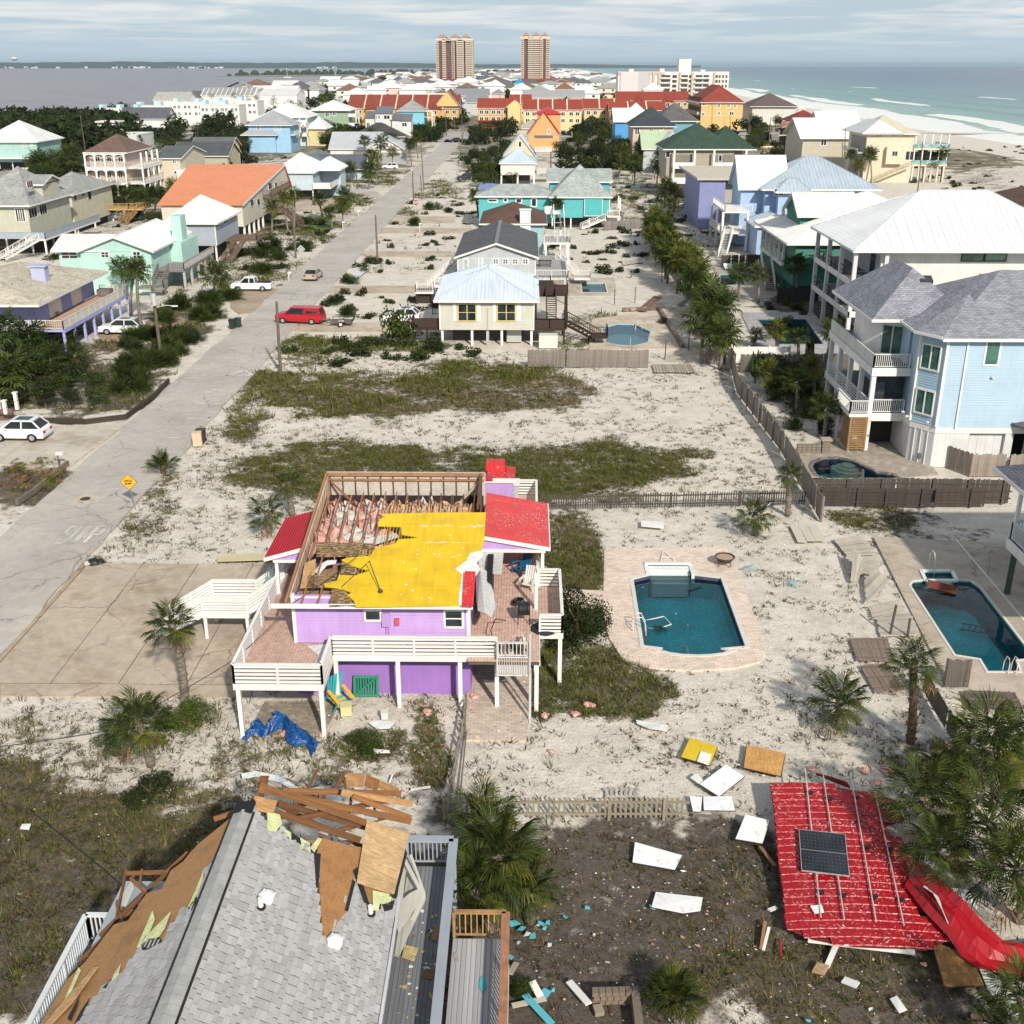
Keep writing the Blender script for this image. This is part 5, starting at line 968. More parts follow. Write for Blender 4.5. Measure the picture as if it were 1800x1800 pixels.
for pts,mm in (([(240,1665),(268,1600),(272,1615),(262,1640),(300,1602),(290,1630),(280,1645),(262,1655),(252,1662)],FG),([(330,1595),(358,1530),(356,1545),(342,1585),(338,1594)],FG),([(200,1712),(212,1694),(208,1712),(196,1724)],FG),([(405,1470),(415,1440),(418,1442),(408,1470)],FG),([(150,1765),(157,1755),(145,1790),(130,1800),(140,1780)],FK),([(118,1790),(140,1750),(136,1768),(124,1795)],FK),([(248,1660),(262,1650),(280,1648),(285,1655),(262,1668),(250,1670)],FK),([(330,1597),(345,1575),(348,1580),(336,1600)],FK),([(180,1736),(195,1722),(190,1738)],FK),([(105,1780),(112,1760),(138,1700),(142,1705),(122,1750)],FG)):
 sheet([PX(*p,-1,.03) for p in pts],.01,'felt_scrap',mm,T)
sheet([PX(*p,-1,.06) for p in [(165,1700),(173,1698),(128,1760),(90,1800),(78,1800),(110,1760)]],.02,'loose_plywood',M((.52,.33,.15),'ply'),T)
TB=[M((.33,.15,.055),'w'),M((.20,.09,.035),'w'),M((.48,.27,.12),'w')]
BE=[((455,1387,7.3),(723,1444,5.8),0,.22),((457,1381,7.4),(643,1446,6.5),0,.22),((484,1428,7.2),(634,1477,6.2),1,.22),((497,1390,6.9),(705,1395,6.2),0,.2),((600,1392,7.0),(725,1413,6.3),2,.2),((620,1400,6.9),(722,1438,5.9),0,.18),((455,1372,7.2),(470,1372,7.0),1,.3),
((490,1412,6.6),(700,1470,5.6),1,.2),((520,1440,6.5),(690,1405,6.0),1,.18),((510,1400,6.6),(700,1440,5.6),0,.18),((570,1395,6.2),(560,1430,5.4),1,.14),((620,1385,6.1),(612,1440,5.2),1,.14),((660,1400,6.0),(655,1460,5.0),1,.14),((540,1388,6.3),(558,1352,6.8),1,.1),((590,1385,6.3),(603,1357,6.8),1,.1),((603,1357,6.8),(608,1390,6.0),1,.1),
((608,1370,6.0),(640,1372,5.9),2,.5),((642,1372,5.9),(665,1380,5.8),0,.45),((665,1378,5.6),(700,1392,5.4),2,.3),((470,1450,6.0),(560,1400,5.6),1,.14),((530,1395,5.6),(640,1450,5.2),1,.14),((376,1440,6.8),(412,1428,6.9),0,.16),((420,1425,7.3),(395,1450,7.0),0,.1),((455,1385,7.2),(455,1410,6.6),0,.18),((560,1470,5.5),(700,1430,5.0),1,.16),((480,1410,6.2),(640,1490,5.2),1,.16)]
for a,c,k,w_ in BE: pc('broken_rafter',TB[k],T,p=V3(*a),q=V3(*c),w=.05,h=w_)
MB().box(-8.1,-4.6,24.9,26.2,4.3,4.4).B('attic_floor',M((.10,.06,.04),'w'),T)
for k,(pts,z) in enumerate([([(590,1466),(610,1460),(625,1468),(610,1476),(596,1474)],5.6),([(560,1462),(580,1460),(576,1468)],5.8),([(640,1432),(660,1428),(664,1440),(646,1444)],5.4)]): sheet([V3(*p,z+.03*k) for p in pts],.02,'wrap_scrap',M((.6,.58,.66),'c'),T)
for a,c,k,w_ in [((205,1610,5.9),(222,1530,6.1),1,.1),((222,1535,6.1),(290,1533,6.2),1,.12),((230,1545,6.0),(258,1570,6.2),0,.12),((218,1630,5.8),(205,1590,5.8),1,.2),((175,1645,5.6),(330,1500,6.5),1,.1),((140,1690,5.5),(235,1600,5.9),1,.12),((120,1720,5.4),(180,1660,5.7),1,.14),((290,1535,6.3),(330,1498,6.6),1,.08),((235,1540,5.8),(205,1625,5.6),0,.12),((210,1640,5.6),(240,1590,5.7),1,.16),((245,1560,6.1),(250,1528,6.3),1,.07)]: pc('broken_rafter',TB[k],T,p=V3(*a),q=V3(*c),w=.06,h=w_)
sheet([V3(*p,5.9) for p in [(232,1545),(236,1560),(222,1592),(214,1592),(216,1570)]],.02,'wrap_scrap',M((.6,.6,.58)),T)
DZ1,DZ2=3.3,2.25
yn=G(760,1523,DZ1)[1]; xr_=G(795,1500,DZ1+1)[0]; ynr=G(760,1475,DZ1+1)[1]
fo_(T,-4.35,xr_,YS,yn,DZ1,GD,'y',.125,rim=None,near=True)
rl(T,[(-3.9,ynr,DZ1),(xr_,ynr,DZ1),(xr_,YS,DZ1)],1.,'pickets',GRL,.13,True,1.8,cap=.3)
po(T,[(-4.2,yn-.1),(xr_,yn),(xr_,22.5)],-.1,DZ1,.16,GRL)
xn=G(889,1650,DZ2)[0]; yn2=G(840,1650,DZ2)[1]; WDR=M((.48,.27,.11),'w'); WDR2=M((.36,.17,.10),'w')
fo_(T,xr_+.08,xn,YS,yn2,DZ2,M((.46,.47,.49),'deck'),'y',.15,rim=None,near=True)
xo=G(889,1610,DZ2+1)[0]; yo_=G(840,1603,DZ2+1)[1]
rl(T,[(xr_+.12,yo_,DZ2),(xo,yo_,DZ2)],1.,'pickets',WDR,.17,True,1.2,cap=.16); rl(T,[(xo,yo_,DZ2),(xo,YS,DZ2)],1.,'pickets',WDR2,.2,False,1.8,cap=.26)
MB().beam((xo+.1,yo_-1.2,DZ2-.1),(xo+.1,YS,DZ2-.1),.05,.3).B('white_skirt',WH,T)
sheet([V3(*p,4.4) for p in [(711,1508),(722,1504),(732,1530),(745,1572),(735,1592),(712,1660),(700,1682),(694,1676),(706,1600),(712,1560),(716,1530)]],.03,'fallen_soffit',M((.52,.50,.44),'m',.5),T)
sheet([V3(*p,4.7) for p in [(706,1515),(716,1512),(712,1545),(708,1580),(720,1570),(740,1560),(744,1575),(700,1640),(694,1610)]],.03,'fallen_soffit',M((.58,.56,.50)),T)
MB().beam(V3(708,1508,4.9),V3(745,1578,4.6),.12,.12).beam(V3(745,1578,4.6),V3(696,1680,4.0),.14,.1).beam(V3(722,1503,4.9),V3(746,1572,4.5),.08,.05).B('bent_gutter',M((.56,.54,.5),'m',.5),T)
MB().beam((-3.62,YS,zs(-3.62)-.06),(-3.62,YG-1.2,zs(-3.62)-.06),.08,.1).B('gutter',M((.60,.60,.62),'m',.5),T)
rr=RR(21)
for i in range(70):
 px_=rr.uniform(690,775); py_=rr.uniform(1600,1795); s=rr.uniform(.02,.09)*(2 if rr.random()<.12 else 1)
 q=V3(px_,py_,DZ1+.01); 
 if q.x>xr_-.15 or q.x<-3.6: continue
 sheet([q+Ve((s*cos(a)*rr.uniform(.5,1.2),s*sin(a)*rr.uniform(.5,1.2),.012)) for a in (0,1.3,2.5,3.8,5)],.008,'foam_scrap',rr.choice([M((.62,.50,.24),'f'),M((.62,.50,.24),'f'),M((.35,.16,.07),'osb'),WH]),T)
for pts,z,mm in (([(790-25,1625),(772,1628),(770,1655),(757,1650)],DZ1+.05,OS),([(748,1702),(764,1704),(760,1722),(742,1718)],DZ1+.03,M((.26,.14,.07),'osb')),([(706,1682),(712,1660),(735,1666),(728,1690)],DZ1+.1,M((.62,.50,.24),'f')),([(797,1676),(803,1672),(806,1688),(800,1692)],DZ2+.03,M((.4,.34,.3),'c')),([(843,1720),(850,1715),(856,1735),(848,1744),(842,1735)],DZ2+.04,M((.10,.42,.5)))): sheet([V3(*p,z) for p in pts],.012,'debris_scrap',mm,T)
xl_=G(100,1705,DZ1+1)[0]; yl2=G(170,1608,DZ1+1)[1]
fo_(T,xl_,-11.95,YS,yl2,DZ1,GD,'y',.15,rim=None); rl(T,[(-11.6,yl2,DZ1),(xl_,yl2,DZ1),(xl_,YS,DZ1)],1.,'pickets',M((.66,.70,.72)),.13,True,1.8,cap=.16)
slab('footpath',[(-16,14),(-12.6,14),(-12.6,22.6),(-16,22.6)],-.0,M((.4,.35,.3),'concrete'))
# ================= houses beyond =================
WM_=M((.74,.76,.77),'m'); WM2=M((.80,.80,.78),'m'); BM=M((.60,.67,.76),'m'); GSH=M((.34,.35,.34),'h'); DSH=M((.10,.105,.115),'h'); BSH=M((.12,.065,.045),'h'); GRS=M((.035,.07,.05),'h'); LGS=M((.36,.40,.39),'h'); DMT=M((.12,.125,.15),'m')
YW=M((.62,.48,.18)); DK=M((.045,.028,.022),'w'); BRW=M((.18,.12,.085),'w'); GRYW=M((.22,.20,.185),'w')
def zrow(py,Y,px=900): return W(px,py,Y)[1]
def HS(label,xl,xr,ye,Y,D,wall,roof='hip',rise=2.,rmat=None,oh=.55,zb=None,axis=None,lap=0,wins=(),rw=(),lw=(),stilt=True,ribs=0,ze=None,wm=None,group=None,corn=None,cat='house',name='beach_house',glass=None,fas=WH,k=1.,pw=.25,ins=None):
 a,z=W(xl,ye,Y); b_,_=W(xr,ye,Y); z=ze if ze is not None else z; a+=oh; b_-=oh; Yw=Y+oh; zb=zb or 0.
 T=tg(name,label,cat,((a+b_)/2,Yw,0),0,group); T['c']=0; del T['c']
 HFOOT.append([(a,Yw),(b_,Yw),(b_,Yw+D),(a,Yw+D)])
 body(T,a,b_,Yw,Yw+D,zb if zb>0 else -.2,z-.12,wall,lap,corners=corn)
 if zb>.8 and stilt:
  nx_=max(2,int((b_-a)/3.2)+1); po(T,[(a+.2+(b_-a-.4)*i/(nx_-1),Yw+.25) for i in range(nx_)]+[(x,Yw+D-.3) for x in (a+.2,b_-.2)]+[(x,Yw+D/2) for x in (a+.2,b_-.2)],-.1,zb,pw)
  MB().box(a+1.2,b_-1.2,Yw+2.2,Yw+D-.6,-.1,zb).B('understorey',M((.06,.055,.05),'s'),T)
 if roof=='hip': hip(T,a-oh,b_+oh,Yw-oh,Yw+D+oh,z,rise,rmat,axis,fascia=fas,ribs=ribs,k=k)
 elif roof=='gable': gable(T,a-oh,b_+oh,Yw-oh,Yw+D+oh,z,rise,rmat,axis or 'x',wall,oh,fascia=fas,ribs=ribs)
 elif roof=='flat': MB().box(a-.1,b_+.1,Yw-.1,Yw+D+.1,z-.12,z+.25).B('roof',rmat,T)
 for w_ in wins: winp(T,*w_[:4],Yw,frm=wm,glass=glass,fr=.09+Y*.0004,**(w_[4] if len(w_)>4 else {}))
 for w_ in rw: winr(T,*w_[:4],b_,'r',frm=wm,glass=glass,fr=.09+Y*.0004)
 for w_ in lw: winr(T,*w_[:4],a,'l',frm=wm,glass=glass,fr=.09+Y*.0004)
 return T,a,b_,Yw,Yw+D,z
# --- centre column ---
CREAM=M((.55,.53,.46))
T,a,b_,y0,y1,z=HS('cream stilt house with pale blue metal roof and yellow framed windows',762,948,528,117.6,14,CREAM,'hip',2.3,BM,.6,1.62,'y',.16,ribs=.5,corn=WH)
hip(T,a+1.1,b_-1.1,y0+1.2,y0+9,z+.55,1.95,BM,'y',name='upper_roof',fascia=None,ribs=.5)
YF=M((.66,.52,.22))
for l,r,s in ((806,836,(796,802,838,845)),(875,905,(866,872,908,915))):
 winp(T,l,535,r,563,y0,frm=YF,cross=True,fr=.13,proud=.09)
 for q in ((s[0],s[1]),(s[2],s[3])):
  u0,zt=W(q[0],533,y0); u1,zb_=W(q[1],565,y0); MB().box(u0,u1,y0-.08,y0-.03,zb_,zt).B('shutter',WH,T)
x,_=W(857,545,y0); MB().tube([(x,y0-.1,0),(x,y0-.1,4)],.04).box(x-.15,x+.15,y0-.25,y0-.03,.4,1.5).B('meter_mast',M((.5,.5,.5),'m'),T)
fo_(T,b_+.1,b_+3.4,y0+.3,y0+5,1.75,DK,'x',.2,rim=DK); rl(T,[(b_+.1,y0+.3,1.75),(b_+3.4,y0+.3,1.75),(b_+3.4,y0+5,1.75)],1.,'solid',DK); rl(T,[(b_+.1,y0+.3,1.75),(b_+3.4,y0+.3,1.75)],1.,'rails',M((.3,.3,.3),'w'),nr=2)
fo_(T,b_+.1,b_+3.9,y0+8,y0+12,4.0,DK,'x',.2,rim=DK); rl(T,[(b_+.1,y0+8,4.),(b_+3.9,y0+8,4.),(b_+3.9,y0+12,4.)],1.,'solid',DK); rl(T,[(b_+.1,y0+12,4.),(b_+3.9,y0+12,4.)],1.3,'pickets',DK)
po(T,[(b_+.3,y0+8),(b_+3.8,y0+8),(b_+3.8,y0+12)],0,4,.25,DK); po(T,[(b_+3.3,y0+.4),(b_+3.3,y0+5)],0,1.6,.2,DK)
st_(T,(b_+3.5,y0+4,1.75),(b_+7,y0+1.5,.3),1.1,DK,True,style='pickets',sp=.25); st_(T,(b_+2,y0+8,4.),(b_+2,y0+4.6,1.75),1.1,DK); fo_(T,b_+6.4,b_+8,y0+.2,y0+2,.9,DK,'x',.2,rim=DK); rl(T,[(b_+6.4,y0+.2,.9),(b_+8,y0+.2,.9),(b_+8,y0+2,.9)],1.,'pickets',DK,.2)
fo_(T,a-3.1,a-.1,y0+.6,y0+3.2,1.7,DK,'x',.2,rim=DK); rl(T,[(a-3.1,y0+3.2,1.7),(a-3.1,y0+.6,1.7),(a-.1,y0+.6,1.7)],1.,'solid',M((.07,.04,.03),'w')); rl(T,[(a-1.2,y0+5,2.2),(a-.1,y0+5,2.2)],1.4,'pickets',DK); po(T,[(a-3,y0+.7),(a-1.5,y0+.7)],0,1.6,.2,DK)
MB().box(b_-2.9,b_-1.3,y0+1.2,y0+2.1,0,1.55).B('storage_door',M((.45,.47,.46)),T); MB().box(b_+.6,b_+2.6,y0-1.6,y0-.2,0,1.35).B('storage_shed',M((.72,.70,.60)),T)
LG=M((.47,.50,.53))
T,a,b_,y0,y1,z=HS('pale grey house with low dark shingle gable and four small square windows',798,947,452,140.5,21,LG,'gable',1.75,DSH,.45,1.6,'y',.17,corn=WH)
for l in (868,885,902,920): winp(T,l,456,l+7,463,y0,cross=True,fr=.16,mull=1)
for l in (816,842): winp(T,l,456,l+6,478,y0,mull=0,fr=.14,glass=M((.3,.34,.36),'glass'))
MB().beam(((a+b_)/2,y0-.3,z+1.8),((a+b_)/2,y1,z+1.8),.5,.05).B('ridge_vent',M((.2,.21,.22),'s'),T)
fo_(T,b_+.1,b_+4.2,y0+1,y0+19,3.0,M((.42,.42,.41),'deck'),'x',.2); rl(T,[(b_+.1,y0+1,3),(b_+4.2,y0+1,3),(b_+4.2,y0+13,3)],1.,'pickets',WH,.2); s0=V3(981,455,3.); s1=V3(1012,484,1.); st_(T,s0,s1,1.3,WH,sp=.22); fo_(T,s1.x-.2,s1.x+1.9,s1.y-1.6,s1.y+.6,.9,M((.4,.4,.4),'deck'),'x',.2); rl(T,[(s1.x-.2,s1.y-1.6,.9),(s1.x+1.9,s1.y-1.6,.9),(s1.x+1.9,s1.y+.6,.9)],1.,'pickets',WH,.2); po(T,[(b_+4.1,y0-.4),(b_+4.1,y0+5),(b_+4.1,y0+10.8)],0,2.8,.2)
st_(T,(a-.2,y0+14,3.2),(a-3.4,y0+2,1.6),1.5,WH,sp=.22); fo_(T,a-5.4,a-3.2,y0-.5,y0+2,1.5,DK,'x'); rl(T,[(a-5.4,y0+2,1.5),(a-5.4,y0-.5,1.5),(a-3.2,y0-.5,1.5)],1.,'pickets',WH,.2); fo_(T,a-3,a-.1,y0,y0+2.6,2.2,M((.4,.4,.4),'deck'),'x'); rl(T,[(a-3,y0,2.2),(a-.1,y0,2.2)],1.,'pickets',WH,.2); po(T,[(a-5.3,y0-.4),(a-3.3,y0-.4)],0,1.4,.25,DK); MB().box(a-5.2,a-3.2,y0,y0+1.8,0,1.3).B('storage_box',DK,T)
LB=M((.34,.50,.56))
T,a,b_,y0,y1,z=HS('light blue house under a brown hip roof with a broad white chimney',842,962,393,172,14,LB,'hip',2.4,BSH,.6,0,'x')
xa,zt=W(914,369,y0); xb,_=W(933,369,y0); MB().box(xa,xb,y0-.5,y0+.6,1,zt).box(xa-.1,xb+.1,y0-.6,y0+.7,zt,zt+.15).B('chimney',M((.66,.72,.74)),T)
fo_(T,b_+.2,b_+4,y0-3,y0+4,3.4,M((.3,.3,.3),'deck'),'x'); rl(T,[(b_+.2,y0-3,3.4),(b_+4,y0-3,3.4),(b_+4,y0+4,3.4)],1.,'pickets',WH,.22); st_(T,(b_+2.6,y0+2,3.4),(b_+2.6,y0+12,6.4),1.6,WH,sp=.25); fo_(T,b_+.4,b_+3,y0+12,y0+15,6.0,WH,'x'); rl(T,[(b_+.4,y0+12,6.),(b_+1.6,y0+12,6)],1.,'solid',WH); po(T,[(b_+.4,y0-2.8),(b_+3.8,y0-2.8),(b_+3.8,y0+3.8),(b_+3,y0+12),(b_+.4,y0+12)],0,3.2,.25)
rl(T,[(a-4,y0,1.2),(a-.2,y0,1.2)],1.,'pickets',DK,.25)
TEALW=M((.075,.42,.44))
T,a,b_,y0,y1,z=HS('turquoise house on stilts with a pale grey hip roof block',965,1077,346,211,13,TEALW,'hip',5.2,LGS,.5,1.9,'x',.2,corn=WH)
body(T,a-13.5,a,y0+2,y0+10,.6,z-.25,TEALW,.2); hip(T,a-14.2,a+1.5,y0+1.4,y0+10.6,z-.1,1.8,LGS,'x'); 
gable(T,a-.8,b_+.9,y1-6,y1+4,z+2.0,2.0,LGS,'x',TEALW,.5); body(T,a-.2,b_+.4,y1-5.4,y1+3.4,z-.1,z+1.9,TEALW)
MB().box(a+6.1,a+9.3,y0-.45,y0-.02,2.3,z-.4).B('bay_panel',TEALW,T); MB().box(a+6.0,a+9.4,y0-.5,y0-.46,2.2,2.32).box(a+6.0,a+6.1,y0-.5,y0-.46,2.3,z-.4).box(a+9.3,a+9.4,y0-.5,y0-.46,2.3,z-.4).B('bay_trim',WH,T)
st_(T,(b_+.5,y0+.5,2.3),(b_-5.2,y0-1.5,.1),1.,WH,sp=.25); fo_(T,b_-.4,b_+2,y0-1,y0+3,2.3,M((.55,.32,.14),'w'),'x'); rl(T,[(b_-.4,y0-1,2.3),(b_+2,y0-1,2.3),(b_+2,y0+3,2.3)],1.,'pickets',WH,.25); po(T,[(b_+1.9,y0-.8),(b_+1.9,y0+3)],0,z-.2,.25)
for l,t_,r,bt in ((859,351,873,354),(886,350,891,354),(908,350,916,356),(935,350,942,362)): winp(T,l,t_,r,bt,y0+2,mull=0,fr=.2)
MB().box(b_-3,b_+3.5,y0+10,y0+10.2,0,1.8).B('yard_fence',GRYW,T)
sheet([PX_ for PX_ in [(a-14,y1-5,z+.4),(a-9.5,y1-5.2,z+.9),(a-8.6,y1-3.5,z+1.2),(a-12,y1-2.6,z+1.4),(a-13.8,y1-3.4,z+1.)]],.03,'roof_tarp',M((.16,.22,.42),'c'),T)
T,a,b_,y0,y1,z=HS('small white stilt house with pale blue hip roof beside the street lot',877,943,287,293,9,M((.70,.68,.62)),'hip',3.4,M((.50,.60,.68),'m'),.4,2.3,'x',pw=.4); MB().box(b_+.5,b_+6.5,y0+5,y0+12,2.2,2.5).box(b_+.5,b_+6.5,y0+5,y0+5.2,2.5,3.6).B('side_deck',M((.5,.5,.5),'deck'),T)
T,a,b_,y0,y1,z=HS('pale blue and cream house with a steep white gable facing the camera',884,943,275,318,16,M((.36,.52,.68)),'gable',5.6,M((.74,.76,.76),'m'),.4,0,'y',wins=((911,264,917,270),)); MB().profile_y([(a+.3,z+.2),(b_-.3,z+.2),((a+b_)/2,z+5.2)][::-1],y0-.06,y0-.01).B('gable_board',M((.62,.58,.42)),T); winp(T,912,249,916,258,y0-.06,mull=0,fr=.25); fo_(T,b_,b_+4.5,y0,y0+8,6.5,WH,'x'); rl(T,[(b_,y0,6.5),(b_+4.5,y0,6.5)],1.,'rails',WH); po(T,[(b_+4.4,y0+.2),(b_+4.4,y0+7)],0,6.3,.3,BRW); MB().box(b_-.2,b_+5,y0+2,y0+12,9.6,9.8).B('porch_roof',M((.2,.17,.15),'h'),T)
PEA=M((.72,.38,.16))
T,a,b_,y0,y1,z=HS('peach house with a steep red gable roof',926,986,237,425,14,PEA,'gable',8.2,M((.5,.04,.05),'m'),.6,0,'y',fas=M((.45,.05,.06)),wins=((963,228,966,235),)); MB().box(b_-8,b_+.6,y0+6,y1+3,z,z+7).B('dormer',PEA,T); MB().profile_y([(b_-9,z+6.8),(b_+1,z+6.8),(b_-4,z+9)][::-1],y0+5.5,y1+3.5).B('dormer_roof',M((.5,.04,.05),'m'),T); MB().box(b_,b_+5,y0+6,y1,z-1.2,z-1).box(b_+4.8,b_+5,y0+6,y1,z-1,z+.4).B('side_deck',M((.45,.45,.45),'deck'),T)
HS('small beige hip-roofed house behind the peach one',907,962,226,520,14,M((.5,.47,.38)),'hip',3.6,M((.45,.41,.32),'h'),.6,0,'x')
# --- left column ---
VIO=M((.30,.33,.62)); VLT=M((.40,.42,.74)); ORF=M((.52,.47,.38),'h')
xw,yw0,yw1=-51.6,115.2,131.5; T=tg('beach_house','violet house with white doors and a long white deck over its carport','house',(xw,yw0,0)); HFOOT.append([(-66,114),(-48,114),(-48,133),(-66,133)])
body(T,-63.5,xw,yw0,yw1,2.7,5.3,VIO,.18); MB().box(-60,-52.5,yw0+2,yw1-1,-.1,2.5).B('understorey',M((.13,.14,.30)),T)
hip(T,-65.6,-50.0,112.4,132.6,5.35,2.0,ORF,'y',k=.72)
S_=M((.17,.10,.075),'s')
xa=-58.0; MB().box(-54.2,-52.7,121.2,122.4,5.8,7.7).box(-54.4,-52.5,121.0,122.6,7.7,7.85).B('chimney',M((.45,.47,.68)),T)
for u0,u1 in ((118.3,121.6),(124.6,127.6)): MB().box(xw,xw+.05,u0,u1,2.75,5.1).B('double_door',M((.70,.69,.62)),T)
fo_(T,xw,-48.2,113.3,133.3,2.6,M((.55,.38,.29),'deck'),'y',.2,rim=VLT); fo_(T,-57,xw,113.3,yw0,2.6,M((.55,.38,.29),'deck'),'y',.2,rim=VLT)
rl(T,[(-48.2,113.3,2.6),(-48.2,133.3,2.6)],.95,'solid',M((.72,.68,.60))); rl(T,[(-57,113.3,2.6),(-48.2,113.3,2.6)],.95,'pickets',M((.72,.68,.60)),.22); rl(T,[(-48.2,133.3,2.6),(xw,133.3,2.6)],.95,'pickets',M((.72,.68,.60)),.22); MB().box(-48.28,-48.12,113.3,133.3,2.2,2.62).B('deck_beam',VLT,T)
po(T,[(-48.3,113.5+i*2.8) for i in range(8)]+[(-52,113.5),(-56.5,113.5)],-.1,2.3,.24,VLT)
MB().box(xw+.5,xw+2,131,132.4,2.7,3.4).B('deck_box',GRYW,T)
AQ=M((.44,.66,.60))
T=tg('beach_house','pale aqua house with a white metal cross-gable roof and grey deck','house',(-60,148,0)); HFOOT.append([(-66,147),(-49,147),(-49,166),(-66,166)])
zq=5.4; x0,_=G(92,441,zq); Yq=147.4; xr=G(268,441,zq)[0]; xm=G(139,441,zq)[0]
body(T,x0+.4,xm+.5,Yq+1.2,Yq+9,-.1,zq-.1,AQ,.2); body(T,xm,xr-.4,Yq+.6,Yq+18,-.1,zq-.1,AQ,.2)
gable(T,xm-.3,xr+.2,Yq,Yq+18.5,zq,1.9,WM2,'y',AQ,.5,ribs=.6); gable(T,x0-.4,xm+4,Yq+.5,Yq+9.5,zq,1.5,WM2,'x',AQ,.5,ribs=.6)
for l,t_,r,bt in ((108,443,136,454),(178,443,191,452),(234,443,247,454)): winp(T,l,t_,r,bt,Yq+.6 if l>150 else Yq+1.2,cross=True)
MB().box(-49.9,-48.5,158,160.5,4.5,8.6).B('chimney',AQ,T); body(T,xr-.4,xr+1.2,Yq+9,Yq+17,-.1,5.2,AQ,.2)
GDK=M((.25,.24,.25),'deck'); fo_(T,xr-.3,xr+3.4,Yq+2,Yq+16,2.6,GDK,'y',.2,rim=GRYW); rl(T,[(xr-.3,Yq+2,2.6),(xr+3.4,Yq+2,2.6),(xr+3.4,Yq+17,2.6)],1.,'pickets',M((.42,.40,.39),'w'),.22); po(T,[(xr+3.3,Yq+2.2+i*3.4) for i in range(5)],-.1,2.4,.3,M((.45,.43,.37),'w')); st_(T,(xr+.7,Yq+2,2.6),(xr+.7,Yq-1.2,1.2),1.4,GRYW,sp=.22); fo_(T,xr-1.4,xr+2,Yq-3,Yq-1.2,1.2,GDK,'x',.2,rim=GRYW); rl(T,[(xr-1.4,Yq-3,1.2),(xr+2,Yq-3,1.2),(xr+2,Yq-1.2,1.2)],1.,'pickets',GRYW,.22)
LGB=M((.36,.40,.46))
T,a,b_,y0,y1,z=HS('grey blue house with a big white hip roof and brown stair',283,382,392,172,14,LGB,'hip',3.4,WM2,.6,2.4,'x',.2,wins=((321,396,328,401),),rw=((379,402,384,394),(392,396,399,386),(411,388,415,378)),ribs=.7,corn=WH)
st_(T,(b_+2.6,y0+5,2.6),(b_+1.6,y0-1,.1),1.5,BRW); fo_(T,b_+.1,b_+5,y0+5,y0+11,2.6,BRW,'x',.2,rim=BRW); rl(T,[(b_+3.4,y0+5,2.6),(b_+5,y0+5,2.6),(b_+5,y0+11,2.6)],1.,'rails',BRW,nr=3)
CRM=M((.62,.58,.50))
T=tg('beach_house','cream house with a steep orange metal roof sloping to the left','house',(-49.5,196,0)); HFOOT.append([(-64,196),(-48,196),(-48,212),(-64,212)])
Yo=194.; 
def S3(px,py,X): y,z=S(px,py,X); return Ve((X,y,z))
XR_=-49.2; rt=S3(495,289,XR_-.4); rb=S3(421,357,XR_-.4); Lx=-16.5
rt.z=min(rt.z,11.5); OR=M((.80,.30,.13),'m')
hgt=rt.z; ytop=rt.y; zlow=rb.z; ylow=rb.y
sheet([(XR_+.3,ylow-.6,zlow-.2),(XR_+.3,ytop,hgt),(XR_-19,ytop,hgt),(XR_-14.5,ylow-.6,zlow-.2)],.14,'roof',OR,T)
b=MB(); 
for i in range(34):
 x=XR_-.2-i*.55; t0=0 if x>XR_-14.5 else (XR_-14.5-x)/4.5; p=Ve((x,ylow-.6,zlow-.18)).lerp(Ve((x,ytop,hgt+.02)),min(1,t0)); b.beam(p,(x,ytop,hgt+.02),.04,.06)
b.B('roof_seams',OR,T)
b=MB(); b.profile_x([(ylow,2.2),(ytop+4,2.2),(ytop+4,hgt-4),(ytop,hgt-.25),(ylow,zlow-.3)],XR_-14,XR_); b.B('wall',CRM,T); sheet([(XR_-19,ytop,hgt-.1),(XR_+.3,ytop,hgt-.1),(XR_+.3,ytop+6,hgt-5),(XR_-16,ytop+6,hgt-5)],.14,'roof',OR,T)
MB().beam((XR_+.32,ylow-.6,zlow-.3),(XR_+.32,ytop,hgt-.12),.05,.3).B('fascia',WH,T)
for l,t_,r,bt in ((439,365,445,352),(451,363,456,350),(471,335,477,322),(482,333,487,321)): winr(T,l,t_,r,bt,XR_,'r',mull=0)
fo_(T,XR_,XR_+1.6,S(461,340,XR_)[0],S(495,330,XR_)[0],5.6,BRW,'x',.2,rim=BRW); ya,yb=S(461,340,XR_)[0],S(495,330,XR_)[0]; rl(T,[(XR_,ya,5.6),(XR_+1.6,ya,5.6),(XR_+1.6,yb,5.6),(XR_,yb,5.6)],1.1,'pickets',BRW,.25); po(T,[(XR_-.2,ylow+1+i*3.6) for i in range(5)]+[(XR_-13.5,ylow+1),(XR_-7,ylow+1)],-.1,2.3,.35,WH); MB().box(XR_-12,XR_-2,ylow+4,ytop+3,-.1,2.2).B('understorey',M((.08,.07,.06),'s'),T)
st_(T,(XR_+2.5,ylow+22,2.6),(XR_+6.5,ylow+17,.1),1.3,BRW); fo_(T,XR_,XR_+3,ylow+18,ylow+24,2.6,BRW,'x',.2,rim=BRW)
T,a,b_,y0,y1,z=HS('pale blue stilt house with white hip roof and a corner balcony',478,553,303,256,18,M((.48,.58,.64)),'hip',3.6,WM_,.6,2.2,'x',.25,rw=((575,300,580,292),(590,299,594,291)),ribs=.8,stilt=True)
fo_(T,b_,b_+4,y0-.5,y0+10,2.8,GDK,'x',.25); rl(T,[(b_,y0-.5,2.8),(b_+4,y0-.5,2.8),(b_+4,y0+10,2.8)],1.,'solid',WH); hip(T,b_-2,b_+5.2,y0+6,y0+18,z,2.4,WM_,'y',ribs=.8); body(T,b_,b_+4.6,y0+10,y0+17,0,z-.1,M((.48,.58,.64)),.25)
BL=M((.06,.36,.72))
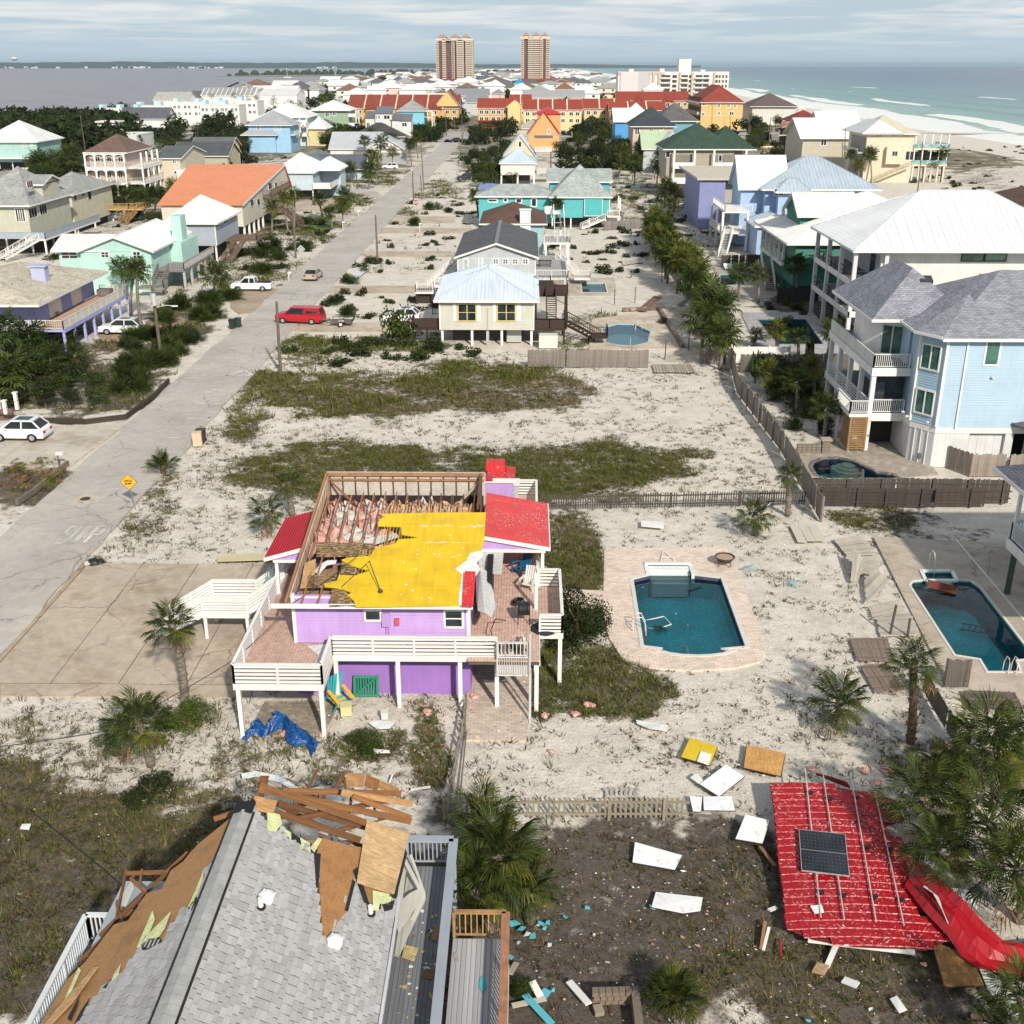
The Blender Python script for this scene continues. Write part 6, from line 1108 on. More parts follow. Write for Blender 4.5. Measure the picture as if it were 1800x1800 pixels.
T,a,b_,y0,y1,z=HS('bright blue house with a long low dark gable roof',484,592,298,300,18,BL,'gable',3.4,DMT,.8,0,'y'); body(T,b_,b_+6.5,y0+4,y1,0,z-1,M((.5,.6,.68))); gable(T,(a+b_)/2,b_+7.5,y0+3,y1+1,z-.2,3.2,DMT,'x',WH,.5); winp(T,600,297,607,303,y0+4); winp(T,611,297,618,303,y0+4)
T,a,b_,y0,y1,z=HS('white house with grey metal gable ends',577,668,262,360,18,M((.70,.70,.68)),'gable',4.6,M((.48,.50,.53),'m'),.5,0,'x',wins=((672,268,678,274),)); MB().box(b_+1,b_+9,y0-4,y0-3.6,0,3.2).B('yard_wall',M((.36,.37,.38),'s'),T); body(T,b_,b_+7,y0+1,y0+14,0,z,M((.70,.70,.68))); gable(T,b_-4,b_+8,y0,y0+15,z,3.5,M((.48,.50,.53),'m'),'y',WH,.5)
T,a,b_,y0,y1,z=HS('house with a wide black hip roof and open porch',612,712,240,440,18,M((.34,.34,.32)),'hip',4.6,M((.06,.06,.065),'h'),.8,0,'x',wins=((690,242,696,250),)); HS('low white gabled annex before the black-roofed house',602,665,247,400,10,WH,'gable',2.6,M((.6,.6,.6),'m'),.6,0,'x')
T=tg('beach_house','tall white modern house with stepped grey shed roofs','house',(-60,470,0)); WW=M((.66,.66,.65)); GRM=M((.16,.16,.18),'m')
for xl,xr,yt,yb,dd in ((642,658,207,228,8),(659,688,199,232,10),(687,703,211,236,6),(703,722,212,232,8)):
 Yh=450; xa,zt=W(xl,yt,Yh); xb,_=W(xr,yt,Yh); body(T,xa,xb,Yh,Yh+dd,0,zt,WW); sheet([(xa-.3,Yh-.3,zt),(xb+.3,Yh-.3,zt),(xb+.3,Yh+dd,zt+2.2),(xa-.3,Yh+dd,zt+2.2)],.3,'roof',GRM,T)
for l,t_,r,bt in ((660,203,663,209),(665,203,668,209),(675,203,685,209),(675,217,679,220),(645,216,650,223),(707,216,715,222)): winp(T,l,t_,r,bt,450,fr=.2)
CY=M((.22,.56,.70)); T,a,b_,y0,y1,z=HS('cyan three-storey house with pale grey hip roof and white porches',696,748,195,560,16,CY,'hip',4.8,M((.33,.34,.34),'h'),.8,0,'x'); MB().box(b_-.1,b_+4,y0,y0+12,5.2,5.5).box(b_-.1,b_+4,y0,y0+12,z-.3,z).B('porch',WH,T); po(T,[(b_+3.8,y0+.2),(b_+1.8,y0+.2),(b_+3.8,y0+11)],0,z,.4)
GN=M((.30,.42,.30)); T,a,b_,y0,y1,z=HS('sage green house with a flat white hip roof and stacked balconies',543,616,194,510,20,GN,'hip',4.,WM2,1.2,0,'x',wins=((572,198,578,205),(585,198,590,203)))
for zz_ in (3.6,7.4): MB().box(b_-.1,b_+3.4,y0,y0+9,zz_,zz_+.3).box(b_+3.3,b_+3.4,y0,y0+9,zz_+.3,zz_+1.4).box(b_,b_+3.4,y0,y0+.1,zz_+.3,zz_+1.4).B('balcony',WH,T)
po(T,[(b_+3.3,y0+.1),(b_+3.3,y0+8.8)],0,z,.4)
MB().box(a+2,a+9,y0-6,y0,0,5).B('annex',GN,T); MB().profile_y([(a+1,5),(a+10,5),(a+5.5,6.6)][::-1],y0-6.6,y0).B('annex_roof',M((.16,.13,.13),'h'),T)
HS('pale yellow house with plain white hip roof',537,574,226,440,14,M((.66,.58,.30)),'hip',4.,WM2,.8,0,'x')
SB=M((.32,.54,.74)); T,a,b_,y0,y1,z=HS('sky blue three-storey house with grey hip roofs and small white framed windows',430,513,220,404,16,SB,'hip',4.6,M((.38,.39,.41),'m'),1.0,0,'x',wins=((452,223,456,228),(483,223,486,228),(490,223,493,228),(460,244,464,249,))); 
hip(T,a-2.5,b_-4,y0-2.5,y0+5,5.9,2.4,M((.38,.39,.41),'m'),'x'); body(T,a,b_-5,y0-1.6,y0,0,5.8,SB); MB().box(b_,b_+1.6,y0,y0+9,5.6,5.8).box(b_+1.5,b_+1.6,y0,y0+9,5.8,7).B('balcony',WH,T)
T,a,b_,y0,y1,z=HS('pale aqua tall house with white hip roof behind the sky blue one',452,542,206,440,22,M((.58,.72,.68)),'hip',5,WM2,1.,0,'x',rw=((523,228,526,222),(531,226,534,220)),wins=((505,208,509,214),))
for zz_ in (3.4,6.8): MB().box(b_-5,b_+.8,y0-3,y0,zz_,zz_+.3).box(b_-5,b_+.8,y0-3,y0-2.8,zz_+.3,zz_+1.4).B('balcony',WH,T)
po(T,[(b_-4.8,y0-2.8),(b_-2,y0-2.8),(b_+.6,y0-2.8)],0,z,.4)
PK=M((.50,.40,.34)); T,a,b_,y0,y1,z=HS('three-storey white veranda house with arches and a brown hip roof',145,223,268,265,17,PK,'hip',3.6,M((.17,.105,.085),'h'),1.,2.6,'x')
zf=[zrow(331-9,y0),zrow(296,y0)]
zf=[3.0,6.4]
for zz_ in zf:
 MB().box(a-.6,b_+.6,y0-1.8,y0,zz_-.5,zz_).box(b_,b_+4,y0,y1-2,zz_-.5,zz_).B('veranda_floor',WH,T); rl(T,[(a-.6,y0-1.8,zz_),(b_+.6,y0-1.8,zz_)],1.,'pickets',M((.62,.58,.54)),.3); rl(T,[(b_+.6,y0-1.8,zz_),(b_+4,y0,zz_),(b_+4,y1-2,zz_)],1.,'pickets',M((.62,.58,.54)),.35)
 for i in range(4):
  xa=a-.4+(b_-a+.8)*i/4; xb=a-.4+(b_-a+.8)*(i+1)/4; zt=zz_+2.95; b=MB(); r_=(xb-xa)/2
  pts=[(xa,zt),(xa,zt-.9)]+[(xa+r_-r_*cos(t*math.pi/8),zt-.9+.75*sin(t*math.pi/8)) for t in range(1,8)]+[(xb,zt-.9),(xb,zt)]
  q=[Ve((x,y0-1.85,zz__)) for x,zz__ in pts]; T3=tessellate_polygon([q]); b.add([tuple(v) for v in q]+[(v.x,v.y+.12,v.z) for v in q],[t for t in T3]+[tuple(i_+len(q) for i_ in t[::-1]) for t in T3]); b.B('arch',WH,T)
po(T,[(a-.4+(b_-a+.8)*i/4,y0-1.7) for i in range(5)]+[(b_+3.8,y0+i*4) for i in range(4)],0,z-.1,.35)
for l in (172,192,212): winp(T,l-4,276,l+4,284,y0); winp(T,l-4,301,l+4,312,y0)
LGN=M((.50,.50,.40)); T,a,b_,y0,y1,z=HS('pale green house at the left edge with a big light grey shingle roof and balcony',-60,52,361,179,17,LGN,'hip',5.2,GSH,.8,2.4,'x',.2,rw=(),wins=((27,367,45,389,{'mull':3}),))
for l,t_,r,bt in ((49,386,63,366),(68,380,80,360)): winr(T,l,t_,r,bt,b_,'r',mull=2)
MB().box(b_-4.5,b_+.3,y0+6,y0+13,z-.1,z+2.6).B('dormer',LGN,T); gable(T,b_-7,b_+.8,y0+5.4,y0+13.6,z+2.6,1.2,GSH,'x',LGN,.5); winr(T,46,332,56,318,b_+.3,'r',mull=2)
fo_(T,b_,b_+3,y0-2,y0+22,2.6,GDK,'x',.25); rl(T,[(a,y0-2,2.6),(b_+3,y0-2,2.6),(b_+3,y0+22,2.6)],1.,'solid',M((.36,.40,.46))); po(T,[(b_+2.8,y0-1.8),(b_+2.8,y0+5),(b_+2.8,y0+12)],0,2.4,.25); st_(T,(b_+1.5,y0-2,2.6),(b_-1.5,y0-8,.4),1.4,WH,sp=.3)
CR2=M((.60,.57,.43)); T,a,b_,y0,y1,z=HS('cream wing with pale grey hip roof and a new yellow wood deck',50,128,342,201,20,CR2,'hip',3.,GSH,.6,1.4,'x',.2)
for l,t_,r,bt in ((106,358,110,348),(129,353,133,342),(143,347,147,338),(153,353,159,336)): winr(T,l,t_,r,bt,b_,'r',mull=0)
NW=M((.60,.40,.16),'w'); fo_(T,b_+.1,b_+6.5,y1-3,y1+2.4,2.5,NW,'x',.25,rim=NW); rl(T,[(b_+.1,y1-3,2.5),(b_+4,y1-3,2.5),(b_+6.5,y1-1,2.5),(b_+6.5,y1+2.4,2.5)],1.,'pickets',NW,.2); po(T,[(b_+3,y1-2.8),(b_+6.3,y1-.8)],0,2.4,.3,M((.4,.3,.2),'w')); st_(T,(b_+5,y1-1.6,2.5),(b_+3.6,y1-6,.1),1.6,M((.42,.26,.12),'w'),sp=.3)
T,a,b_,y0,y1,z=HS('cream two-storey house behind the orange roof',268,318,278,280,22,M((.62,.56,.44)),'gable',2.2,M((.10,.12,.12),'h'),.5,0,'x',wins=((304,281,309,287),(306,301,316,305))); MB().box(b_-.5,b_+6,y0-2,y0+4,0,4.6).B('white_annex',WH,T)
T,a,b_,y0,y1,z=HS('long house with dark slate roofs in the palms',300,402,274,330,14,M((.45,.42,.3)),'gable',3.4,M((.08,.085,.095),'h'),.6,0,'x'); gable(T,a+2,b_-1,y1-4,y1+8,z+1.6,2.6,M((.13,.14,.15),'h'),'x',M((.6,.53,.33)),.6); body(T,a+2.6,b_-1.6,y1-3.4,y1+7.4,0,z+1.5,M((.6,.53,.33))); winr(T,380,296,392,290,b_,'r')
T,a,b_,y0,y1,z=HS('aqua house with a large white hip roof at the left edge',-40,66,249,330,18,M((.36,.56,.52)),'hip',5.4,WM2,.8,2.4,'x',wins=((41,252,45,257),(54,250,57,256))); MB().box(a,b_+.4,y0-2,y0,3.4,3.7).B('porch',WH,T)
HS('low house with weathered slate hip roof among the oaks',46,142,237,500,22,M((.4,.38,.3)),'hip',5.,M((.14,.14,.17),'h'),1.,0,'x')
T,a,b_,y0,y1,z=HS('white flat-roofed house with a square turret and brown garage doors',160,240,238,430,20,WW,'flat',0,WH,.1,0); body(T,a+2,a+9,y0+2,y0+9,z,z+4.4,WW); MB().box(a+1.4,a+9.6,y0+1.4,y0+9.6,z+4.4,z+4.9).B('roof',WH,T); winp(T,178,222,188,229,y0+2,fr=.2)
for l in (166,180): xa,zt=W(l,242,y0); xb,_=W(l+10,242,y0); MB().box(xa,xb,y0-.06,y0-.01,0,zt).B('garage_door',M((.17,.06,.03)),T)
T,a,b_,y0,y1,z=HS('white house with long slate gable roof left of the bay terraces',208,296,209,560,14,WW,'gable',5,M((.11,.115,.135),'h'),.6,0,'x'); gable(T,b_-12,b_+1,y0-22,y0+1,z-7,3.6,M((.13,.14,.16),'h'),'x',WW,.5); body(T,b_-11.5,b_+.5,y0-21,y0,0,z-7,WW)
HS('low white roofed building in the oaks at the left edge',-30,55,219,640,16,WW,'hip',3,WM2,.8,0,'x')
# --- right column: light blue house ---
BLU=M((.37,.51,.62),'paint',.6,.06); BRF=M((.26,.27,.31),'h'); GRD=M((.15,.155,.18),'deck')
T=tg('beach_house','three-storey light blue house with white galleries and grey shingle roofs','house',(30,80,0)); HFOOT.append([(26,79.5),(50,79.5),(50,96),(26,96)])
fx,fy=30.4,79.35; X1=52
body(T,fx,X1,fy,93,3.1,9.85,BLU,.19); 
bay=[(fx,fy),(fx-1.35,fy+1.75),(fx-1.0,fy+4.6),(fx+1,fy+4.6)]
bb=MB(); n=36; st=(9.85-3.1)/n
for i in range(n):
 R=lambda e,z:[(x-e,y-e,z) for x,y in bay]; bb.add(R(.034,3.1+i*st)+R(.0,3.1+(i+1)*st),[(k,k+4,(k+1)%4+4,(k+1)%4) for k in range(4)]+[(0,1,2,3)])
bb.B('bay_wall',BLU,T)
for (x,y) in bay[:2]: MB().box(x-.11,x+.09,y-.1,y+.1,3.1,9.85).B('corner_board',WH,T)
MB().box(fx+1.35,fx+1.47,fy-.14,fy-.02,3.0,9.6).beam((fx+1.4,fy-.1,9.5),(fx-.3,fy-.25,9.85),.1,.1).B('downspout',WH,T)
SKW=M((.66,.67,.67)); MB().prism([(fx,fy),(fx-1.35,fy+1.75),(fx-1.3,fy+8),(X1,fy+8),(X1,fy)][::-1],2.6,3.12).B('skirt_band',WH,T)
sk=MB(); sk.prism([(fx,fy+.05),(fx-1.3,fy+1.8),(fx-1.25,fy+6),(fx+2.6,fy+6),(fx+2.6,fy+.05)],-.1,2.62); sk.box(fx+2.6,fx+5.3,fy+.4,fy+5,-.1,2.62); sk.B('lower_wall',SKW,T)
b=MB()
for i in range(1,4): t_=i/4; x=fx-1.35*t_; y=fy+1.75*t_; b.box(x-.04,x+.01,y-.0,y+.05,0,2.6)
for i in range(9): b.box(fx+.3+i*.62,fx+.33+i*.62,fy+(.03 if i<4 else .37),fy+.06+(0 if i<4 else .37),0,2.6)
b.B('board_battens',WH,T)
MB().box(fx-.75,fx-.3,fy+.72,fy+.85,.35,.75).B('vent_grille',M((.1,.1,.1)),T)
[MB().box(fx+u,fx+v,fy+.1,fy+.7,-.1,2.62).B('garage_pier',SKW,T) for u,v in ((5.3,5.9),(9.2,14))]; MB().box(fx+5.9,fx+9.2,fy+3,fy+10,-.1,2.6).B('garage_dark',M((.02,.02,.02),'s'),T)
def bayw(t0,t1,z0,z1,A,B,m=1):
 A,B=Ve((*A,0)),Ve((*B,0)); d=(B-A).normalized(); nr=Ve((d.y,-d.x,0)); 
 if nr.y>0 and nr.x>0: nr=-nr
 L_=(B-A).length; f=MB(); g=MB(); p=lambda t,o:A+d*(t*L_)+nr*o
 for a_,c_,za,zb in ((t0-.04,t1+.04,z1,z1+.12),(t0-.04,t1+.04,z0-.12,z0),(t0-.04,t0,z0,z1),(t1,t1+.04,z0,z1),((t0+t1)/2-.02,(t0+t1)/2+.02,z0,z1)):
  q=[p(a_,.01),p(c_,.01),p(c_,.14),p(a_,.14)]; f.prism([(v.x,v.y) for v in q],za,zb)
 w_=f.B('window',WH,T); q=[p(t0,.0),p(t1,.0),p(t1,.09),p(t0,.09)]; g.prism([(v.x,v.y) for v in q],z0,z1); g.B('pane',GLG,w_)
for z0,z1 in ((3.9,5.6),(7.3,9.0)): bayw(.22,.86,z0,z1,bay[0],bay[1])
for z0,z1 in ((4.0,5.6),(7.4,9.0)): bayw(.25,.8,z0,z1,bay[1],bay[2])
winp(T,1737,598,1752,640,fy,mull=0,glass=GLG,fr=.14,proud=.06)
for l,t_ in ((1745,663),(1630,741),(1588,724)):
 x,z=W(l,t_,fy-.1 if l>1600 else fy+.8); MB().dome((x,(fy-.15 if l>1600 else fy+.9),z-.05),.14,.12,8,3).box(x-.12,x+.12,fy-.12,fy-.02,z-.12,z).B('lamp',M((.6,.6,.6)),T)
hip(T,fx-.6,X1+.6,fy-.6,94,9.9,3.6,BRF,'x',k=.85); hip(T,26.6,34.5,85.4,97.5,9.85,3.3,BRF,'y'); 
c=Ve((29.6,82.4,0)); rp=[(fx-.7,fy-.62,9.92),(fx-2.05,fy+1.4,9.92),(fx-1.9,fy+5.2,9.92),(fx+4.5,fy+5.2,12.1),(fx+3,fy+2.2,11.9)]
b=MB(); b.add([tuple(v) for v in (rp[0],rp[1],rp[2],(fx+2.6,fy+4.2,12.15),(fx+4,fy-.62,9.92))],[(0,3,1),(1,3,2),(0,4,3)]); b.B('bay_roof',BRF,T); MB().beam(rp[0],rp[1],.08,.2).beam(rp[1],rp[2],.08,.2).B('bay_fascia',WH,T)
for (x,y,z) in ((31.4,88.6,12.3),(36.9,84.3,11.6)): MB().obox((x,y,z),(1.0,.8,.35),0,.45).B('roof_vent',M((.05,.05,.06),'m'),T)
gx=26.35; GYa,GYb=83.,96.
for zz_,ya in ((3.05,83.),(6.62,83.)):
 fo_(T,gx,fx-1.0,ya,GYb,zz_,GRD,'x',.16); 
 rl(T,[(gx+.05,GYb-.2,zz_),(gx+.05,ya+.08,zz_)],1.0,'solid' if zz_>5 else 'rails',M((.62,.62,.61)),.14,True,2.6); rl(T,[(gx+.05,ya+.08,zz_),(fx-1.3,ya+.08,zz_)],1.05,'pickets',WH,.15,True,3,cap=.16)
 MB().box(gx-.05,fx-1.0,ya-.06,ya+.14,zz_-.62,zz_-.24).box(gx-.05,gx+.15,ya,GYb,zz_-.62,zz_-.24).B('gallery_beam',WH,T)
fo_(T,gx-1.4,gx,82.8,87,3.05,GRD,'x',.16); rl(T,[(gx-1.4,86.5,3.05),(gx-1.4,82.9,3.05),(gx,82.9,3.05)],1.,'pickets',WH,.15,True,3)
po(T,[(gx+.2,83.2),(gx+.2,86.2),(gx+.2,89.4),(gx+.2,92.6),(gx+.2,95.6)],-.1,6.2,.34); po(T,[(gx-1.2,83),(gx-1.2,86.6)],-.1,2.8,.2)
body(T,fx-1.1,fx+2,84.2,96,3.1,9.8,BLU,.19); MB().box(gx+.6,fx-1.15,84.0,84.6,3.1,6.3).B('screen_dark',M((.015,.02,.025),'glass'),T)
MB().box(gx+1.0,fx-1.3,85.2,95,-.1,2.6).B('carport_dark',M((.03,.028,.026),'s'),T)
oc=[(27.9,86.9),(29.4,86.0),(31,86.5),(31,92),(27.2,92),(26.9,88.6)]; MB().prism(oc,6.65,9.8).B('sun_room',WH,T)
d0,d1=Ve((27.9,86.9,0)),Ve((29.4,86.0,0))
for A_,B_ in (((.08,.46),0),((.54,.92),0)):
 q=[d0.lerp(d1,A_[0]),d0.lerp(d1,A_[1])]; nrm=Ve((-.5,-.85,0)); MB().prism([(v.x,v.y) for v in (q[0]+nrm*.05,q[1]+nrm*.05,q[1]-nrm*.02,q[0]-nrm*.02)],6.95,9.1).B('door_pane',GLG,T)
SL_=M((.34,.19,.08),'w')
for i in range(17): pc('screen_slat',SL_,T,c=(25.7,82.7,.25+i*.155),size=(1.25,.04,.10)); pc('screen_slat',SL_,T,c=(25.05,83.8,.25+i*.155),size=(.04,2.1,.10))
po(T,[(25.06,82.72),(26.34,82.72)],-.1,2.8,.1,SL_)
WW=M((.70,.70,.67))
T=tg('beach_house','large white house with broad white metal hip roof and dark-railed galleries','house',(46,122,0)); HFOOT.append([(35,120),(60,120),(60,138),(35,138)])
a,b_,y0,y1=38.0,60.,121.5,137.; ze=9.9
body(T,a,b_,y0,y1,-.1,ze-.1,WW); hip(T,34.4,61,119.6,138.6,ze,5.2,M((.74,.76,.79),'m'),'x',ribs=.6,k=1.0)
BK=M((.02,.02,.022))
for l,t_,r,bt in ((1692,446,1727,458),(1733,446,1767,458)): winp(T,l,t_,r,bt,y0,frm=BK,glass=M((.12,.20,.14),'glass'),mull=0)
for zz_ in (3.3,6.6):
 fo_(T,34.8,a,120.2,137,zz_,GRD,'x',.3); rl(T,[(34.85,137,zz_),(34.85,120.25,zz_),(a+1,120.25,zz_)],1.,'rails',BK,nr=1,cap=.14); MB().box(34.7,34.85,120,137,zz_-.6,zz_).box(34.7,a+2,120,120.15,zz_-.6,zz_).B('gallery_beam',WH,T)
po(T,[(34.9,120.3),(34.9,125.6),(34.9,131),(34.9,136.6),(a+.2,120.3)],-.1,ze-.1,.42,M((.62,.62,.62)))
MB().box(a-.05,a+.02,122,136,6.7,9).B('gallery_wall_shade',M((.45,.46,.46)),T); MB().box(a-.08,a-.05,123.2,125,6.7,8.9).B('glass_door',GL,T)  # grey sheet on the white left wall: gallery shade put into its colour
body(T,46,60,104,114,-.1,8.2,WW); MB().box(45.8,60,103.8,114.2,8.2,8.5).B('flat_roof',M((.74,.74,.72)),T)
GRN=M((.012,.17,.12))
T=tg('beach_house','dark green house under sweeping white metal roofs','house',(40,146,0)); HFOOT.append([(33,145),(55,145),(55,166),(33,166)])
body(T,34.4,58,145.2,166,1.5,6.95,GRN,.2); hip(T,33.0,58.6,144.4,167,7.0,5.4,WM2,'y',ribs=.6,k=.95)
for (u0,u1,v0,v1,zb) in ((33.8,40,152,158.5,8.0),): pass
body(T,36.2,39.6,152.0,160,7,9.7,GRN,.2); gable(T,35.6,44,151.2,160.6,9.6,2.6,WM2,'x',GRN,.5,ribs=.6); winr(T,1376,382,1381,362,36.2,'l')
body(T,44.5,60,148.4,156,7,9.6,GRN,.2); gable(T,43.8,60.5,147.6,157,9.6,2.4,WM2,'y',GRN,.5,ribs=.6)
rl(T,[(34.2,165,3.6),(34.2,150.5,3.6)],1.,'rails',WH,nr=3); b=MB()
for i in range(6): b.box(33.9,34.2,150.4+i*2.9,150.7+i*2.9,3.6,6.9)
b.box(33.8,34.2,150.2,165,3.2,3.6); b.B('gallery_frame',WH,T); MB().box(34.3,34.38,150.7,164.8,4.6,6.7).B('gallery_dark',M((.03,.05,.05),'glass'),T); winr(T,1372,460,1380,432,34.4,'l',cross=True); st_(T,(33.2,158,3.4),(32.4,149.5,.2),1.3,M((.08,.07,.065),'w'),rmat=WH)
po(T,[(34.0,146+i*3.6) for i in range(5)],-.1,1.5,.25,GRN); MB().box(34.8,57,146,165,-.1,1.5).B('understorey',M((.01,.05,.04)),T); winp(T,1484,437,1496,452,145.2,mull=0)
LB2=M((.36,.50,.72))
T=tg('beach_house','light blue house with ribbed blue-grey metal roofs and white porches','house',(44,190,0)); BGM=M((.42,.50,.58),'m')
body(T,38.8,56,188.5,204,0,9.3,LB2,.25); hip(T,38,57.5,187.5,205,9.4,4.6,BGM,'x',ribs=.6); body(T,40.5,45,186.3,189,0,9.1,LB2); hip(T,39.8,45.8,185.4,190,9.2,1.9,BGM,'x',ribs=.6); gable(T,34.6,43,190,200,9.2,5.0,WM_,'x',LB2,.4)
body(T,35.2,41,190.6,199,0,9.1,LB2)
for l,t_,r,bt in ((1362,332,1367,343),(1370,332,1376,343),(1388,330,1392,338)): winp(T,l,t_,r,bt,186.3,mull=0)
winp(T,1411,330,1427,339,188.5); 
for zz_,x_ in ((3.0,31.2),(6.3,31.6)): fo_(T,x_,35.5,184,196,zz_,WH,'x',.4); rl(T,[(x_,196,zz_),(x_,184,zz_),(36,184,zz_)],1.,'pickets',WH,.3)
po(T,[(31.4,184.2),(31.4,190),(31.4,195.8),(35.4,184.2)],0,6.2,.35); hip(T,35.2,41.6,177,186,4.9,1.6,BGM,'y',ribs=.6); body(T,35.8,41,177.6,186,0,4.8,LB2); st_(T,(32.5,184,3.),(30.5,177,.2),1.3,WH)
T=tg('beach_house','periwinkle blue house with a flat beige roof','house',(36,222,0)); body(T,31.5,36.2,212,232,0,8.6,M((.24,.27,.50))); body(T,36.2,58,214,238,0,8.6,M((.45,.43,.37))); MB().box(30.9,59,211.4,238.6,8.6,9.0).B('roof',M((.55,.50,.42),'s'),T); winp(T,1305,310,1311,318,213.9,fr=.2)
TAN=M((.36,.32,.25))
T,a,b_,y0,y1,z=HS('tan house with dark green hip roof, white balconies and a weathered base fence',1166,1300,262,264,16,TAN,'hip',5.2,GRS,1.0,3.4,'x',.25,stilt=False); hip(T,a+9,b_+5,y0-.5,y1+4,z-.05,4.6,GRS,'x',k=.8); body(T,b_,b_+3,y0+3,y1,3.4,z-.2,TAN)
for zz_ in (3.4,6.7):
 for xa,xb in ((a+1.4,a+6.2),(a+10.4,b_+2.6)): MB().box(xa,xb,y0-1.6,y0,zz_-.35,zz_).box(xa,xb,y0-1.6,y0-1.5,zz_,zz_+1).B('balcony',WH,T); MB().box(xa+.3,xb-.3,y0-.05,y0-.02,zz_+.1,zz_+2.6).B('recess_shade',M((.22,.20,.16)),T)  # flat darker tan panels paint the shade behind the balconies
po(T,[(a+1.5,y0-1.5),(a+6.1,y0-1.5),(a+10.5,y0-1.5),(b_+2.5,y0-1.5),(b_+2.5,y0+3)],3.4,z-.2,.4); winp(T,1171,267,1177,276,y0,mull=0); winp(T,1264,273,1268,283,y0,mull=0)
MB().box(a-.5,b_+2,y0-1.4,y0-1.2,0,3.1).B('base_fence',M((.09,.08,.07),'w'),T); 
GG=M((.45,.56,.38),'m')
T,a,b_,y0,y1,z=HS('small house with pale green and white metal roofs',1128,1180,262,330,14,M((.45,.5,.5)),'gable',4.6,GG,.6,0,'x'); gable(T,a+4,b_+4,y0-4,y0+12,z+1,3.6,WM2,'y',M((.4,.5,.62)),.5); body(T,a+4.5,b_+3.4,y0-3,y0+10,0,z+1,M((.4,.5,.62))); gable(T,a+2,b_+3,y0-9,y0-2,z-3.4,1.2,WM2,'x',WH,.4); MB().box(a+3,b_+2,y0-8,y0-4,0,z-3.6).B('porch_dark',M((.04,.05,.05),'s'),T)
PNK=M((.60,.46,.36))
T,a,b_,y0,y1,z=HS('pinkish tan house with near-black hip roof',1108,1190,222,370,18,PNK,'hip',5.6,M((.045,.055,.07),'h'),1.,0,'x',wins=((1117,225,1123,236),(1142,226,1147,235),(1161,224,1165,228)),rw=()); hip(T,a+8,b_+10,y1-6,y1+12,z+1.,5.4,M((.12,.12,.125),'h'),'x'); body(T,a+9,b_+9,y1-5,y1+10,0,z+1,M((.15,.32,.42)))
HS('bright blue house with a white roof behind the palms',1078,1125,214,420,16,M((.08,.34,.66)),'gable',4.4,WM2,.8,0,'x')
HS('white cupola roofed house before the yellow terrace',1100,1140,200,470,12,WW,'hip',4.,WM2,.6,0,'x')
YB=M((.66,.44,.17)); YB2=M((.62,.38,.13)); RT=M((.27,.05,.035),'h')
T,a,b_,y0,y1,z=HS('yellow three-storey block with a red hip roof and a blue tarp',1230,1310,180,560,46,YB,'hip',7.5,RT,1.,0,'y',wins=((1235,183,1241,185),(1262,182,1265,189),(1279,182,1282,189),(1291,182,1294,189),(1234,198,1238,203),(1262,196,1265,202),(1283,197,1289,202)))
sheet([(a+4,y0-.4,z+.45),(b_-3,y0-.4,z+.45),(b_-7,y0+6,z+3.9),(a+9,y0+6,z+4.2)],.1,'roof_tarp',M((.13,.14,.32),'c'),T); MB().box(a,b_,y0-.12,y0-.02,z/2-.2,z/2+.3).B('band',M((.74,.55,.28)),T)
for i in range(3):
 zz_=2.2+i*4.3; b=MB()
 for k in range(9): b.box(a-1.6,a,y0+2+k*5,y0+5.6+k*5,zz_,zz_+1.2)
 b.B('balconies',M((.55,.52,.47)),T)
 b=MB()
 for k in range(9): b.box(a-.1,a-.02,y0+2+k*5,y0+5.6+k*5,zz_+1.2,zz_+3.4)
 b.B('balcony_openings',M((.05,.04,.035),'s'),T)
T,a,b_,y0,y1,z=HS('square white house with brown hip roof by the beach',1319,1404,187,590,26,M((.62,.62,.56)),'hip',6,M((.13,.10,.095),'h'),1.4,0,'x',wins=((1354,188,1358,190),(1363,188,1367,190),(1336,204,1340,212,))); MB().box(b_,b_+5,y0,y1,z-1,z-.2).B('porch_head',WH,T); po(T,[(b_+4.8,y0+.3),(b_+2.4,y0+.3),(b_+4.8,y0+12)],0,z-1,.5)
T=tg('wrecked_house','storm-wrecked house with sagging red roof and open timber frame','house',(96,440,0)); DKB=M((.06,.035,.028),'w')
x0,_=W(1385,232,440); x1,_=W(1478,232,440); b=MB()
hip(T,x0,x1-6,440,455,zrow(212,440),3.6,M((.22,.035,.025),'h'),'x',fascia=M((.35,.10,.06))); MB().box(x0-3,x1+3,438.6,440,zrow(219,440),zrow(215,440)).B('torn_fascia',M((.45,.09,.05)),T)
for i in range(14): X=x0+1+i*(x1-x0)/14; pc('frame_post',M((.22,.11,.06),'w'),T,c=(X,440.5,3.2),size=(.35,.3,6.4))
for zz_ in (3.,6.4): pc('frame_beam',M((.22,.08,.05),'w'),T,c=((x0+x1)/2,440.4,zz_),size=(x1-x0,.3,.4))
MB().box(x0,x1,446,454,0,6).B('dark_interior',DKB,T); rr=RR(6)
for i in range(26): p=Ve((x0-8+rr.uniform(0,30),438+rr.uniform(-4,4),rr.uniform(4,8.6))); pc('broken_timber',rr.choice([DKB,M((.4,.18,.08),'w'),M((.5,.45,.4),'w')]),T,p=p,q=p+Ve((rr.uniform(-5,5),rr.uniform(-3,3),rr.uniform(-2.2,1.2))),w=.25,h=.4)
CB=M((.66,.58,.44))
T,a,b_,y0,y1,z=HS('big cream beach house with tile roof, palms and seaward glass balconies',1520,1618,235,300,17,CB,'hip',4.2,M((.62,.56,.43),'m'),1.,0,'x',wins=((1539,238,1550,240),(1568,238,1576,240),(1587,238,1597,240),(1537,265,1547,267),(1593,266,1605,281)))
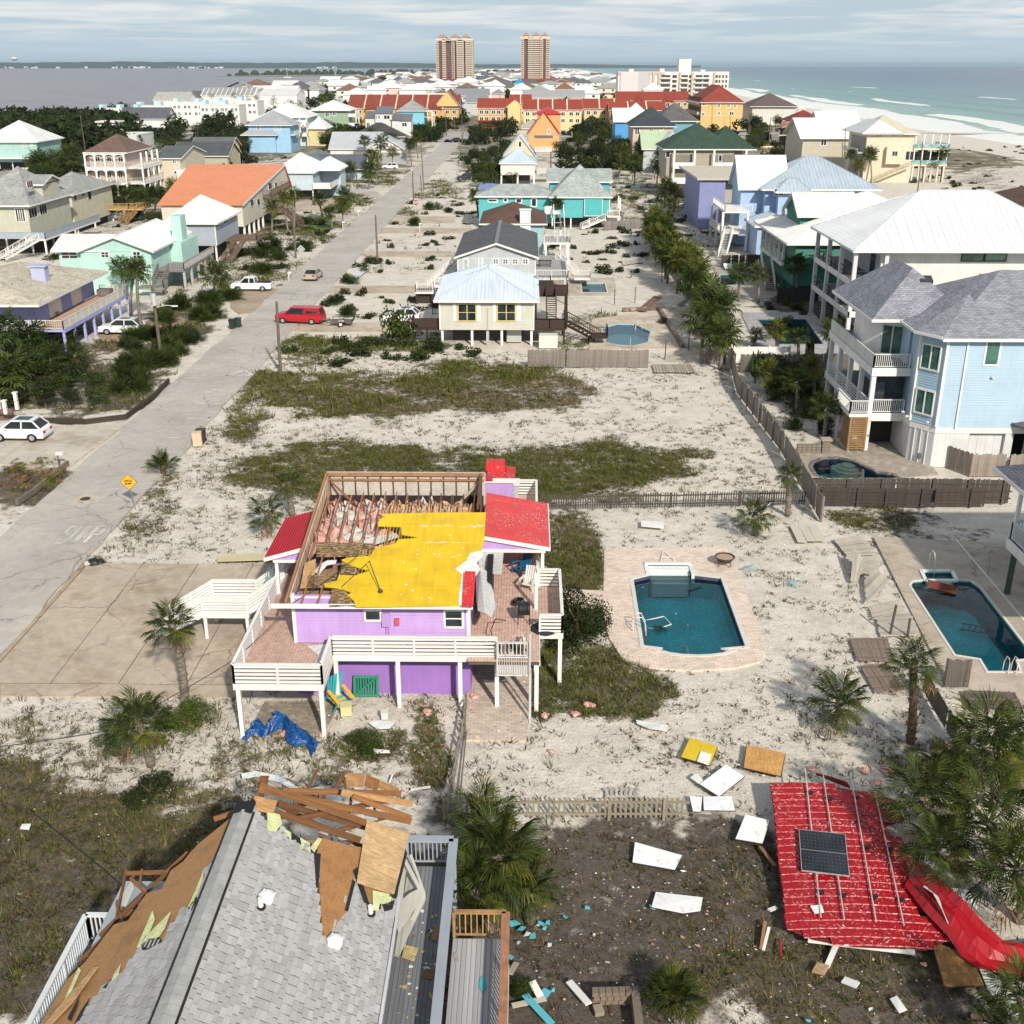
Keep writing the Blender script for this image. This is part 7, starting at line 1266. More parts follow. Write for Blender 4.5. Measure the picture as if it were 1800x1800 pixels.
body(T,*[W(1557,258,y0)[0],W(1587,258,y0)[0]],y0-1.4,y0,zrow(287,y0),zrow(257,y0),CB,name='box_bay'); winp(T,1569,266,1577,274,y0-1.4); hip(T,a-1.5,a+9,y0-1,y1+2,z+.1,3.,M((.70,.72,.72),'m'),'y')
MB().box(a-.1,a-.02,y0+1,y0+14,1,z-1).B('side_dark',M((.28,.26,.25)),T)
for k in range(4): MB().box(a-1.8,a,y0+1+k*3.6,y0+4+k*3.6,7.,7.3).box(a-1.8,a-1.7,y0+1+k*3.6,y0+4+k*3.6,7.3,8.2).B('balcony',WH,T)
GLB=M((.16,.26,.25),'glass')
for zz_ in (4.4,8.4): MB().box(b_,b_+9,y0-.5,y0+10,zz_-.4,zz_).B('terrace',CB,T); MB().box(b_,b_+9,y0-.5,y0-.42,zz_,zz_+1.1).box(b_+8.9,b_+9,y0-.5,y0+10,zz_,zz_+1.1).B('glass_guard',GLB,T); po(T,[(b_+.3+i*2.1,y0-.3) for i in range(5)],zz_,zz_+3.4,.25,WH); MB().box(b_+.2,b_+8.6,y0+2,y0+2.2,zz_+.1,zz_+3).B('glazing',GL,T) if zz_<8 else None
po(T,[(b_+.4+i*1.6,y0-.2) for i in range(6)],0,4,.4,CB); st_(T,(b_-.5,y0-1,4.2),(b_-10,y0-1,.1),1.3,CB,solid=True)
b=MB()
for i in range(6): b.box(a-.06,a-.01,y0+1+i*2.4,y0+2.8+i*2.4,.3,3.2)
b.B('garage_doors',M((.42,.38,.36)),T)
T,a,b_,y0,y1,z=HS('long low beach house with white standing-seam roofs',1407,1500,243,330,22,M((.50,.46,.36)),'gable',5,WM2,1.,0,'x',wins=((1444,246,1452,255),)); gable(T,a+8,b_+8,y1-6,y1+10,z+2.4,4,WM2,'x',WH,.6); body(T,a+8.6,b_+7.4,y1-5.4,y1+9,0,z+2.4,M((.55,.52,.44)))
T=tg('beach_house','blue house at the right edge with white outdoor stairs','house',(93,210,0)); body(T,62.5,75,146,160,3,11,M((.30,.45,.62)),.25); fo_(T,58.5,62.5,146,152,3.2,GRD,'x',.3); rl(T,[(58.5,152,3.2),(58.5,146,3.2)],1.,'pickets',WH,.25); st_(T,(59.5,146,3.2),(57.5,141,.2),1.3,M((.5,.5,.5),'w'),sp=.25); po(T,[(58.7,146.2),(58.7,151.8),(61,146.2)],0,3.,.3); hip(T,61.5,76,145,161,11,3,BSH,'x')
T=tg('beach_house','corner of a pale blue house on green posts with dark tiled roof','house',(30,58,0)); PB=M((.42,.56,.66)); DRF=M((.12,.125,.15),'h')
cz=6.3; e0=V3(1748,820,cz); e1=V3(1800,912,cz)
x_e=e0.x; ye0=e0.y
hip(T,x_e,x_e+14,ye0-12,ye0,cz,3.,DRF,'y'); zd=3.3; dk=V3(1772,945,zd)
body(T,dk.x+1.6,dk.x+13,ye0-11,dk.y-.2,zd,cz-.1,PB,.2); fo_(T,dk.x,dk.x+2,ye0-11,dk.y,zd,M((.5,.5,.5),'deck'),'x',.2); rl(T,[(dk.x+.1,ye0-11,zd),(dk.x+.1,dk.y-.1,zd),(dk.x+1.6,dk.y-.1,zd)],1.05,'pickets',M((.66,.68,.68)),.16,True); MB().box(dk.x-.05,dk.x+.1,ye0-11,dk.y,zd-.6,zd).B('deck_beam',WH,T)
g0=G(1770,1043,0); MB().tube([(g0[0],g0[1],-.1),(dk.x+.4,g0[1]+.1,zd-.3)],.17,10).B('green_post',M((.03,.07,.05)),T); po(T,[(dk.x+.2,dk.y-.2)],zd,cz-.1,.2); 
T=tg('garden_house_roof','dark slate porch roof joining the light blue house at its right','porch',(38,80,0)); e=V3(1778,745,3.4); sheet([(e.x,e.y,3.4),(e.x+1.8,e.y-2.4,3.3),(e.x+9,e.y-2.4,3.6),(e.x+9,e.y+1.6,4.8),(e.x+1,e.y+1.6,4.2)],.12,'roof',DRF,T); MB().box(e.x+1.6,e.x+9,e.y-1.8,e.y+1,0,3.2).B('wall',SKW,T)
# ================= far town =================
MAR=M((.26,.075,.06)); SND=M((.62,.50,.36)); SND2=M((.70,.62,.50))
def tower(label,xl,xr,yt,Y,masses,N_=22):
 x0,zt=W(xl,yt,Y); x1,_=W(xr,yt,Y); w_=x1-x0; T=tg('apartment_tower',label,'tower block',((x0+x1)/2,Y,0)); h=zt
 MB().box(x0,x1,Y+6,Y+38,0,h-3).B('core',SND,T)
 wi=MB(); ba=MB(); st=(h-12)/N_
 for k,(a,c,col,out,kind) in enumerate(masses):
  xa,xb=x0+w_*a,x0+w_*c; hh=h-2-(3 if k%3==1 else 0); MB().box(xa,xb,Y-out,Y+8,0,hh).B('facade_bay',col,T)
  for i in range(N_):
   z=9+i*st; n=max(1,int((xb-xa)/6))
   for j in range(n):
    u=xa+(xb-xa)*(j+.18)/n; v=xa+(xb-xa)*(j+.82)/n; wi.box(u,v,Y-out-.35,Y-out-.05,z,z+st*.62)
   if kind: ba.box(xa-.3,xb+.3,Y-out-2.2,Y-out-.4,z-.5,z+.75)
 wi.B('windows',M((.05,.06,.07),'glass'),T,kind='stuff'); ba.B('balconies',M((.66,.56,.46)),T,kind='stuff')
 MB().box(x0-.6,x1+.6,Y-3,Y+39,h-4,h-3).B('cornice',SND2,T)
 for a in ((.08,.28),(.4,.62),(.72,.9)):
  xa,xb=x0+w_*a[0],x0+w_*a[1]; b=MB(); b.box(xa,xb,Y-2,Y+16,h-3,h+.5); b.B('roof_room',SND,T); hip(T,xa-1,xb+1,Y-3,Y+17,h+.5,4.6,M((.42,.24,.19),'h'),fascia=None,name='turret_roof')
 MB().box(x0-8,x1+8,Y-14,Y+30,0,8).B('podium',MAR,T); hip(T,x0-9,x1+9,Y-15,Y+31,8,5,M((.3,.06,.04),'h'),fascia=None)
tower('tall banded apartment tower on the left of the two',766,831,66,1700,[(0,.07,SND2,1,1),(.07,.17,MAR,1,0),(.17,.26,SND,2,1),(.26,.42,MAR,-1,0),(.42,.5,SND,2,0),(.5,.56,MAR,0,0),(.56,.75,SND2,3,1),(.75,.8,MAR,-2,0),(.8,1,SND2,1,1)])
tower('tall banded apartment tower on the right of the two',916,967,63,1760,[(0,.1,SND2,2,1),(.1,.24,MAR,0,0),(.24,.36,SND,2,1),(.36,.66,M((.38,.17,.14)),0,1),(.66,.76,SND2,2,1),(.76,.86,M((.30,.03,.045)),1,0),(.86,1,SND2,1,1)])
CW=M((.76,.70,.64)); CW2=M((.52,.42,.36)); Yc=960.
x0,zt=W(1087,126,Yc); x1,_=W(1282,126,Yc); T=tg('condominium','long cream beachfront condominium with rows of balconies','apartment block',((x0+x1)/2,Yc,0)); w_=x1-x0; ck=M((.03,.035,.04),'glass')
MB().box(x0,x1,Yc,Yc+24,0,zt).B('wall',CW,T); MB().box(x0,x0+w_*.42,Yc-.5,Yc-.05,zt-2.2,zt-.3).B('parapet_band',CW2,T)
for a,c,m_ in ((.02,.18,M((.60,.56,.55))),(.18,.27,M((.48,.46,.48))),(.27,.29,CW2),(.31,.33,CW2),(.36,.385,CW2),(.55,.57,CW2),(.66,.68,CW2),(.86,.875,CW2)): MB().box(x0+w_*a,x0+w_*c,Yc-1.2,Yc-.05,0,zt-.3).B('wall_panel',m_,T)
for i in range(6):
 z=zt-4.6-i*3.6
 for a,c in ((.39,.47),(.49,.53),(.565,.63),(.64,.66),(.70,.76),(.77,.82),(.88,.90),(.91,.925),(.94,.955),(.97,.985)): MB().box(x0+w_*a,x0+w_*c,Yc-.3,Yc-.05,z,z+2.1).B('window',ck,T)
 for a,c in ((.38,.48),(.56,.635),(.69,.83)): MB().box(x0+w_*a,x0+w_*c,Yc-2.2,Yc-.4,z-.6,z+.4).B('balcony',CW,T)
for a,c,hh in ((.55,.66,10.5),(.38,.42,2.5),(.1,.14,2.2),(.75,.79,1.6)): MB().box(x0+w_*a,x0+w_*c,Yc+4,Yc+16,zt,zt+hh*.9).B('roof_house',CW,T)
def terrace(label,xl,xr,ye,Y,D,wall,rm,rise,n,div=None,axis='x',gab=(),winc=1,end=None):
 T,a,b_,y0,y1,z=HS(label,xl,xr,ye,Y,D,wall,'gable' if not end else 'hip',rise,rm,.6,0,axis,name='terrace_house')
 w_=(b_-a)/n; 
 for i in range(n):
  for zz_ in ((z-2.6,),(z-2.6,z-5.6))[winc>1 or z>6]:
   if zz_<.4: continue
   x=a+w_*(i+.5); 
   for s in (-.22,.22): win(T,x+s*w_-.8,x+s*w_+.8,zz_,zz_+1.5,y0,mull=1,fr=.25)
  if div and i: MB().beam((a+w_*i,y0-.6,z+.15),(a+w_*i,(y0+y1)/2,z+rise+.15),.6,.3).B('divider',div,T)
  if i%2 and gab: xm=a+w_*(i+.5); MB().box(xm-3,xm+3,y0-1.6,y0-.01,0,z-.4).B('bay',wall,T); MB().profile_y([(xm-3.6,z-.5),(xm+3.6,z-.5),(xm,z+2.2)][::-1],y0-2.2,y0+3).B('bay_roof',rm,T); win(T,xm-.9,xm+.9,z-3,z-1.2,y0-1.6,fr=.25)
 return T,a,b_,y0,y1,z
RDR=M((.26,.055,.035),'h'); RDR2=M((.30,.05,.03),'h'); CRT=M((.72,.62,.45))
T,a,b_,y0,y1,z=terrace('longest golden terrace with a dark red roof cut by cream firewalls',610,808,190,600,26,YB2,RDR,6.2,7,CRT,gab=(1,))
MB().box(a+(b_-a)*.56,a+(b_-a)*.70,y0+1,y0+9,z+1.4,z+3.6); gable(T,b_-12,b_+1,y0-1,y1+8,z+1,7.5,RDR,'y',M((.70,.50,.20)),.6); 
T,a,b_,y0,y1,z=terrace('golden terrace with a broad cream gable end in the middle row',838,906,190,560,18,YB2,RDR2,4.2,3,None); MB().box(b_-3,b_+3,y0-3,y1,0,z+.3).B('end_block',M((.72,.55,.27)),T); MB().profile_y([(b_-4,z+.3),(b_+4,z+.3),(b_,z+3.4)][::-1],y0-3,y1).B('end_gable',M((.72,.55,.27)),T); MB().box(a-1,b_-4,y0-4,y0,3.6,4).B('porch_roof',RDR2,T)
terrace('golden terrace with twin dark windows behind the small beige roof',918,1025,193,555,16,M((.74,.56,.28)),RDR2,4.4,4,CRT)
terrace('golden terrace right of the twin-windowed one with paired white windows',1025,1110,191,575,16,M((.74,.56,.28)),RDR2,4.4,3,CRT)
terrace('golden terrace end block beside the white cupola',1070,1172,194,560,16,YB2,RDR2,3.6,3,CRT)
terrace('small golden terrace just behind the middle row',895,935,182,660,16,YB2,RDR2,4.6,2,CRT)
terrace('golden terrace with five little gables behind the near-black roof',1083,1214,177,655,22,YB2,RDR2,4.6,5,None,gab=(1,))
MB_=M((.26,.27,.29),'m')
terrace('long pink building under a grey metal roof',918,1029,171,820,20,M((.72,.42,.36)),M((.36,.36,.36),'m'),4.5,6); terrace('long blue grey building left of the pink one',795,860,168,840,20,M((.42,.52,.62)),MB_,4.5,4)
T,a,b_,y0,y1,z=HS('pink end pavilion with open stairwell',862,888,165,800,20,M((.70,.45,.38)),'hip',3,MB_,.6,0,'x'); MB().box(a+6,b_-3,y0-.3,y0-.02,1,z-.5).B('stair_opening',M((.1,.09,.08),'s'),T)
HS('grey roofed house before the blue grey building',818,858,180,720,16,M((.5,.5,.48)),'gable',4,MB_,.6,0,'x'); HS('low grey house behind the longest terrace',735,790,169,840,20,M((.6,.6,.58)),'gable',4,M((.30,.30,.30),'m'),.6,0,'y')
AQP=M((.46,.64,.66)); WTE=M((.74,.74,.72))
def bayrow(label,xl,xr,yt,Y,D,n,mat2=None,kind=0):
 T,a,b_,y0,y1,z=HS(label,xl,xr,yt,Y,D,WTE,'flat',0,M((.78,.78,.77)),.1,0,name='terrace_house'); w_=(b_-a)/n
 for i in range(n):
  x=a+w_*i
  if i%2==0: MB().box(x+w_*.1,x+w_*.55,y0+2,y0+8,z+.2,z+2.2).B('roof_room',mat2 or AQP,T)
  for zz_ in (z-2.6,z-5.8):
   if zz_>.5: win(T,x+w_*.2,x+w_*.42,zz_,zz_+1.3,y0,fr=.25); win(T,x+w_*.6,x+w_*.8,zz_,zz_+1.3,y0,fr=.25)
 return T
bayrow('white flat-roofed terrace nearest the oaks on the bay side',170,262,192,600,16,6); bayrow('white terrace with aqua roof boxes in the middle of the bay side',236,358,187,640,16,7); bayrow('tall white terrace with aqua stair towers by the bay',300,412,181,600,18,6,AQP)
bayrow('white terrace with aqua ends beyond the street palms',350,420,185,560,14,4,AQP); T=bayrow('plain white block beside the palms',412,452,178,600,16,2)
T,a,b_,y0,y1,z=HS('big white plain-sided hall behind the tall palms',455,522,166,700,26,WTE,'gable',3,M((.72,.72,.71),'m'),.4,0,'x')
for k,(xl,xr,ye,Y) in enumerate(((352,448,168,860),(440,522,162,980),(268,330,176,800),(330,352,173,860))):
 T,a,b_,y0,y1,z=HS(['row of white curved roofs by the bay','white long roof at the water edge','grey roofed white block by the water','small dark roofed block by the water'][k],xl,xr,ye,Y,24,WTE,'gable',5,(WM2,M((.74,.74,.72),'m'),M((.42,.42,.38),'h'),M((.12,.12,.15),'h'))[k],.6,0,'x',name='terrace_house')
 if k==0:
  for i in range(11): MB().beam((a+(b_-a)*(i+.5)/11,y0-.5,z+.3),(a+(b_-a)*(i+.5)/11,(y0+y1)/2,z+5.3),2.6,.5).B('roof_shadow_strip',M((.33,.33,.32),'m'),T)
HS('house with violet-grey roof at the water edge',504,545,158,1000,26,WTE,'hip',7,M((.13,.11,.13),'h'),1,0,'x'); HS('house with a pale grey roof beside the violet-grey one',538,562,158,1000,26,WTE,'hip',6,GSH,1,0,'x'); HS('white block with dark windows at the water edge',457,505,157,1040,24,WTE,'hip',5,WM2,1,0,'x',wins=((462,160,466,164),))
def treemass(name,n,f,label,seed,hs=(3,7),rs=(3,7)):
 r=np.random.RandomState(seed); V=[];Fc=[];o=0; base,fc=leafball(240,.13,5,6)
 for i in range(n):
  x,y=f(r); s=r.uniform(*rs); h=r.uniform(*hs); a=r.uniform(0,6); c,s_=cos(a),sin(a); v=base*np.array([s,s,h]); v=np.stack([v[:,0]*c-v[:,1]*s_+x,v[:,0]*s_+v[:,1]*c+y,v[:,2]-.3],1); V.append(v); Fc.append(fc+o); o+=len(v)
 npmesh(name,np.concatenate(V),np.concatenate(Fc),DARKG,4,kind='stuff',label=label)
rr=RR(77); WALLC=[(.70,.70,.68),(.70,.70,.68),(.62,.60,.54),(.50,.60,.66),(.45,.58,.50),(.66,.55,.42),(.68,.50,.45),(.66,.66,.62)]
RK=[('white metal',M((.78,.78,.77),'m')),('white metal',M((.78,.78,.77),'m')),('white metal',M((.74,.76,.76),'m')),('grey shingle',GSH),('grey shingle',M((.40,.42,.42),'h')),('brown shingle',M((.20,.12,.09),'h')),('slate',M((.13,.13,.15),'h'))]
placed=[]; cnt=0; tries=0
def clash(x,Y,r): return any(abs(x-a)<(r+s)*.9 and abs(Y-b_)<(r+s)*(.9+Y/2600) for a,b_,s in placed)
PXW=[(766,833,1600,1850),(905,975,1600,1850)]
while cnt<215 and tries<6000:
 tries+=1; Y=690*math.exp(rr.random()**.8*1.75); x=rr.uniform(shl(Y)+26,shr(Y)-105); px_,py_=proj(x,Y); 
 if not 150<px_<1330 or (px_<700 and Y<1000) or (Y<1000 and 1070<px_) or (Y<900 and 780<px_<1040) or (1030<px_<1075 and Y<1500): continue
 w_=rr.uniform(15,25)*(1+Y/6000); 
 if clash(x,Y,w_*.62): continue
 if any(abs(px_-(p+q)/2)<(q-p)/2+12 and 1560<Y<1900 for p,q,_,_ in PXW): continue
 placed.append((x,Y,w_*.62)); d=w_*rr.uniform(.7,1); h=rr.uniform(7,11.5); nm,rm=rr.choice(RK); wc=M(rr.choice(WALLC))
 T=tg('far_house',f'far beach house with {nm} roof in the crowded rows before the towers','house',(x,Y,0),0,f'far houses with {nm} roofs')
 body(T,x-w_/2,x+w_/2,Y,Y+d,0,h,wc); (hip if rr.random()<.8 else gable)(T,x-w_/2-1,x+w_/2+1,Y-1,Y+d+1,h,rr.uniform(3.4,5.6),rm,rr.choice('xy'),fascia=None)
 if Y<1700:
  for i in range(rr.choice((2,3))):
   u=x-w_/2+w_*(i+.6)/3.4
   for zz_ in (h-2.9,h-6.4):
    if zz_>.5: win(T,u,u+2.2,zz_,zz_+1.7,Y,mull=0,fr=.3)
  if rr.random()<.4: MB().box(x-w_/2,x+w_/2,Y-2.5,Y-.05,h-4,h-3.6).B('balcony',WH,T)
 cnt+=1
for (xl,xr,ye,Y,rm,lb) in ((895,938,157,930,WM2,'low white-roofed pavilion under the bright blue one'),(903,922,147,1010,M((.03,.30,.62),'m'),'small house with a bright blue roof'),(852,888,151,930,WM2,'white two-storey house with open gallery'),(928,968,160,900,GSH,'pale grey house with a row of dark windows'),(975,1012,157,860,M((.24,.12,.08),'h'),'house with a tan pyramid roof above a black one'),(600,650,166,880,WM2,'white wide-roofed house above the sage green one'),(640,680,158,1000,WM2,'white hip-roofed house left of the towers'),(700,750,158,1000,WM2,'broad white roof with a grey pavilion'),(1130,1168,157,900,WM2,'white house with a tall post porch by the condominium')):
 HS(lb,xl,xr,ye,Y,18,WTE,'hip',4.6,rm,.8,0,'x')
for k,(a0,a1,c0,c1,n_) in enumerate(((985,1140,215,300,70),(820,905,205,320,45),(300,440,228,300,45),(1320,1500,215,300,40),(560,700,205,262,45),(60,150,262,330,30),(690,850,205,245,45),(990,1230,200,238,60))):
 treemass('thicket',n_,lambda r: next(q for q in iter(lambda: G(r.uniform(a0,a1),r.uniform(c0,c1)),None) if abs(q[0]+30)>6),'dense dark undergrowth between the houses, patch by patch',20+k,(1.6,4.2),(2,4.5))
def ok_(x,y): return not(abs(x+30.3)<4.6 or any(pip(np.array([x]),np.array([y]),P)[0] for P in EXC+HFOOT))
for k,(a0,a1,c0,c1,n_) in enumerate(((200,640,240,480,150),(560,1130,325,480,130),(0,250,270,460,60),(1010,1340,225,420,90),(420,860,500,640,50),(1600,1800,255,345,70))):
 treemass('low_scrub',n_,lambda r: next(q for q in iter(lambda: G(r.uniform(a0,a1),r.uniform(c0,c1)),None) if ok_(*q)),'low green and brown scrub scattered over the lots',40+k,(.4,1.2),(.7,1.9))
b=MB()
for i in range(900):
 Y=2300*math.exp(rr.random()*1.25); x=rr.uniform(shl(Y)+20,shr(Y)-110); w_=rr.uniform(10,22); z=rr.uniform(6,12); b.box(x,x+w_,Y,Y+12,0,z*.6); b.profile_y([(x-1,z*.6),(x+w_+1,z*.6),(x+w_/2,z)][::-1],Y-1,Y+13)
b.B('distant_rooftops',M((.72,.71,.69)),kind='stuff',label='pale rooftops too far off to tell apart')
cnt=0
while cnt<110:
 Y=430*math.exp(rr.random()*1.45); x=rr.uniform(shl(Y)+12,shr(Y)-95); px_,py_=proj(x,Y)
 if not -30<px_<1500 or (abs(x+30)<7) or (px_<160 and Y>900): continue
 tree(x,Y,rr.uniform(5,10),rr.uniform(5,8.5),'far','dark green tree among the far houses','trees among the far houses',th=.1); cnt+=1
def fr_(r):
 while True:
  Y=1000*math.exp(r.rand()*1.6); x=r.uniform(shl(Y)+15,shr(Y)-100); px_,_=proj(x,Y)
  if -30<px_<1330: return x,Y
treemass('distant_trees',850,fr_,'dark trees too far off to tell apart',3,(5,9),(7,15))
def fl_(r):
 while True:
  px_=r.uniform(-60,215); py_=r.uniform(222,262)-(px_<120)*0; x,y=G(px_,py_)
  if x>shl(y)+8: return x,y
treemass('bayside_oaks',300,fl_,'dark wind-bent oaks along the bay at the left',4,(5,11),(6,11))
MB().prism([(-33.8,462),(-60,520),(-300,520),(-300,532),(240,532),(150,520),(-20,520),(-26.9,462)],-.3,.0).B('cross_road',M((.42,.40,.37),'asphalt'),kind='structure')
MB().prism([(-33.8,478),(-26.9,478),(-26.9,521),(-33.8,521)],-.3,-.004).B('road',ASP,kind='structure')
b=MB(); q=[G(1140,160),G(1152,160),G(1176,178),G(1160,178)]; b.prism(q,-.2,.02); b.B('far_road',M((.5,.48,.44),'asphalt'),kind='structure')
q=[G(0,312),G(130,302),G(290,262),G(420,232),G(440,222),G(430,220),G(300,246),G(120,288),G(0,298)]; MB().prism(q,-.3,.02).B('bay_road',M((.33,.31,.30),'asphalt'),kind='structure')
# ================= planting by place =================
def PP(bx,by,tx,ty,Rpx,label,q='mid',group=None,fr=30,**k):
 x,y=G(bx,by); xt,h=W(tx,ty,y); h=max(.5,h); dist=math.hypot(y,28-h); R=Rpx*dist/F*1.06; lean=(xt-x-.03*h*.5)/(h*.6)
 return palm(x,y,h,R,q,lean,0.,label,group,fr=fr,**k)
PP(325,1240,298,1093,44,'shaggy-trunked palm leaning over the driveway by the white stairs','near',seed=3,fr=32)
PP(262,1345,245,1262,58,'yellow-green palm with hanging dry fronds at the left of the corner deck','near',seed=5,fr=30); PP(205,1325,202,1285,40,'short yellowish palm crowding the one below the driveway','near',seed=6,fr=22)
PP(1597,1305,1612,1165,50,'palm with a reddish trunk beside the fallen fence panels','near',seed=7,fr=28,mat=TRUNKB)
PP(1475,1280,1475,1228,54,'low round palm on the sand left of the reddish-trunked one','near',seed=8,fr=30)
PP(1383,905,1390,832,24,'bright yellow-green palm at the corner of the board fence','near',seed=9,fr=26); PP(1328,940,1328,905,34,'low spreading palm in the sand behind the fire pit','near',seed=10,fr=26)
PP(512,905,510,846,28,'bright palm standing behind the clean red porch roof','near',seed=11,fr=26); PP(472,935,470,900,34,'dark low palm beside the clean red porch roof','near',seed=12,fr=24)
PP(860,1545,850,1432,62,'palm crown over the picket fence','near',seed=13,fr=30); PP(905,1600,880,1500,84,'largest palm crown right of the grey deck','near',seed=14,fr=36); PP(860,1640,838,1560,70,'palm crown touching the natural wood rail','near',seed=15,fr=30); PP(930,1620,930,1555,52,'rightmost crown of the palm clump by the deck','near',seed=16,fr=26)
for i,(a,c,d,e,r_,lb) in enumerate(((1745,1420,1740,1305,80,'tallest crown of the palm clump above the red roof'),(1640,1500,1625,1395,70,'palm crown with a bright new frond over the torn red sheet'),(1750,1530,1745,1440,85,'deep green palm crown in the middle of the right-hand clump'),(1690,1570,1650,1490,62,'palm crown drooping onto the red sheet'),(1790,1620,1790,1520,80,'palm with brown hanging fronds at the right edge'),(1800,1840,1795,1745,62,'palm over the crumpled red strip in the lower right corner'),(1700,1420,1670,1350,55,'small palm at the left shoulder of the right-hand clump'),(1790,1390,1800,1300,70,'palm half cut by the right edge beside the tallest crown'),(1755,1850,1750,1790,40,'small dark palm at the bottom right corner'))): PP(a,c,d,e,r_,lb,'near',seed=30+i,fr=30)
x,y=G(1180,1775); fan_shrub(x,y,1.15,'near','dark cycad beside the little block wall',fr=40,h=.3); x,y=G(287,832); fan_shrub(x,y,1.35,'near','palmetto at the street edge by the yellow sign',h=.4)
x,y=G(1040,1140); tree(x-.7,y+1.4,2.1,2.5,'near','broad bush growing against the right-hand porch steps','',name='shrub',cat='shrub',kind=1,th=0)
x,y=G(650,1310); tree(x,y,1.1,.8,'near','low round shrub in front of the purple wall',None,'shrub','shrub',0); x,y=G(325,1275); tree(x,y,1.2,1.1,'near','bright green bush at the foot of the leaning palm',None,'shrub','shrub',2); x,y=G(912,1745,0); tree(x,y,.5,.6,'near','tiny dark bush beside the lower deck',None,'shrub','shrub',0); x,y=G(265,1400); tree(x,y,1.2,.9,'near','dark creeping bush under the two yellowish palms',None,'shrub','shrub',1)
x,y=G(705,612); tree(x,y+1.2,2.2,3.9,'mid','dense round bush against the brown entry deck',None,'shrub','shrub',3); x,y=G(755,612); tree(x,y,1.6,1.5,'mid','dark low bush under the cream stilt house',None,'shrub','shrub',0)
rr=RR(12); ORD='first second third fourth fifth sixth seventh eighth ninth tenth eleventh twelfth thirteenth fourteenth fifteenth sixteenth seventeenth eighteenth nineteenth twentieth'.split(); A_=Ve(G(1150,425)); B_=Ve(G(1272,655))
for i in range(34):
 t_=(i+.5)/34; p=A_.lerp(B_,t_**1.5)+Ve((rr.uniform(-1.3,1.6),rr.uniform(-1,1))); palm(p.x,p.y,rr.uniform(2.6,4.6),rr.uniform(1.9,2.6),'mid',rr.uniform(-.1,.1),None,'sabal palm in the dense row between the lots, '+(ORD[33-i]+' from its near end' if i>16 else ORD[i]+' from its far end'),'palms in the row between the lots',seed=i)
for i in range(16): p=Ve(G(1165,400)).lerp(Ve(G(1215,300)),rr.random())+Ve((rr.uniform(-2,4),0)); palm(p.x,p.y,rr.uniform(3,5),rr.uniform(1.7,2.4),'mid',0,None,'sabal palm in the loose stand beyond the palm row','palms beyond the row',seed=i+50)
MID=[(1365,620,1368,580,23,'palm at the left front corner of the dark pool'),(1402,645,1405,592,22,'palm at the middle of the dark pool front'),(1450,648,1462,582,26,'palm at the right front corner of the dark pool'),(1325,608,1330,590,18,'small palm left of the dark pool'),(1297,530,1302,480,22,'left palm of the pair by the small blue pool'),(1332,532,1335,482,22,'right palm of the pair by the small blue pool'),(1398,525,1400,465,26,'palm before the dark green wall, left'),(1420,520,1440,450,30,'palm before the dark green wall, tall double crown'),(1456,520,1462,470,20,'palm before the dark green wall, by the white gallery'),(1347,690,1352,655,26,'palm in the fenced garden, farthest'),(1400,720,1398,670,30,'palm in the fenced garden, middle'),(1448,770,1450,715,32,'palm in the fenced garden by the stone pier'),(1430,700,1425,650,26,'palm in the fenced garden against the back boards'),
(1212,372,1212,352,17,'round palm on its own on the green lot'),(985,402,982,358,14,'palm in front of the turquoise stilt house'),(840,382,838,345,15,'dark palm left of the turquoise wing'),(217,520,212,470,22,'left palm of the group before the aqua house'),(228,560,238,480,26,'middle palm of the group before the aqua house'),(247,590,250,470,24,'tall palm of the group before the aqua house'),(376,525,378,487,30,'broad palm behind the street palmettos'),(196,500,190,468,16,'small palm behind the violet house'),
(30,600,20,545,52,'great dark palm at the left edge'),(60,640,55,600,45,'olive palm below the great dark one'),(25,700,22,655,46,'yellow-tipped palm over the porch posts'),(95,660,90,630,36,'yellow-green palm before the violet house'),(8,660,5,580,40,'palm cut by the left edge'),(135,650,130,622,26,'small palm in front of the violet carport'),
(478,412,478,365,15,'left palm before the orange-roofed house'),(505,412,500,350,16,'middle palm before the orange-roofed house'),(517,410,517,345,18,'right palm before the orange-roofed house'),(583,402,578,375,15,'palm at the turf lawn'),(602,398,602,362,16,'palm by the turf lawn nearest the corner'),(566,386,562,350,15,'palm behind the turf lawn'),(609,378,606,345,18,'dark palm at the side street corner'),(648,332,650,300,20,'palm on the green verge by the side street'),(618,318,616,295,14,'palm behind the verge'),(622,300,630,285,12,'palm near the parked white car'),
(225,385,222,345,20,'palm left of the pair above the aqua roof'),(240,385,245,350,18,'palm of the pair above the aqua roof'),(272,388,275,345,22,'palm behind the white roofs'),(300,370,305,335,20,'palm by the orange roof, left'),(322,360,330,335,18,'palm touching the orange roof'),(66,310,68,280,20,'palm by the bay road'),(120,310,125,275,22,'palm left of the veranda house'),(25,290,25,265,20,'palm before the aqua house at the edge'),(50,295,52,262,18,'second palm before the aqua house at the edge'),
(1530,330,1532,270,14,'left palm of the cream beach house'),(1495,320,1497,272,13,'bent palm of the cream beach house'),(1507,322,1510,290,12,'short palm of the cream beach house'),(1522,322,1530,275,13,'palm at the near corner of the cream beach house'),(1620,318,1622,272,14,'tall palm at the balcony of the cream beach house'),(1635,320,1640,287,11,'short palm at the balcony of the cream beach house'),(1652,320,1657,268,15,'palm at the sea side of the cream beach house'),(1467,300,1465,255,12,'palm before the long low beach house'),(1437,285,1435,245,11,'palm at the gate of the long low beach house'),
(1258,222,1257,206,6,'left palm of three before the yellow block'),(1273,220,1274,202,7,'middle palm of three before the yellow block'),(1291,222,1291,205,7,'right palm of three before the yellow block')]
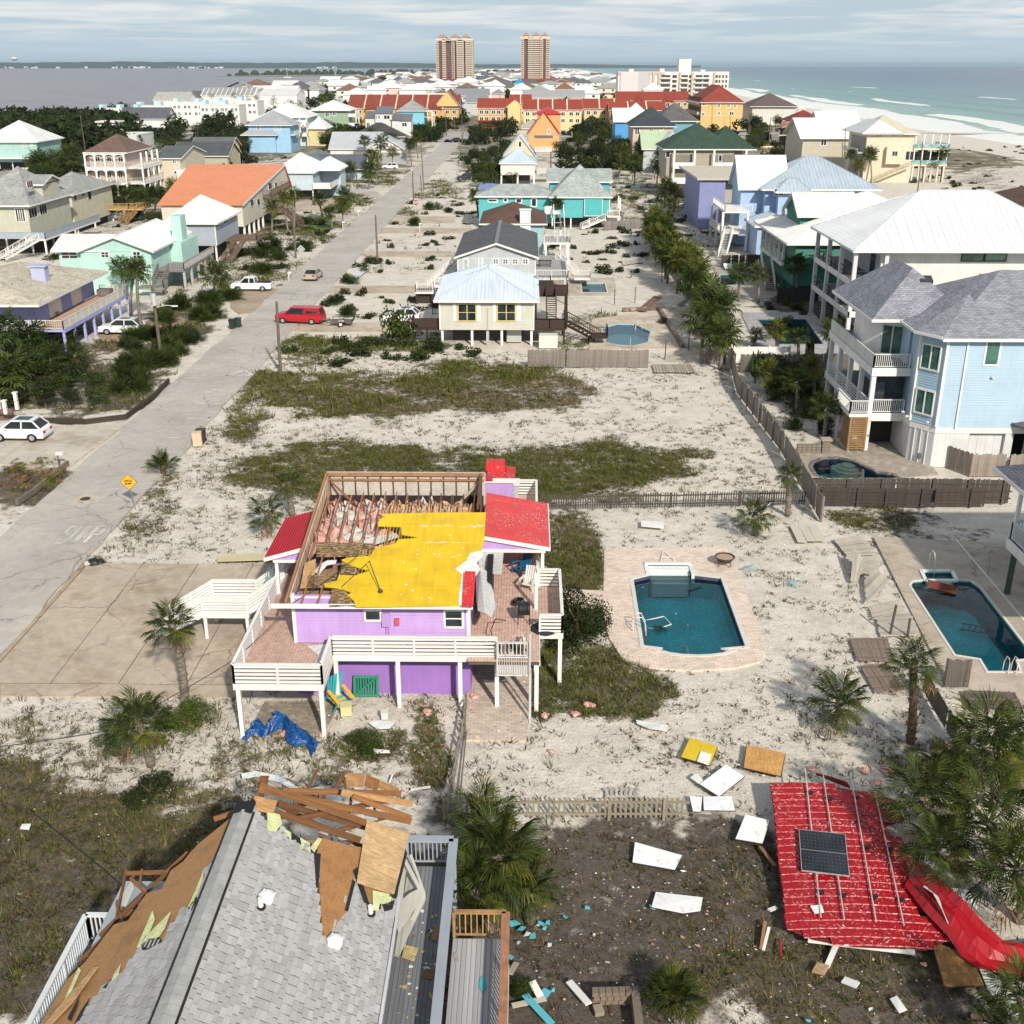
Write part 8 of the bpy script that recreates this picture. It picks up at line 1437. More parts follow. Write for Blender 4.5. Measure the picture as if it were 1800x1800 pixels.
for i,(a,c,d,e,r_,lb) in enumerate(MID): PP(a,c,d,e,r_,lb,'mid' if c>235 else 'far',seed=100+i,skirt=i%2==0)
def patch(n,px0,px1,py0,py1,fn,seed,hx=None):
 r=RR(seed)
 for i in range(n): fn(*G(r.uniform(px0,px1),r.uniform(py0,py1)),r)
g1='palms along the left of the street'
patch(16,640,740,240,330,lambda x,y,r: (x>-33) or palm(x,y,r.uniform(4,7),r.uniform(2,3),'mid',0,None,'palm among the green verges left of the street',g1),1)
patch(30,820,905,205,330,lambda x,y,r: (x<-24) or tree(x,y,r.uniform(2.2,4.2),r.uniform(3,5.5),'mid','dark leafy tree in the thicket right of the street','thicket right of the street'),2)
patch(34,985,1140,215,300,lambda x,y,r: tree(x,y,r.uniform(2.5,5),r.uniform(3.5,6.5),'mid','dark leafy tree in the thicket behind the turquoise house','thicket behind the turquoise house'),3)
patch(18,1085,1170,270,345,lambda x,y,r: palm(x,y,r.uniform(3.5,5.5),r.uniform(1.8,2.6),'mid',0,None,'palm in the stand before the tan house','palms before the tan house'),4)
patch(26,560,640,205,265,lambda x,y,r: tree(x,y,r.uniform(3,5),r.uniform(3.5,6),'mid','dark leafy tree between the pastel houses','trees between the pastel houses'),5)
patch(30,300,440,225,300,lambda x,y,r: tree(x,y,r.uniform(3,5.5),r.uniform(3.5,6.5),'mid','dark leafy tree behind the orange roof','trees behind the orange roof'),6)
patch(26,170,330,330,395,lambda x,y,r: tree(x,y,r.uniform(1.6,3),r.uniform(1.8,3.6),'mid','bushy tree in the hollow above the aqua house','bushes above the aqua house'),7)
patch(20,60,145,262,330,lambda x,y,r: tree(x,y,r.uniform(2.5,4.5),r.uniform(3,6),'mid','dark tree between the aqua edge house and the veranda house','trees beside the veranda house'),8)
patch(22,1320,1500,215,300,lambda x,y,r: tree(x,y,r.uniform(2.5,4.5),r.uniform(3,6),'mid','dark shrubby tree behind the tan house','trees behind the tan house'),9)
patch(16,290,410,520,610,lambda x,y,r: (x>-36) or fan_shrub(x,y,r.uniform(1.4,2.4),'mid','palmetto clump on the left verge of the street','palmettos on the left verge'),10)
patch(26,225,345,590,690,lambda x,y,r: (x>-35.6) or fan_shrub(x,y,r.uniform(1.3,2.2),'mid','palmetto clump on the left verge of the street','palmettos on the left verge'),11)
patch(26,0,170,610,720,lambda x,y,r: (y<92) or tree(x,y,r.uniform(1.2,2.2),r.uniform(1.2,2.6),'mid','dark scrub bush in the front garden at the left','scrub in the front garden at the left'),12)
patch(16,430,560,430,500,lambda x,y,r: (x>-36.5) or fan_shrub(x,y,r.uniform(1.5,2.6),'mid','palmetto on the verge beyond the white pickup','palmettos beyond the white pickup'),13)
patch(14,520,660,370,470,lambda x,y,r: (x>-36) or tree(x,y,r.uniform(1,1.9),r.uniform(.9,1.8),'mid','low green shrub on the grassy verge','shrubs on the grassy verge',name='shrub',cat='shrub'),14)
patch(22,1330,1470,650,760,lambda x,y,r: (x<20.6 or x>26) or tree(x,y,r.uniform(.9,1.7),r.uniform(1,2.2),'mid','dark shrub in the fenced garden','shrubs in the fenced garden',name='shrub',cat='shrub'),15)
patch(12,1350,1500,520,570,lambda x,y,r: tree(x,y,r.uniform(.5,1.1),r.uniform(.4,.9),'mid','small shrub on the dark mulch bed','shrubs on the mulch bed',name='shrub',cat='shrub'),16)
patch(40,690,840,210,250,lambda x,y,r: (-36<x<-25) or tree(x,y,r.uniform(2.5,4.6),r.uniform(3,6),'far','dark green tree before the golden terraces','trees before the golden terraces',th=.1),17)
patch(30,1000,1220,205,235,lambda x,y,r: tree(x,y,r.uniform(3,5),r.uniform(3.5,6.5),'far','dark green tree below the golden terraces','trees below the golden terraces',th=.1),18)
patch(22,340,600,180,232,lambda x,y,r: palm(x,y,r.uniform(7,12),r.uniform(2.6,3.6),'far',r.uniform(-.15,.15),None,'slim tall palm by the bay-side terraces','tall palms by the bay-side terraces'),19)
patch(14,380,560,190,225,lambda x,y,r: tree(x,y,r.uniform(4,7),r.uniform(4,6),'far','dark tree by the bay-side terraces','trees by the bay-side terraces',th=.1),20)
for a,c,r_,lb in ((870,540,1.6,'x'),(590,525,1.5,'palmetto leaning at the street edge before the red truck'),(613,490,1.7,'small palm-like shrub on the right verge'),(655,455,1.6,'round palmetto at the foot of the leaning pole'),(762,360,2.2,'big dark palmetto by the stop sign'),(785,365,1.3,'smaller palmetto right of the stop sign'),(735,388,2.,'green palmetto patch below the stop sign'),(606,545,1.5,'palmetto touching the trailer lot'),(640,470,1.,'little palmetto in the dry lot'),(200,575,1.4,'cycad beside the white car under the violet house'),(225,585,1.1,'second cycad under the violet house'),(1165,560,.8,'weedy tuft by the collapsed boards')):
 if lb=='x': continue
 x,y=G(a,c+8); fan_shrub(x,y,r_,'mid',lb)
for a,c,h,r_,lb in ((1327,672,3.2,.8,'dark spiky juniper at the corner of the fenced garden'),(1422,640,2.8,.8,'second spiky juniper by the garden boards')):
 x,y=G(a,c); t=tg('juniper_tree',lb,'tree',(x,y,0)); b=MB(); rj=RR(3)
 for i in range(16):
  aa=i*2.4; e=(x+r_*.7*cos(aa)*rj.uniform(.4,1),y+r_*.7*sin(aa)*rj.uniform(.4,1),h*rj.uniform(.45,1.)); b.tube([(x,y,h*.1),((x+e[0])/2,(y+e[1])/2,h*.3),e],[.1,.3,.04],7)
 b.B('foliage',M((.04,.06,.02),'leaf'),t,uvs=False); MB().tube([(x,y,-.1),(x,y,h*.5)],.08,6).B('trunk',TRUNKB,t)
# ================= fences =================
FW=M((.24,.21,.175),'w'); FD=M((.085,.07,.058),'w'); FP=M((.30,.26,.185),'w')
def fence(label,P,h=1.8,bw=.14,gap=.012,mat=None,rails=2,front=True,name='board_fence',point=False,jit=.04,post=2.4,lean=0.,cat='fence'):
 mat=mat or FW; P=[Ve((p[0],p[1],0)) for p in P]; T=tg(name,label,cat,tuple(P[0])); r=RR(len(label))
 for a,c in zip(P,P[1:]):
  L_=(c-a).length; d=(c-a)/L_; nr=Ve((d.y,-d.x,0)); nr=nr if nr.y<0 or (abs(nr.y)<.2 and nr.x<0) else -nr; s=1 if front else -1; n=int(L_/(bw+gap)); ang=math.atan2(d.y,d.x)
  for i in range(int(L_/post)+1): q=a+d*min(L_,i*post)-nr*.07*s; pc('post',mat,T,c=(q.x,q.y,h*.5-.05),size=(.1,.1,h+.05))
  for k in range(rails): z=h*(.22+.58*k/max(1,rails-1)); q0,q1=a-nr*.03*s,c-nr*.03*s; pc('rail',mat,T,p=(q0.x,q0.y,z),q=(q1.x,q1.y,z),w=.05,h=.09)
  for i in range(n):
   if r.random()<(.04 if bw<.1 else .012): continue
   q=a+d*((i+.5)*(bw+gap))+nr*.01*s; hh=h*(1+r.uniform(-jit,jit)); pc('picket' if point else 'board',mat,T,c=(q.x,q.y,hh/2),size=(bw,.022,hh),rz=ang,rx=r.uniform(-.02,.02)+lean,ry=r.uniform(-.015,.015)*(2 if point else 1))
 return T
fence('weathered tan picket fence behind the bottom palms',[(-3.25,36.7),(6.55,36.85)],.95,.085,.12,FP,2,False,'picket_fence',True,.03,2.2)
fence('dark picket fence running right from behind the lilac house',[(.95,70.2),(9.8,70.7),(19.2,71.4)],1.05,.08,.085,FD,2,True,'picket_fence',True,.05,2.4)
fence('long grey board fence along the sand lot and curved pool',[(19.5,68.4),(19.9,83.1),(19.35,99.5),(20.6,110.8)],1.75,.15,.01,M((.26,.22,.185),'w'),2,False)
fence('dark double-railed board fence below the curved pool terrace',[(19.6,71.7),(25.5,71.9),(33.3,71.7)],1.75,.15,.01,FD,3,False,jit=.03); fence('second dark board fence just in front, sagging in the middle',[(20.2,71.2),(24.5,71.0),(27.6,70.9)],1.35,.15,.012,M((.06,.05,.042),'w'),2,False,jit=.06); fence('short dark fence length right of the sagging one',[(27.9,71.1),(31.5,71.1)],1.35,.15,.012,M((.07,.055,.045),'w'),2,False)
fence('grey weathered board fence before the kidney pool',[(.05,108.7),(12.1,108.8)],1.75,.13,.008,M((.24,.21,.18),'w')); fence('short leaning grey fence piece left of the white one',[(17.5,110.4),(20.1,110.3)],1.6,.12,.01,M((.21,.19,.16),'w')); 
T=tg('panel_fence','white vinyl fence of three panels before the dark pool','fence',(20.2,110.2,0))
for i in range(3): pc('fence_panel',WH,T,c=(21.25+i*2.07,110.2,.92),size=(1.95,.06,1.7)); pc('post',WH,T,c=(20.22+i*2.07,110.2,.95),size=(.12,.12,1.9))
pc('post',WH,T,c=(26.43,110.2,.95),size=(.12,.12,1.9))
fence('grey boards closing the garden behind the palms',[(21.0,107),(26.2,107),(32,107.5)],1.8,.15,.01,M((.16,.14,.12),'w'))
fence('dark fence down the far side of the palm row',[G(1142,388),G(1182,470),G(1245,560),G(1290,650)],1.7,.16,.03,M((.05,.04,.032),'w')); fence('grey fence beyond the buried pool',[G(1062,405),G(1140,400),G(1143,385)],1.6,.16,.01,GRYW)
fence('grey gate and bin screen beside the garage opening',[(32.6,77.2),(36.7,77.2),(36.9,79)],1.7,.16,.012,M((.30,.25,.21),'w'),2); fence('grey board screen left of the gate',[(31.6,79.2),(32.6,77.2)],1.7,.16,.01,M((.30,.25,.21),'w'))
fence('dark fence piece standing by the long pool corner',[G(1660,1206),G(1702,1208)],1.5,.13,.01,M((.13,.11,.095),'w')); fence('dark fence running down beside the right-hand palms',[G(1622,1212),G(1640,1245),G(1680,1310)],1.1,.12,.02,M((.13,.11,.09),'w')); fence('split rail posts left of the paver ramp',[G(788,1432),G(815,1290),G(822,1235)],.75,.09,.5,M((.27,.24,.2),'w'),2,name='rail_fence',post=1.6)
fence('dark fence behind the small blue pool',[G(1268,470),G(1350,468)],1.8,.16,.01,M((.06,.06,.055),'w')); fence('fence behind the pale stilt lots',[G(1010,312),G(1090,312)],1.6,.2,.02,GRYW); fence('dark fence at the mulch bed',[G(1366,532),G(1440,530)],1.8,.16,.01,M((.03,.028,.025),'w')); fence('white fence at the white gallery',[G(1432,530),G(1470,528)],1.7,.4,.005,WH,jit=.0)
def fallen(label,q,n=14,mat=None,z=(.06,.06,.06,.06),rails=2,mixs=.0,name='fallen_fence_panel',cat='fence panel',bw=.85):
 mat=mat or M((.50,.45,.38),'w'); P=[Ve((*G(x,y,zz_),zz_)) for (x,y),zz_ in zip(q,z)]; T=tg(name,label,cat,tuple(P[0])); r=RR(int(q[0][0]))
 wd=((P[3]-P[0]).length+(P[2]-P[1]).length)/2/n*bw
 for i in range(n):
  t=(i+.5)/n; a=P[0].lerp(P[3],t); c=P[1].lerp(P[2],t); d=(c-a); pc('board',mat,T,p=a-d*r.uniform(-.02,.02)+Ve((0,0,r.uniform(0,.03))),q=c+d*r.uniform(-.03,.03)+Ve((0,0,r.uniform(0,.05))),w=wd,h=.022)
 for k in range(rails): t=.12+.76*k/max(1,rails-1); pc('rail',M((.16,.13,.11),'w') if mixs else mat,T,p=P[0].lerp(P[1],t)+Ve((0,0,.05 if mixs else -.03)),q=P[3].lerp(P[2],t)+Ve((0,0,.06 if mixs else -.03)),w=.09,h=.05)
 return T
fallen('pale fallen fence panel nearest the board fence end',[(1465,948),(1515,941),(1541,976),(1489,978)],13); fallen('fallen fence panel lying just below the palest one',[(1483,979),(1541,977),(1544,1011),(1490,1010)],12)
fallen('fence panel propped upright in the wreckage',[(1501,965),(1496,1024),(1507,1022),(1521,986)],5,None,(.9,.1,.1,.7)); fallen('fanned-out fence boards in the wreckage',[(1539,1000),(1519,1022),(1524,1062),(1564,1020)],10,None,(.8,.15,.15,.5),1,bw=.6); fallen('crooked boards below the fanned ones',[(1525,1066),(1580,1055),(1590,1075),(1535,1090)],6,None,(.1,.3,.2,.1),1,bw=.6)
fallen('long fallen panel beside the leaning dark post',[(1540,1082),(1600,1078),(1617,1117),(1547,1119)],14); fallen('fallen brown panel with three dark rails, upper',[(1493,1122),(1507,1162),(1572,1164),(1560,1121)],19,M((.27,.20,.165),'w'),mixs=1,rails=3); fallen('fallen brown panel with three dark rails, lower',[(1511,1169),(1539,1218),(1594,1214),(1558,1167)],17,M((.27,.20,.165),'w'),mixs=1,rails=3)
fallen('fallen dark panel with pale rails at the right edge',[(1694,1214),(1703,1247),(1800,1247),(1783,1217)],24,M((.15,.12,.10),'w'),mixs=1,rails=3); fallen('pale double door panel flat on the sand',[(1388,924),(1402,953),(1452,952),(1435,923)],3,M((.60,.55,.46)),bw=.97); fallen('silver boards flat behind the fence line',[(1170,1),(1,1),(1,1),(1,1)],0,rails=0) if 0 else None
fallen('boards scattered at the end of the grey fence',[(1145,640),(1150,655),(1225,655),(1215,640)],14,M((.42,.38,.31),'w')); fallen('heap of collapsed grey boards above the brick kerb',[(1150,520),(1120,545),(1135,548),(1165,522)],5,BRW,(.8,.1,.1,.9)); fallen('grey planks leaning by the palm row',[(1215,520),(1190,536),(1196,537),(1224,522)],3,GRYW,(.7,.05,.05,.8)); fallen('splayed boards in the sand by the palm row',[(1215,570),(1240,583),(1238,597),(1220,596)],6,GRYW,bw=.5); fallen('white ladder-like panel on the sand behind the palms',[(1092,458),(1095,466),(1130,462),(1124,456)],5,M((.5,.48,.44),'w'))
fallen('boards strewn above the picket fence',[(1060,1385),(1065,1400),(1120,1400),(1125,1385)],7,M((.5,.47,.42),'w'),bw=.5)
t=tg('leaning_post','lone dark post leaning over the fallen panels','post',(*G(1564,1117),0)); p=G(1564,1117); MB().beam((*p,-.1),(p[0]+.15,p[1]+.1,1.75),.1,.1).B('post',FD,t)
for k,(a,c,h) in enumerate(((1163,496,3),(1210,615,2.6),(1169,630,2),(1116,532,2),(1080,536,2),(1595,1120,1.1),(1700,1000,0))):
 if h: t=tg('wooden_post',['thin dark post in the sand lot','dark post on the pool walk','short post at the fence end','left dark post above the brick kerb','second dark post above the brick kerb','short post above the reddish palm'][k],'post',(*G(a,c),0)); p=G(a,c); pc('stake',FD,t,c=(*p,h/2),size=(.1,.1,h))
# ================= street furniture =================
PW_=M((.16,.13,.105),'w')
def pole(label,bx,by,tx,ty,arm=None,r_=.15,trans=False,lamp=False):
 x,y=G(bx,by); xt,zt=W(tx,ty,y); t=tg('utility_pole',label,'pole',(x,y,0)); MB().tube([(x,y,-.3),((x+xt)/2,y,zt/2),(xt,y,zt)],[r_*1.1,r_,r_*.8],8).B('pole_shaft',PW_,t)
 if arm: MB().beam((xt-arm,y,zt-.6),(xt+arm,y,zt-.6),.12,.12).B('crossarm',PW_,t)
 if trans: MB().tube([(xt+.1,y-.35,zt-1.9),(xt+.1,y-.35,zt-.7)],.28,10).B('transformer',M((.55,.57,.58),'m'),t); MB().tube([(xt,y,zt-2.2),(xt+1.2,y,zt-1.95),(xt+1.9,y,zt-2.0)],.04).B('lamp_arm',M((.6,.6,.6),'m'),t); MB().obox((xt+2.1,y,zt-2.02),(.6,.25,.12)).B('lamp_head',M((.7,.7,.7),'m'),t)
 return Ve((xt,y,zt))
pA=pole('weathered pole with a grey transformer and a street lamp',283,625,267,503,None,.17,True); pB=pole('dark leaning pole at the nose of the red truck',493,652,486,530)
pC=pole('dark pole beside the round palmetto on the right',664,463,660,378); pD=pole('pole behind the champagne car',520,452,513,355); pE=pole('slender pole near the stop sign',742,350,739,308,None,.13); pF=pole('pole with crossarm at the side street',629,332,622,265,.8,.14)
for a in ((95,285,82,232),(150,265,141,202),(251,250,246,197),(745,335,740,250),(727,355,725,300),(805,290,815,232),(812,245,812,200),(785,240,783,198),(750,238,748,205),(195,210,192,178),(305,208,303,178),(360,205,356,170),(424,200,422,172),(520,200,519,160),(1316,235,1317,188),(1351,265,1355,206),(1251,232,1252,182),(1284,228,1283,195),(1483,322,1486,226),(1480,322,1481,250),(1611,358,1622,250),(1727,372,1731,340),(876,270,877,240),(640,300,638,245)): pole('slim wooden utility pole among the houses',*a,None,.13 if a[1]<400 else .15)
for o in [o for o in COL.objects if o.get('label')=='slim wooden utility pole among the houses']: o['group']='utility poles among the houses'
def wire(label,pts,sag=.5,r_=.018):
 P=[]; 
 for a,c in zip(pts,pts[1:]):
  a,c=Ve(a),Ve(c)
  for i in range(13): t=i/12; q=a.lerp(c,t); q.z-=4*sag*t*(1-t); P.append(q)
 tag(MB().tube(P,r_,4).B('power_line',M((.03,.03,.03),'s'),loc=tuple(P[0])),label,'cable')
def V3p(px,py,Y): x,z=W(px,py,Y); return (x,Y,z)
wire('overhead wire from the lamp pole down to the left edge',[pA-Ve((0,0,.3)),V3p(-60,672,70)],.4); wire('lower overhead wire at the left edge',[pA-Ve((0,0,1.6)),V3p(-60,760,70)],.4); wire('overhead wire on past the aqua house',[pA-Ve((0,0,.3)),pD],1.2); wire('lower wire on past the aqua house',[pA-Ve((0,0,1.6)),pD-Ve((0,0,1))],1.2)
wire('black cable hanging from the lilac roof to the drive',[(-7.8,48.1,6.6),(-10.9,46,4.85),(-13.4,44.3,2.8),(-19,42.5,.15),(-27,40.5,.1)],.12,.02); wire('black cable lying across the weeds at the left',[(-27,39.5,.1),(-20,36.8,.08),(-16,33.5,.08),(-13.2,31,.1)],-.02,.02)
t=tg('antenna_mast','bent antenna mast lying on the yellow roof','antenna',(-7,49,6)); p0,p1,p2=[P_(x,y,.2) for x,y in ((650,1003),(669,1040),(600,1032))]; MB().tube([p2,(p0+Ve((0,0,.5)))],.02,5).tube([p0+Ve((0,0,.5)),p1],.025,5).dome(tuple(p1),.12,.15,8,3).B('mast',M((.04,.04,.04),'m'),t)
def sign(label,bx,by,tx,ty,kind,s=.45,face=1):
 x,y=G(bx,by); xt,zt=W(tx,ty,y); t=tg('road_sign',label,'sign',(x,y,0)); MB().beam((x,y+.03,-.2),(xt,y+.03,zt),.05,.05).B('post',M((.25,.25,.25),'m'),t)
 n=4 if kind!='stop' else 8; o=0 if n==4 else math.pi/8; b=MB()
 def plate(r_,yy_,th,mat,nm):
  P=[Ve((xt+r_*cos(o+2*math.pi*i/n),yy_,zt+r_*sin(o+2*math.pi*i/n))) for i in range(n)]; sheet([p for p in P],th,nm,mat,t)
 def pl(r_,y0_,y1_,mat,nm): MB().profile_y([(xt+r_*cos(o+2*math.pi*i/n),zt+r_*sin(o+2*math.pi*i/n)) for i in range(n)],y0_,y1_).B(nm,mat,t)
 if kind=='warn': pl(s,y-.02,y,M((.02,.02,.02)),'sign_border'); pl(s*.94,y-.026,y-.021,M((.85,.42,.02),'paint',.5,.03),'sign_face')
 elif kind=='back': pl(s,y-.01,y,M((.42,.42,.42),'m'),'sign_back')
 else: pl(s,y-.02,y,M((.7,.7,.7)),'sign_border'); pl(s*.9,y-.026,y-.021,M((.35,.01,.02)),'sign_face')
 return t,xt,y,zt
def text3(word,xc,zc,w_,h_,s,y,mat,par,tilt=0.):
 b=MB(); adv=w_/(len(word)*1.08)
 for i,ch in enumerate(word):
  for (a,c),(d,e) in LET[ch]: b.beam((xc-w_/2+(i*1.08+a)*adv,y,zc+(c-.5)*h_),(xc-w_/2+(i*1.08+d)*adv,y,zc+(e-.5)*h_),s,.006,up=(0,1,0))
 return b.B('sign_lettering',mat,par)
LET['T']=[((0,1),(.8,1)),((.4,1),(.4,0))]; LET['O']=[((.1,0),(0,.3)),((0,.3),(0,.7)),((0,.7),(.15,1)),((.15,1),(.65,1)),((.65,1),(.8,.7)),((.8,.7),(.8,.3)),((.8,.3),(.65,0)),((.65,0),(.1,0))]
t,xs_,y_,z_=sign('yellow diamond SPEED BUMP sign leaning at the street edge',238,893,226,847,'warn',.58); BLK=M((.01,.01,.01)); text3('SPEED',xs_,z_+.08,.56,.13,.028,y_-.032,BLK,t); text3('BUMP',xs_,z_-.12,.46,.13,.028,y_-.032,BLK,t)
t,xs_,y_,z_=sign('red octagonal STOP sign at the side street',733,373,731,356,'stop',.6); text3('STOP',xs_,z_,.9,.4,.08,y_-.032,M((.8,.8,.8)),t)
sign('grey back of a diamond sign behind the champagne car',531,466,529,438,'back',.66); sign('grey back of a sign at the side street corner',661,357,661,331,'back',.5); sign('small yellow diamond sign by the bay road',37,287,37,279,'warn',.9); sign('tiny yellow sign among the palms at the bay road',245,247,245,243,'warn',1.0)
for k,(a,c,hh,lb) in enumerate(((104,819,1.1,'white mailbox on a wood post by the driveway'),(508,493,1.2,'white mailbox behind the champagne car'),(603,402,1.3,'white mailbox on the grassy verge'),(723,306,1.2,'white mailbox farther up the street'),(738,408,1.6,'white cross-shaped sign post on the right verge'),(630,380,1.2,'white mailbox by the street corner'))):
 x,y=G(a,c); t=tg('mailbox',lb,'mailbox',(x,y,0)); MB().box(x-.05,x+.05,y-.05,y+.05,-.1,hh-.2).B('post',GRYW if k==0 else WH,t); MB().box(x-.1,x+.42,y-.12,y+.12,hh-.22,hh).B('box',WH,t)
def bin_(label,px,py,col,s=1.):
 x,y=G(px,py); t=tg('wheelie_bin',label,'bin',(x,y,0)); b=MB(); b.add([(x-.28,y-.3,.05),(x+.28,y-.3,.05),(x+.28,y+.3,.05),(x-.28,y+.3,.05),(x-.34,y-.38,1.0),(x+.34,y-.38,1.0),(x+.34,y+.38,1.0),(x-.34,y+.38,1.0)],[(0,3,2,1),(4,5,6,7),(0,1,5,4),(1,2,6,5),(2,3,7,6),(3,0,4,7)]); b.B('body',M(col,'paint',.5),t); MB().box(x-.37,x+.37,y-.42,y+.42,1.0,1.07).B('lid',M(col,'paint',.45),t)
 for s_ in (-.3,.3): MB().tube([(x+s_-.04,y+.36,.12),(x+s_+.04,y+.36,.12)],.12,10).B('wheel',M((.02,.02,.02)),t)
bin_('black wheelie bin on the left at the kerb',409,577,(.015,.03,.025)); bin_('dark green wheelie bin at the kerb, right of the black one',419,575,(.02,.05,.04)); bin_('brown bin behind the tan box at the street edge',354,777,(.05,.03,.025))
for lb,px_,py_,sz,col in (('tan cardboard box standing at the street edge',348,783,(.7,.5,1.1),(.62,.47,.33)),('cream cushion-like box under the corner deck',609,1254,(.5,.5,.45),(.70,.60,.32)),('white cooler lying by the fence rails',676,1262,(.3,.3,.3),(.7,.7,.66))):
 x,y=G(px_,py_); t=tg('box',lb,'box',(x,y,0)); MB().obox((x,y,sz[2]/2),sz,.15).B('carton',M(col),t); MB().obox((x,y,sz[2]+.02),(sz[0]+.04,sz[1]+.04,.04),.15).B('lid',M(col),t)
x,y=G(165,990); t=tg('rubbish_bag','black rubbish bag with white scraps by the driveway mouth','bag',(x,y,0)); MB().dome((x,y,-.02),.42,.35,9,4).dome((x+.35,y+.12,-.02),.3,.25,8,3).B('bag',M((.01,.01,.012),'c',.4),t); MB().obox((x-.2,y-.25,.12),(.5,.3,.1),.5,.2).B('scrap',M((.6,.55,.45),'c'),t)
x,y=G(0+4,905); 
t=tg('storm_debris_heap','heap of brown palm fronds and branches by the street at the left','debris',(*G(55,830),0)); rr=RR(5)
for i in range(60): p=G(rr.uniform(15,110),rr.uniform(818,860)); f=link(rr.choice([DFROND,DFROND,FRONDS[2]]),'dry_frond',t); f.location=(p[0]-t.location.x,p[1]-t.location.y,rr.uniform(.1,.7)); f.rotation_euler=(rr.uniform(-.5,.5),rr.uniform(-.3,.6),rr.uniform(0,6)); k=rr.uniform(.8,1.4); f.scale=(k,k,k)
t=tg('porch_corner','white capped posts and brown porch steps at the left edge','porch',(*G(5,720),0)); 
for a,c in ((0,722),(12,735),(31,720)): p=G(a,c); MB().box(p[0]-.14,p[0]+.14,p[1]-.14,p[1]+.14,0,1.5).box(p[0]-.2,p[0]+.2,p[1]-.2,p[1]+.2,1.5,1.6).B('post',WH,t)
p=G(0,740); 
for i in range(4): MB().box(p[0]-4,p[0]+.9-i*.1,p[1]+.1+i*.35,p[1]+.4+i*.35,0,.12+i*.16).B('step',M((.22,.13,.12),'deck'),t)
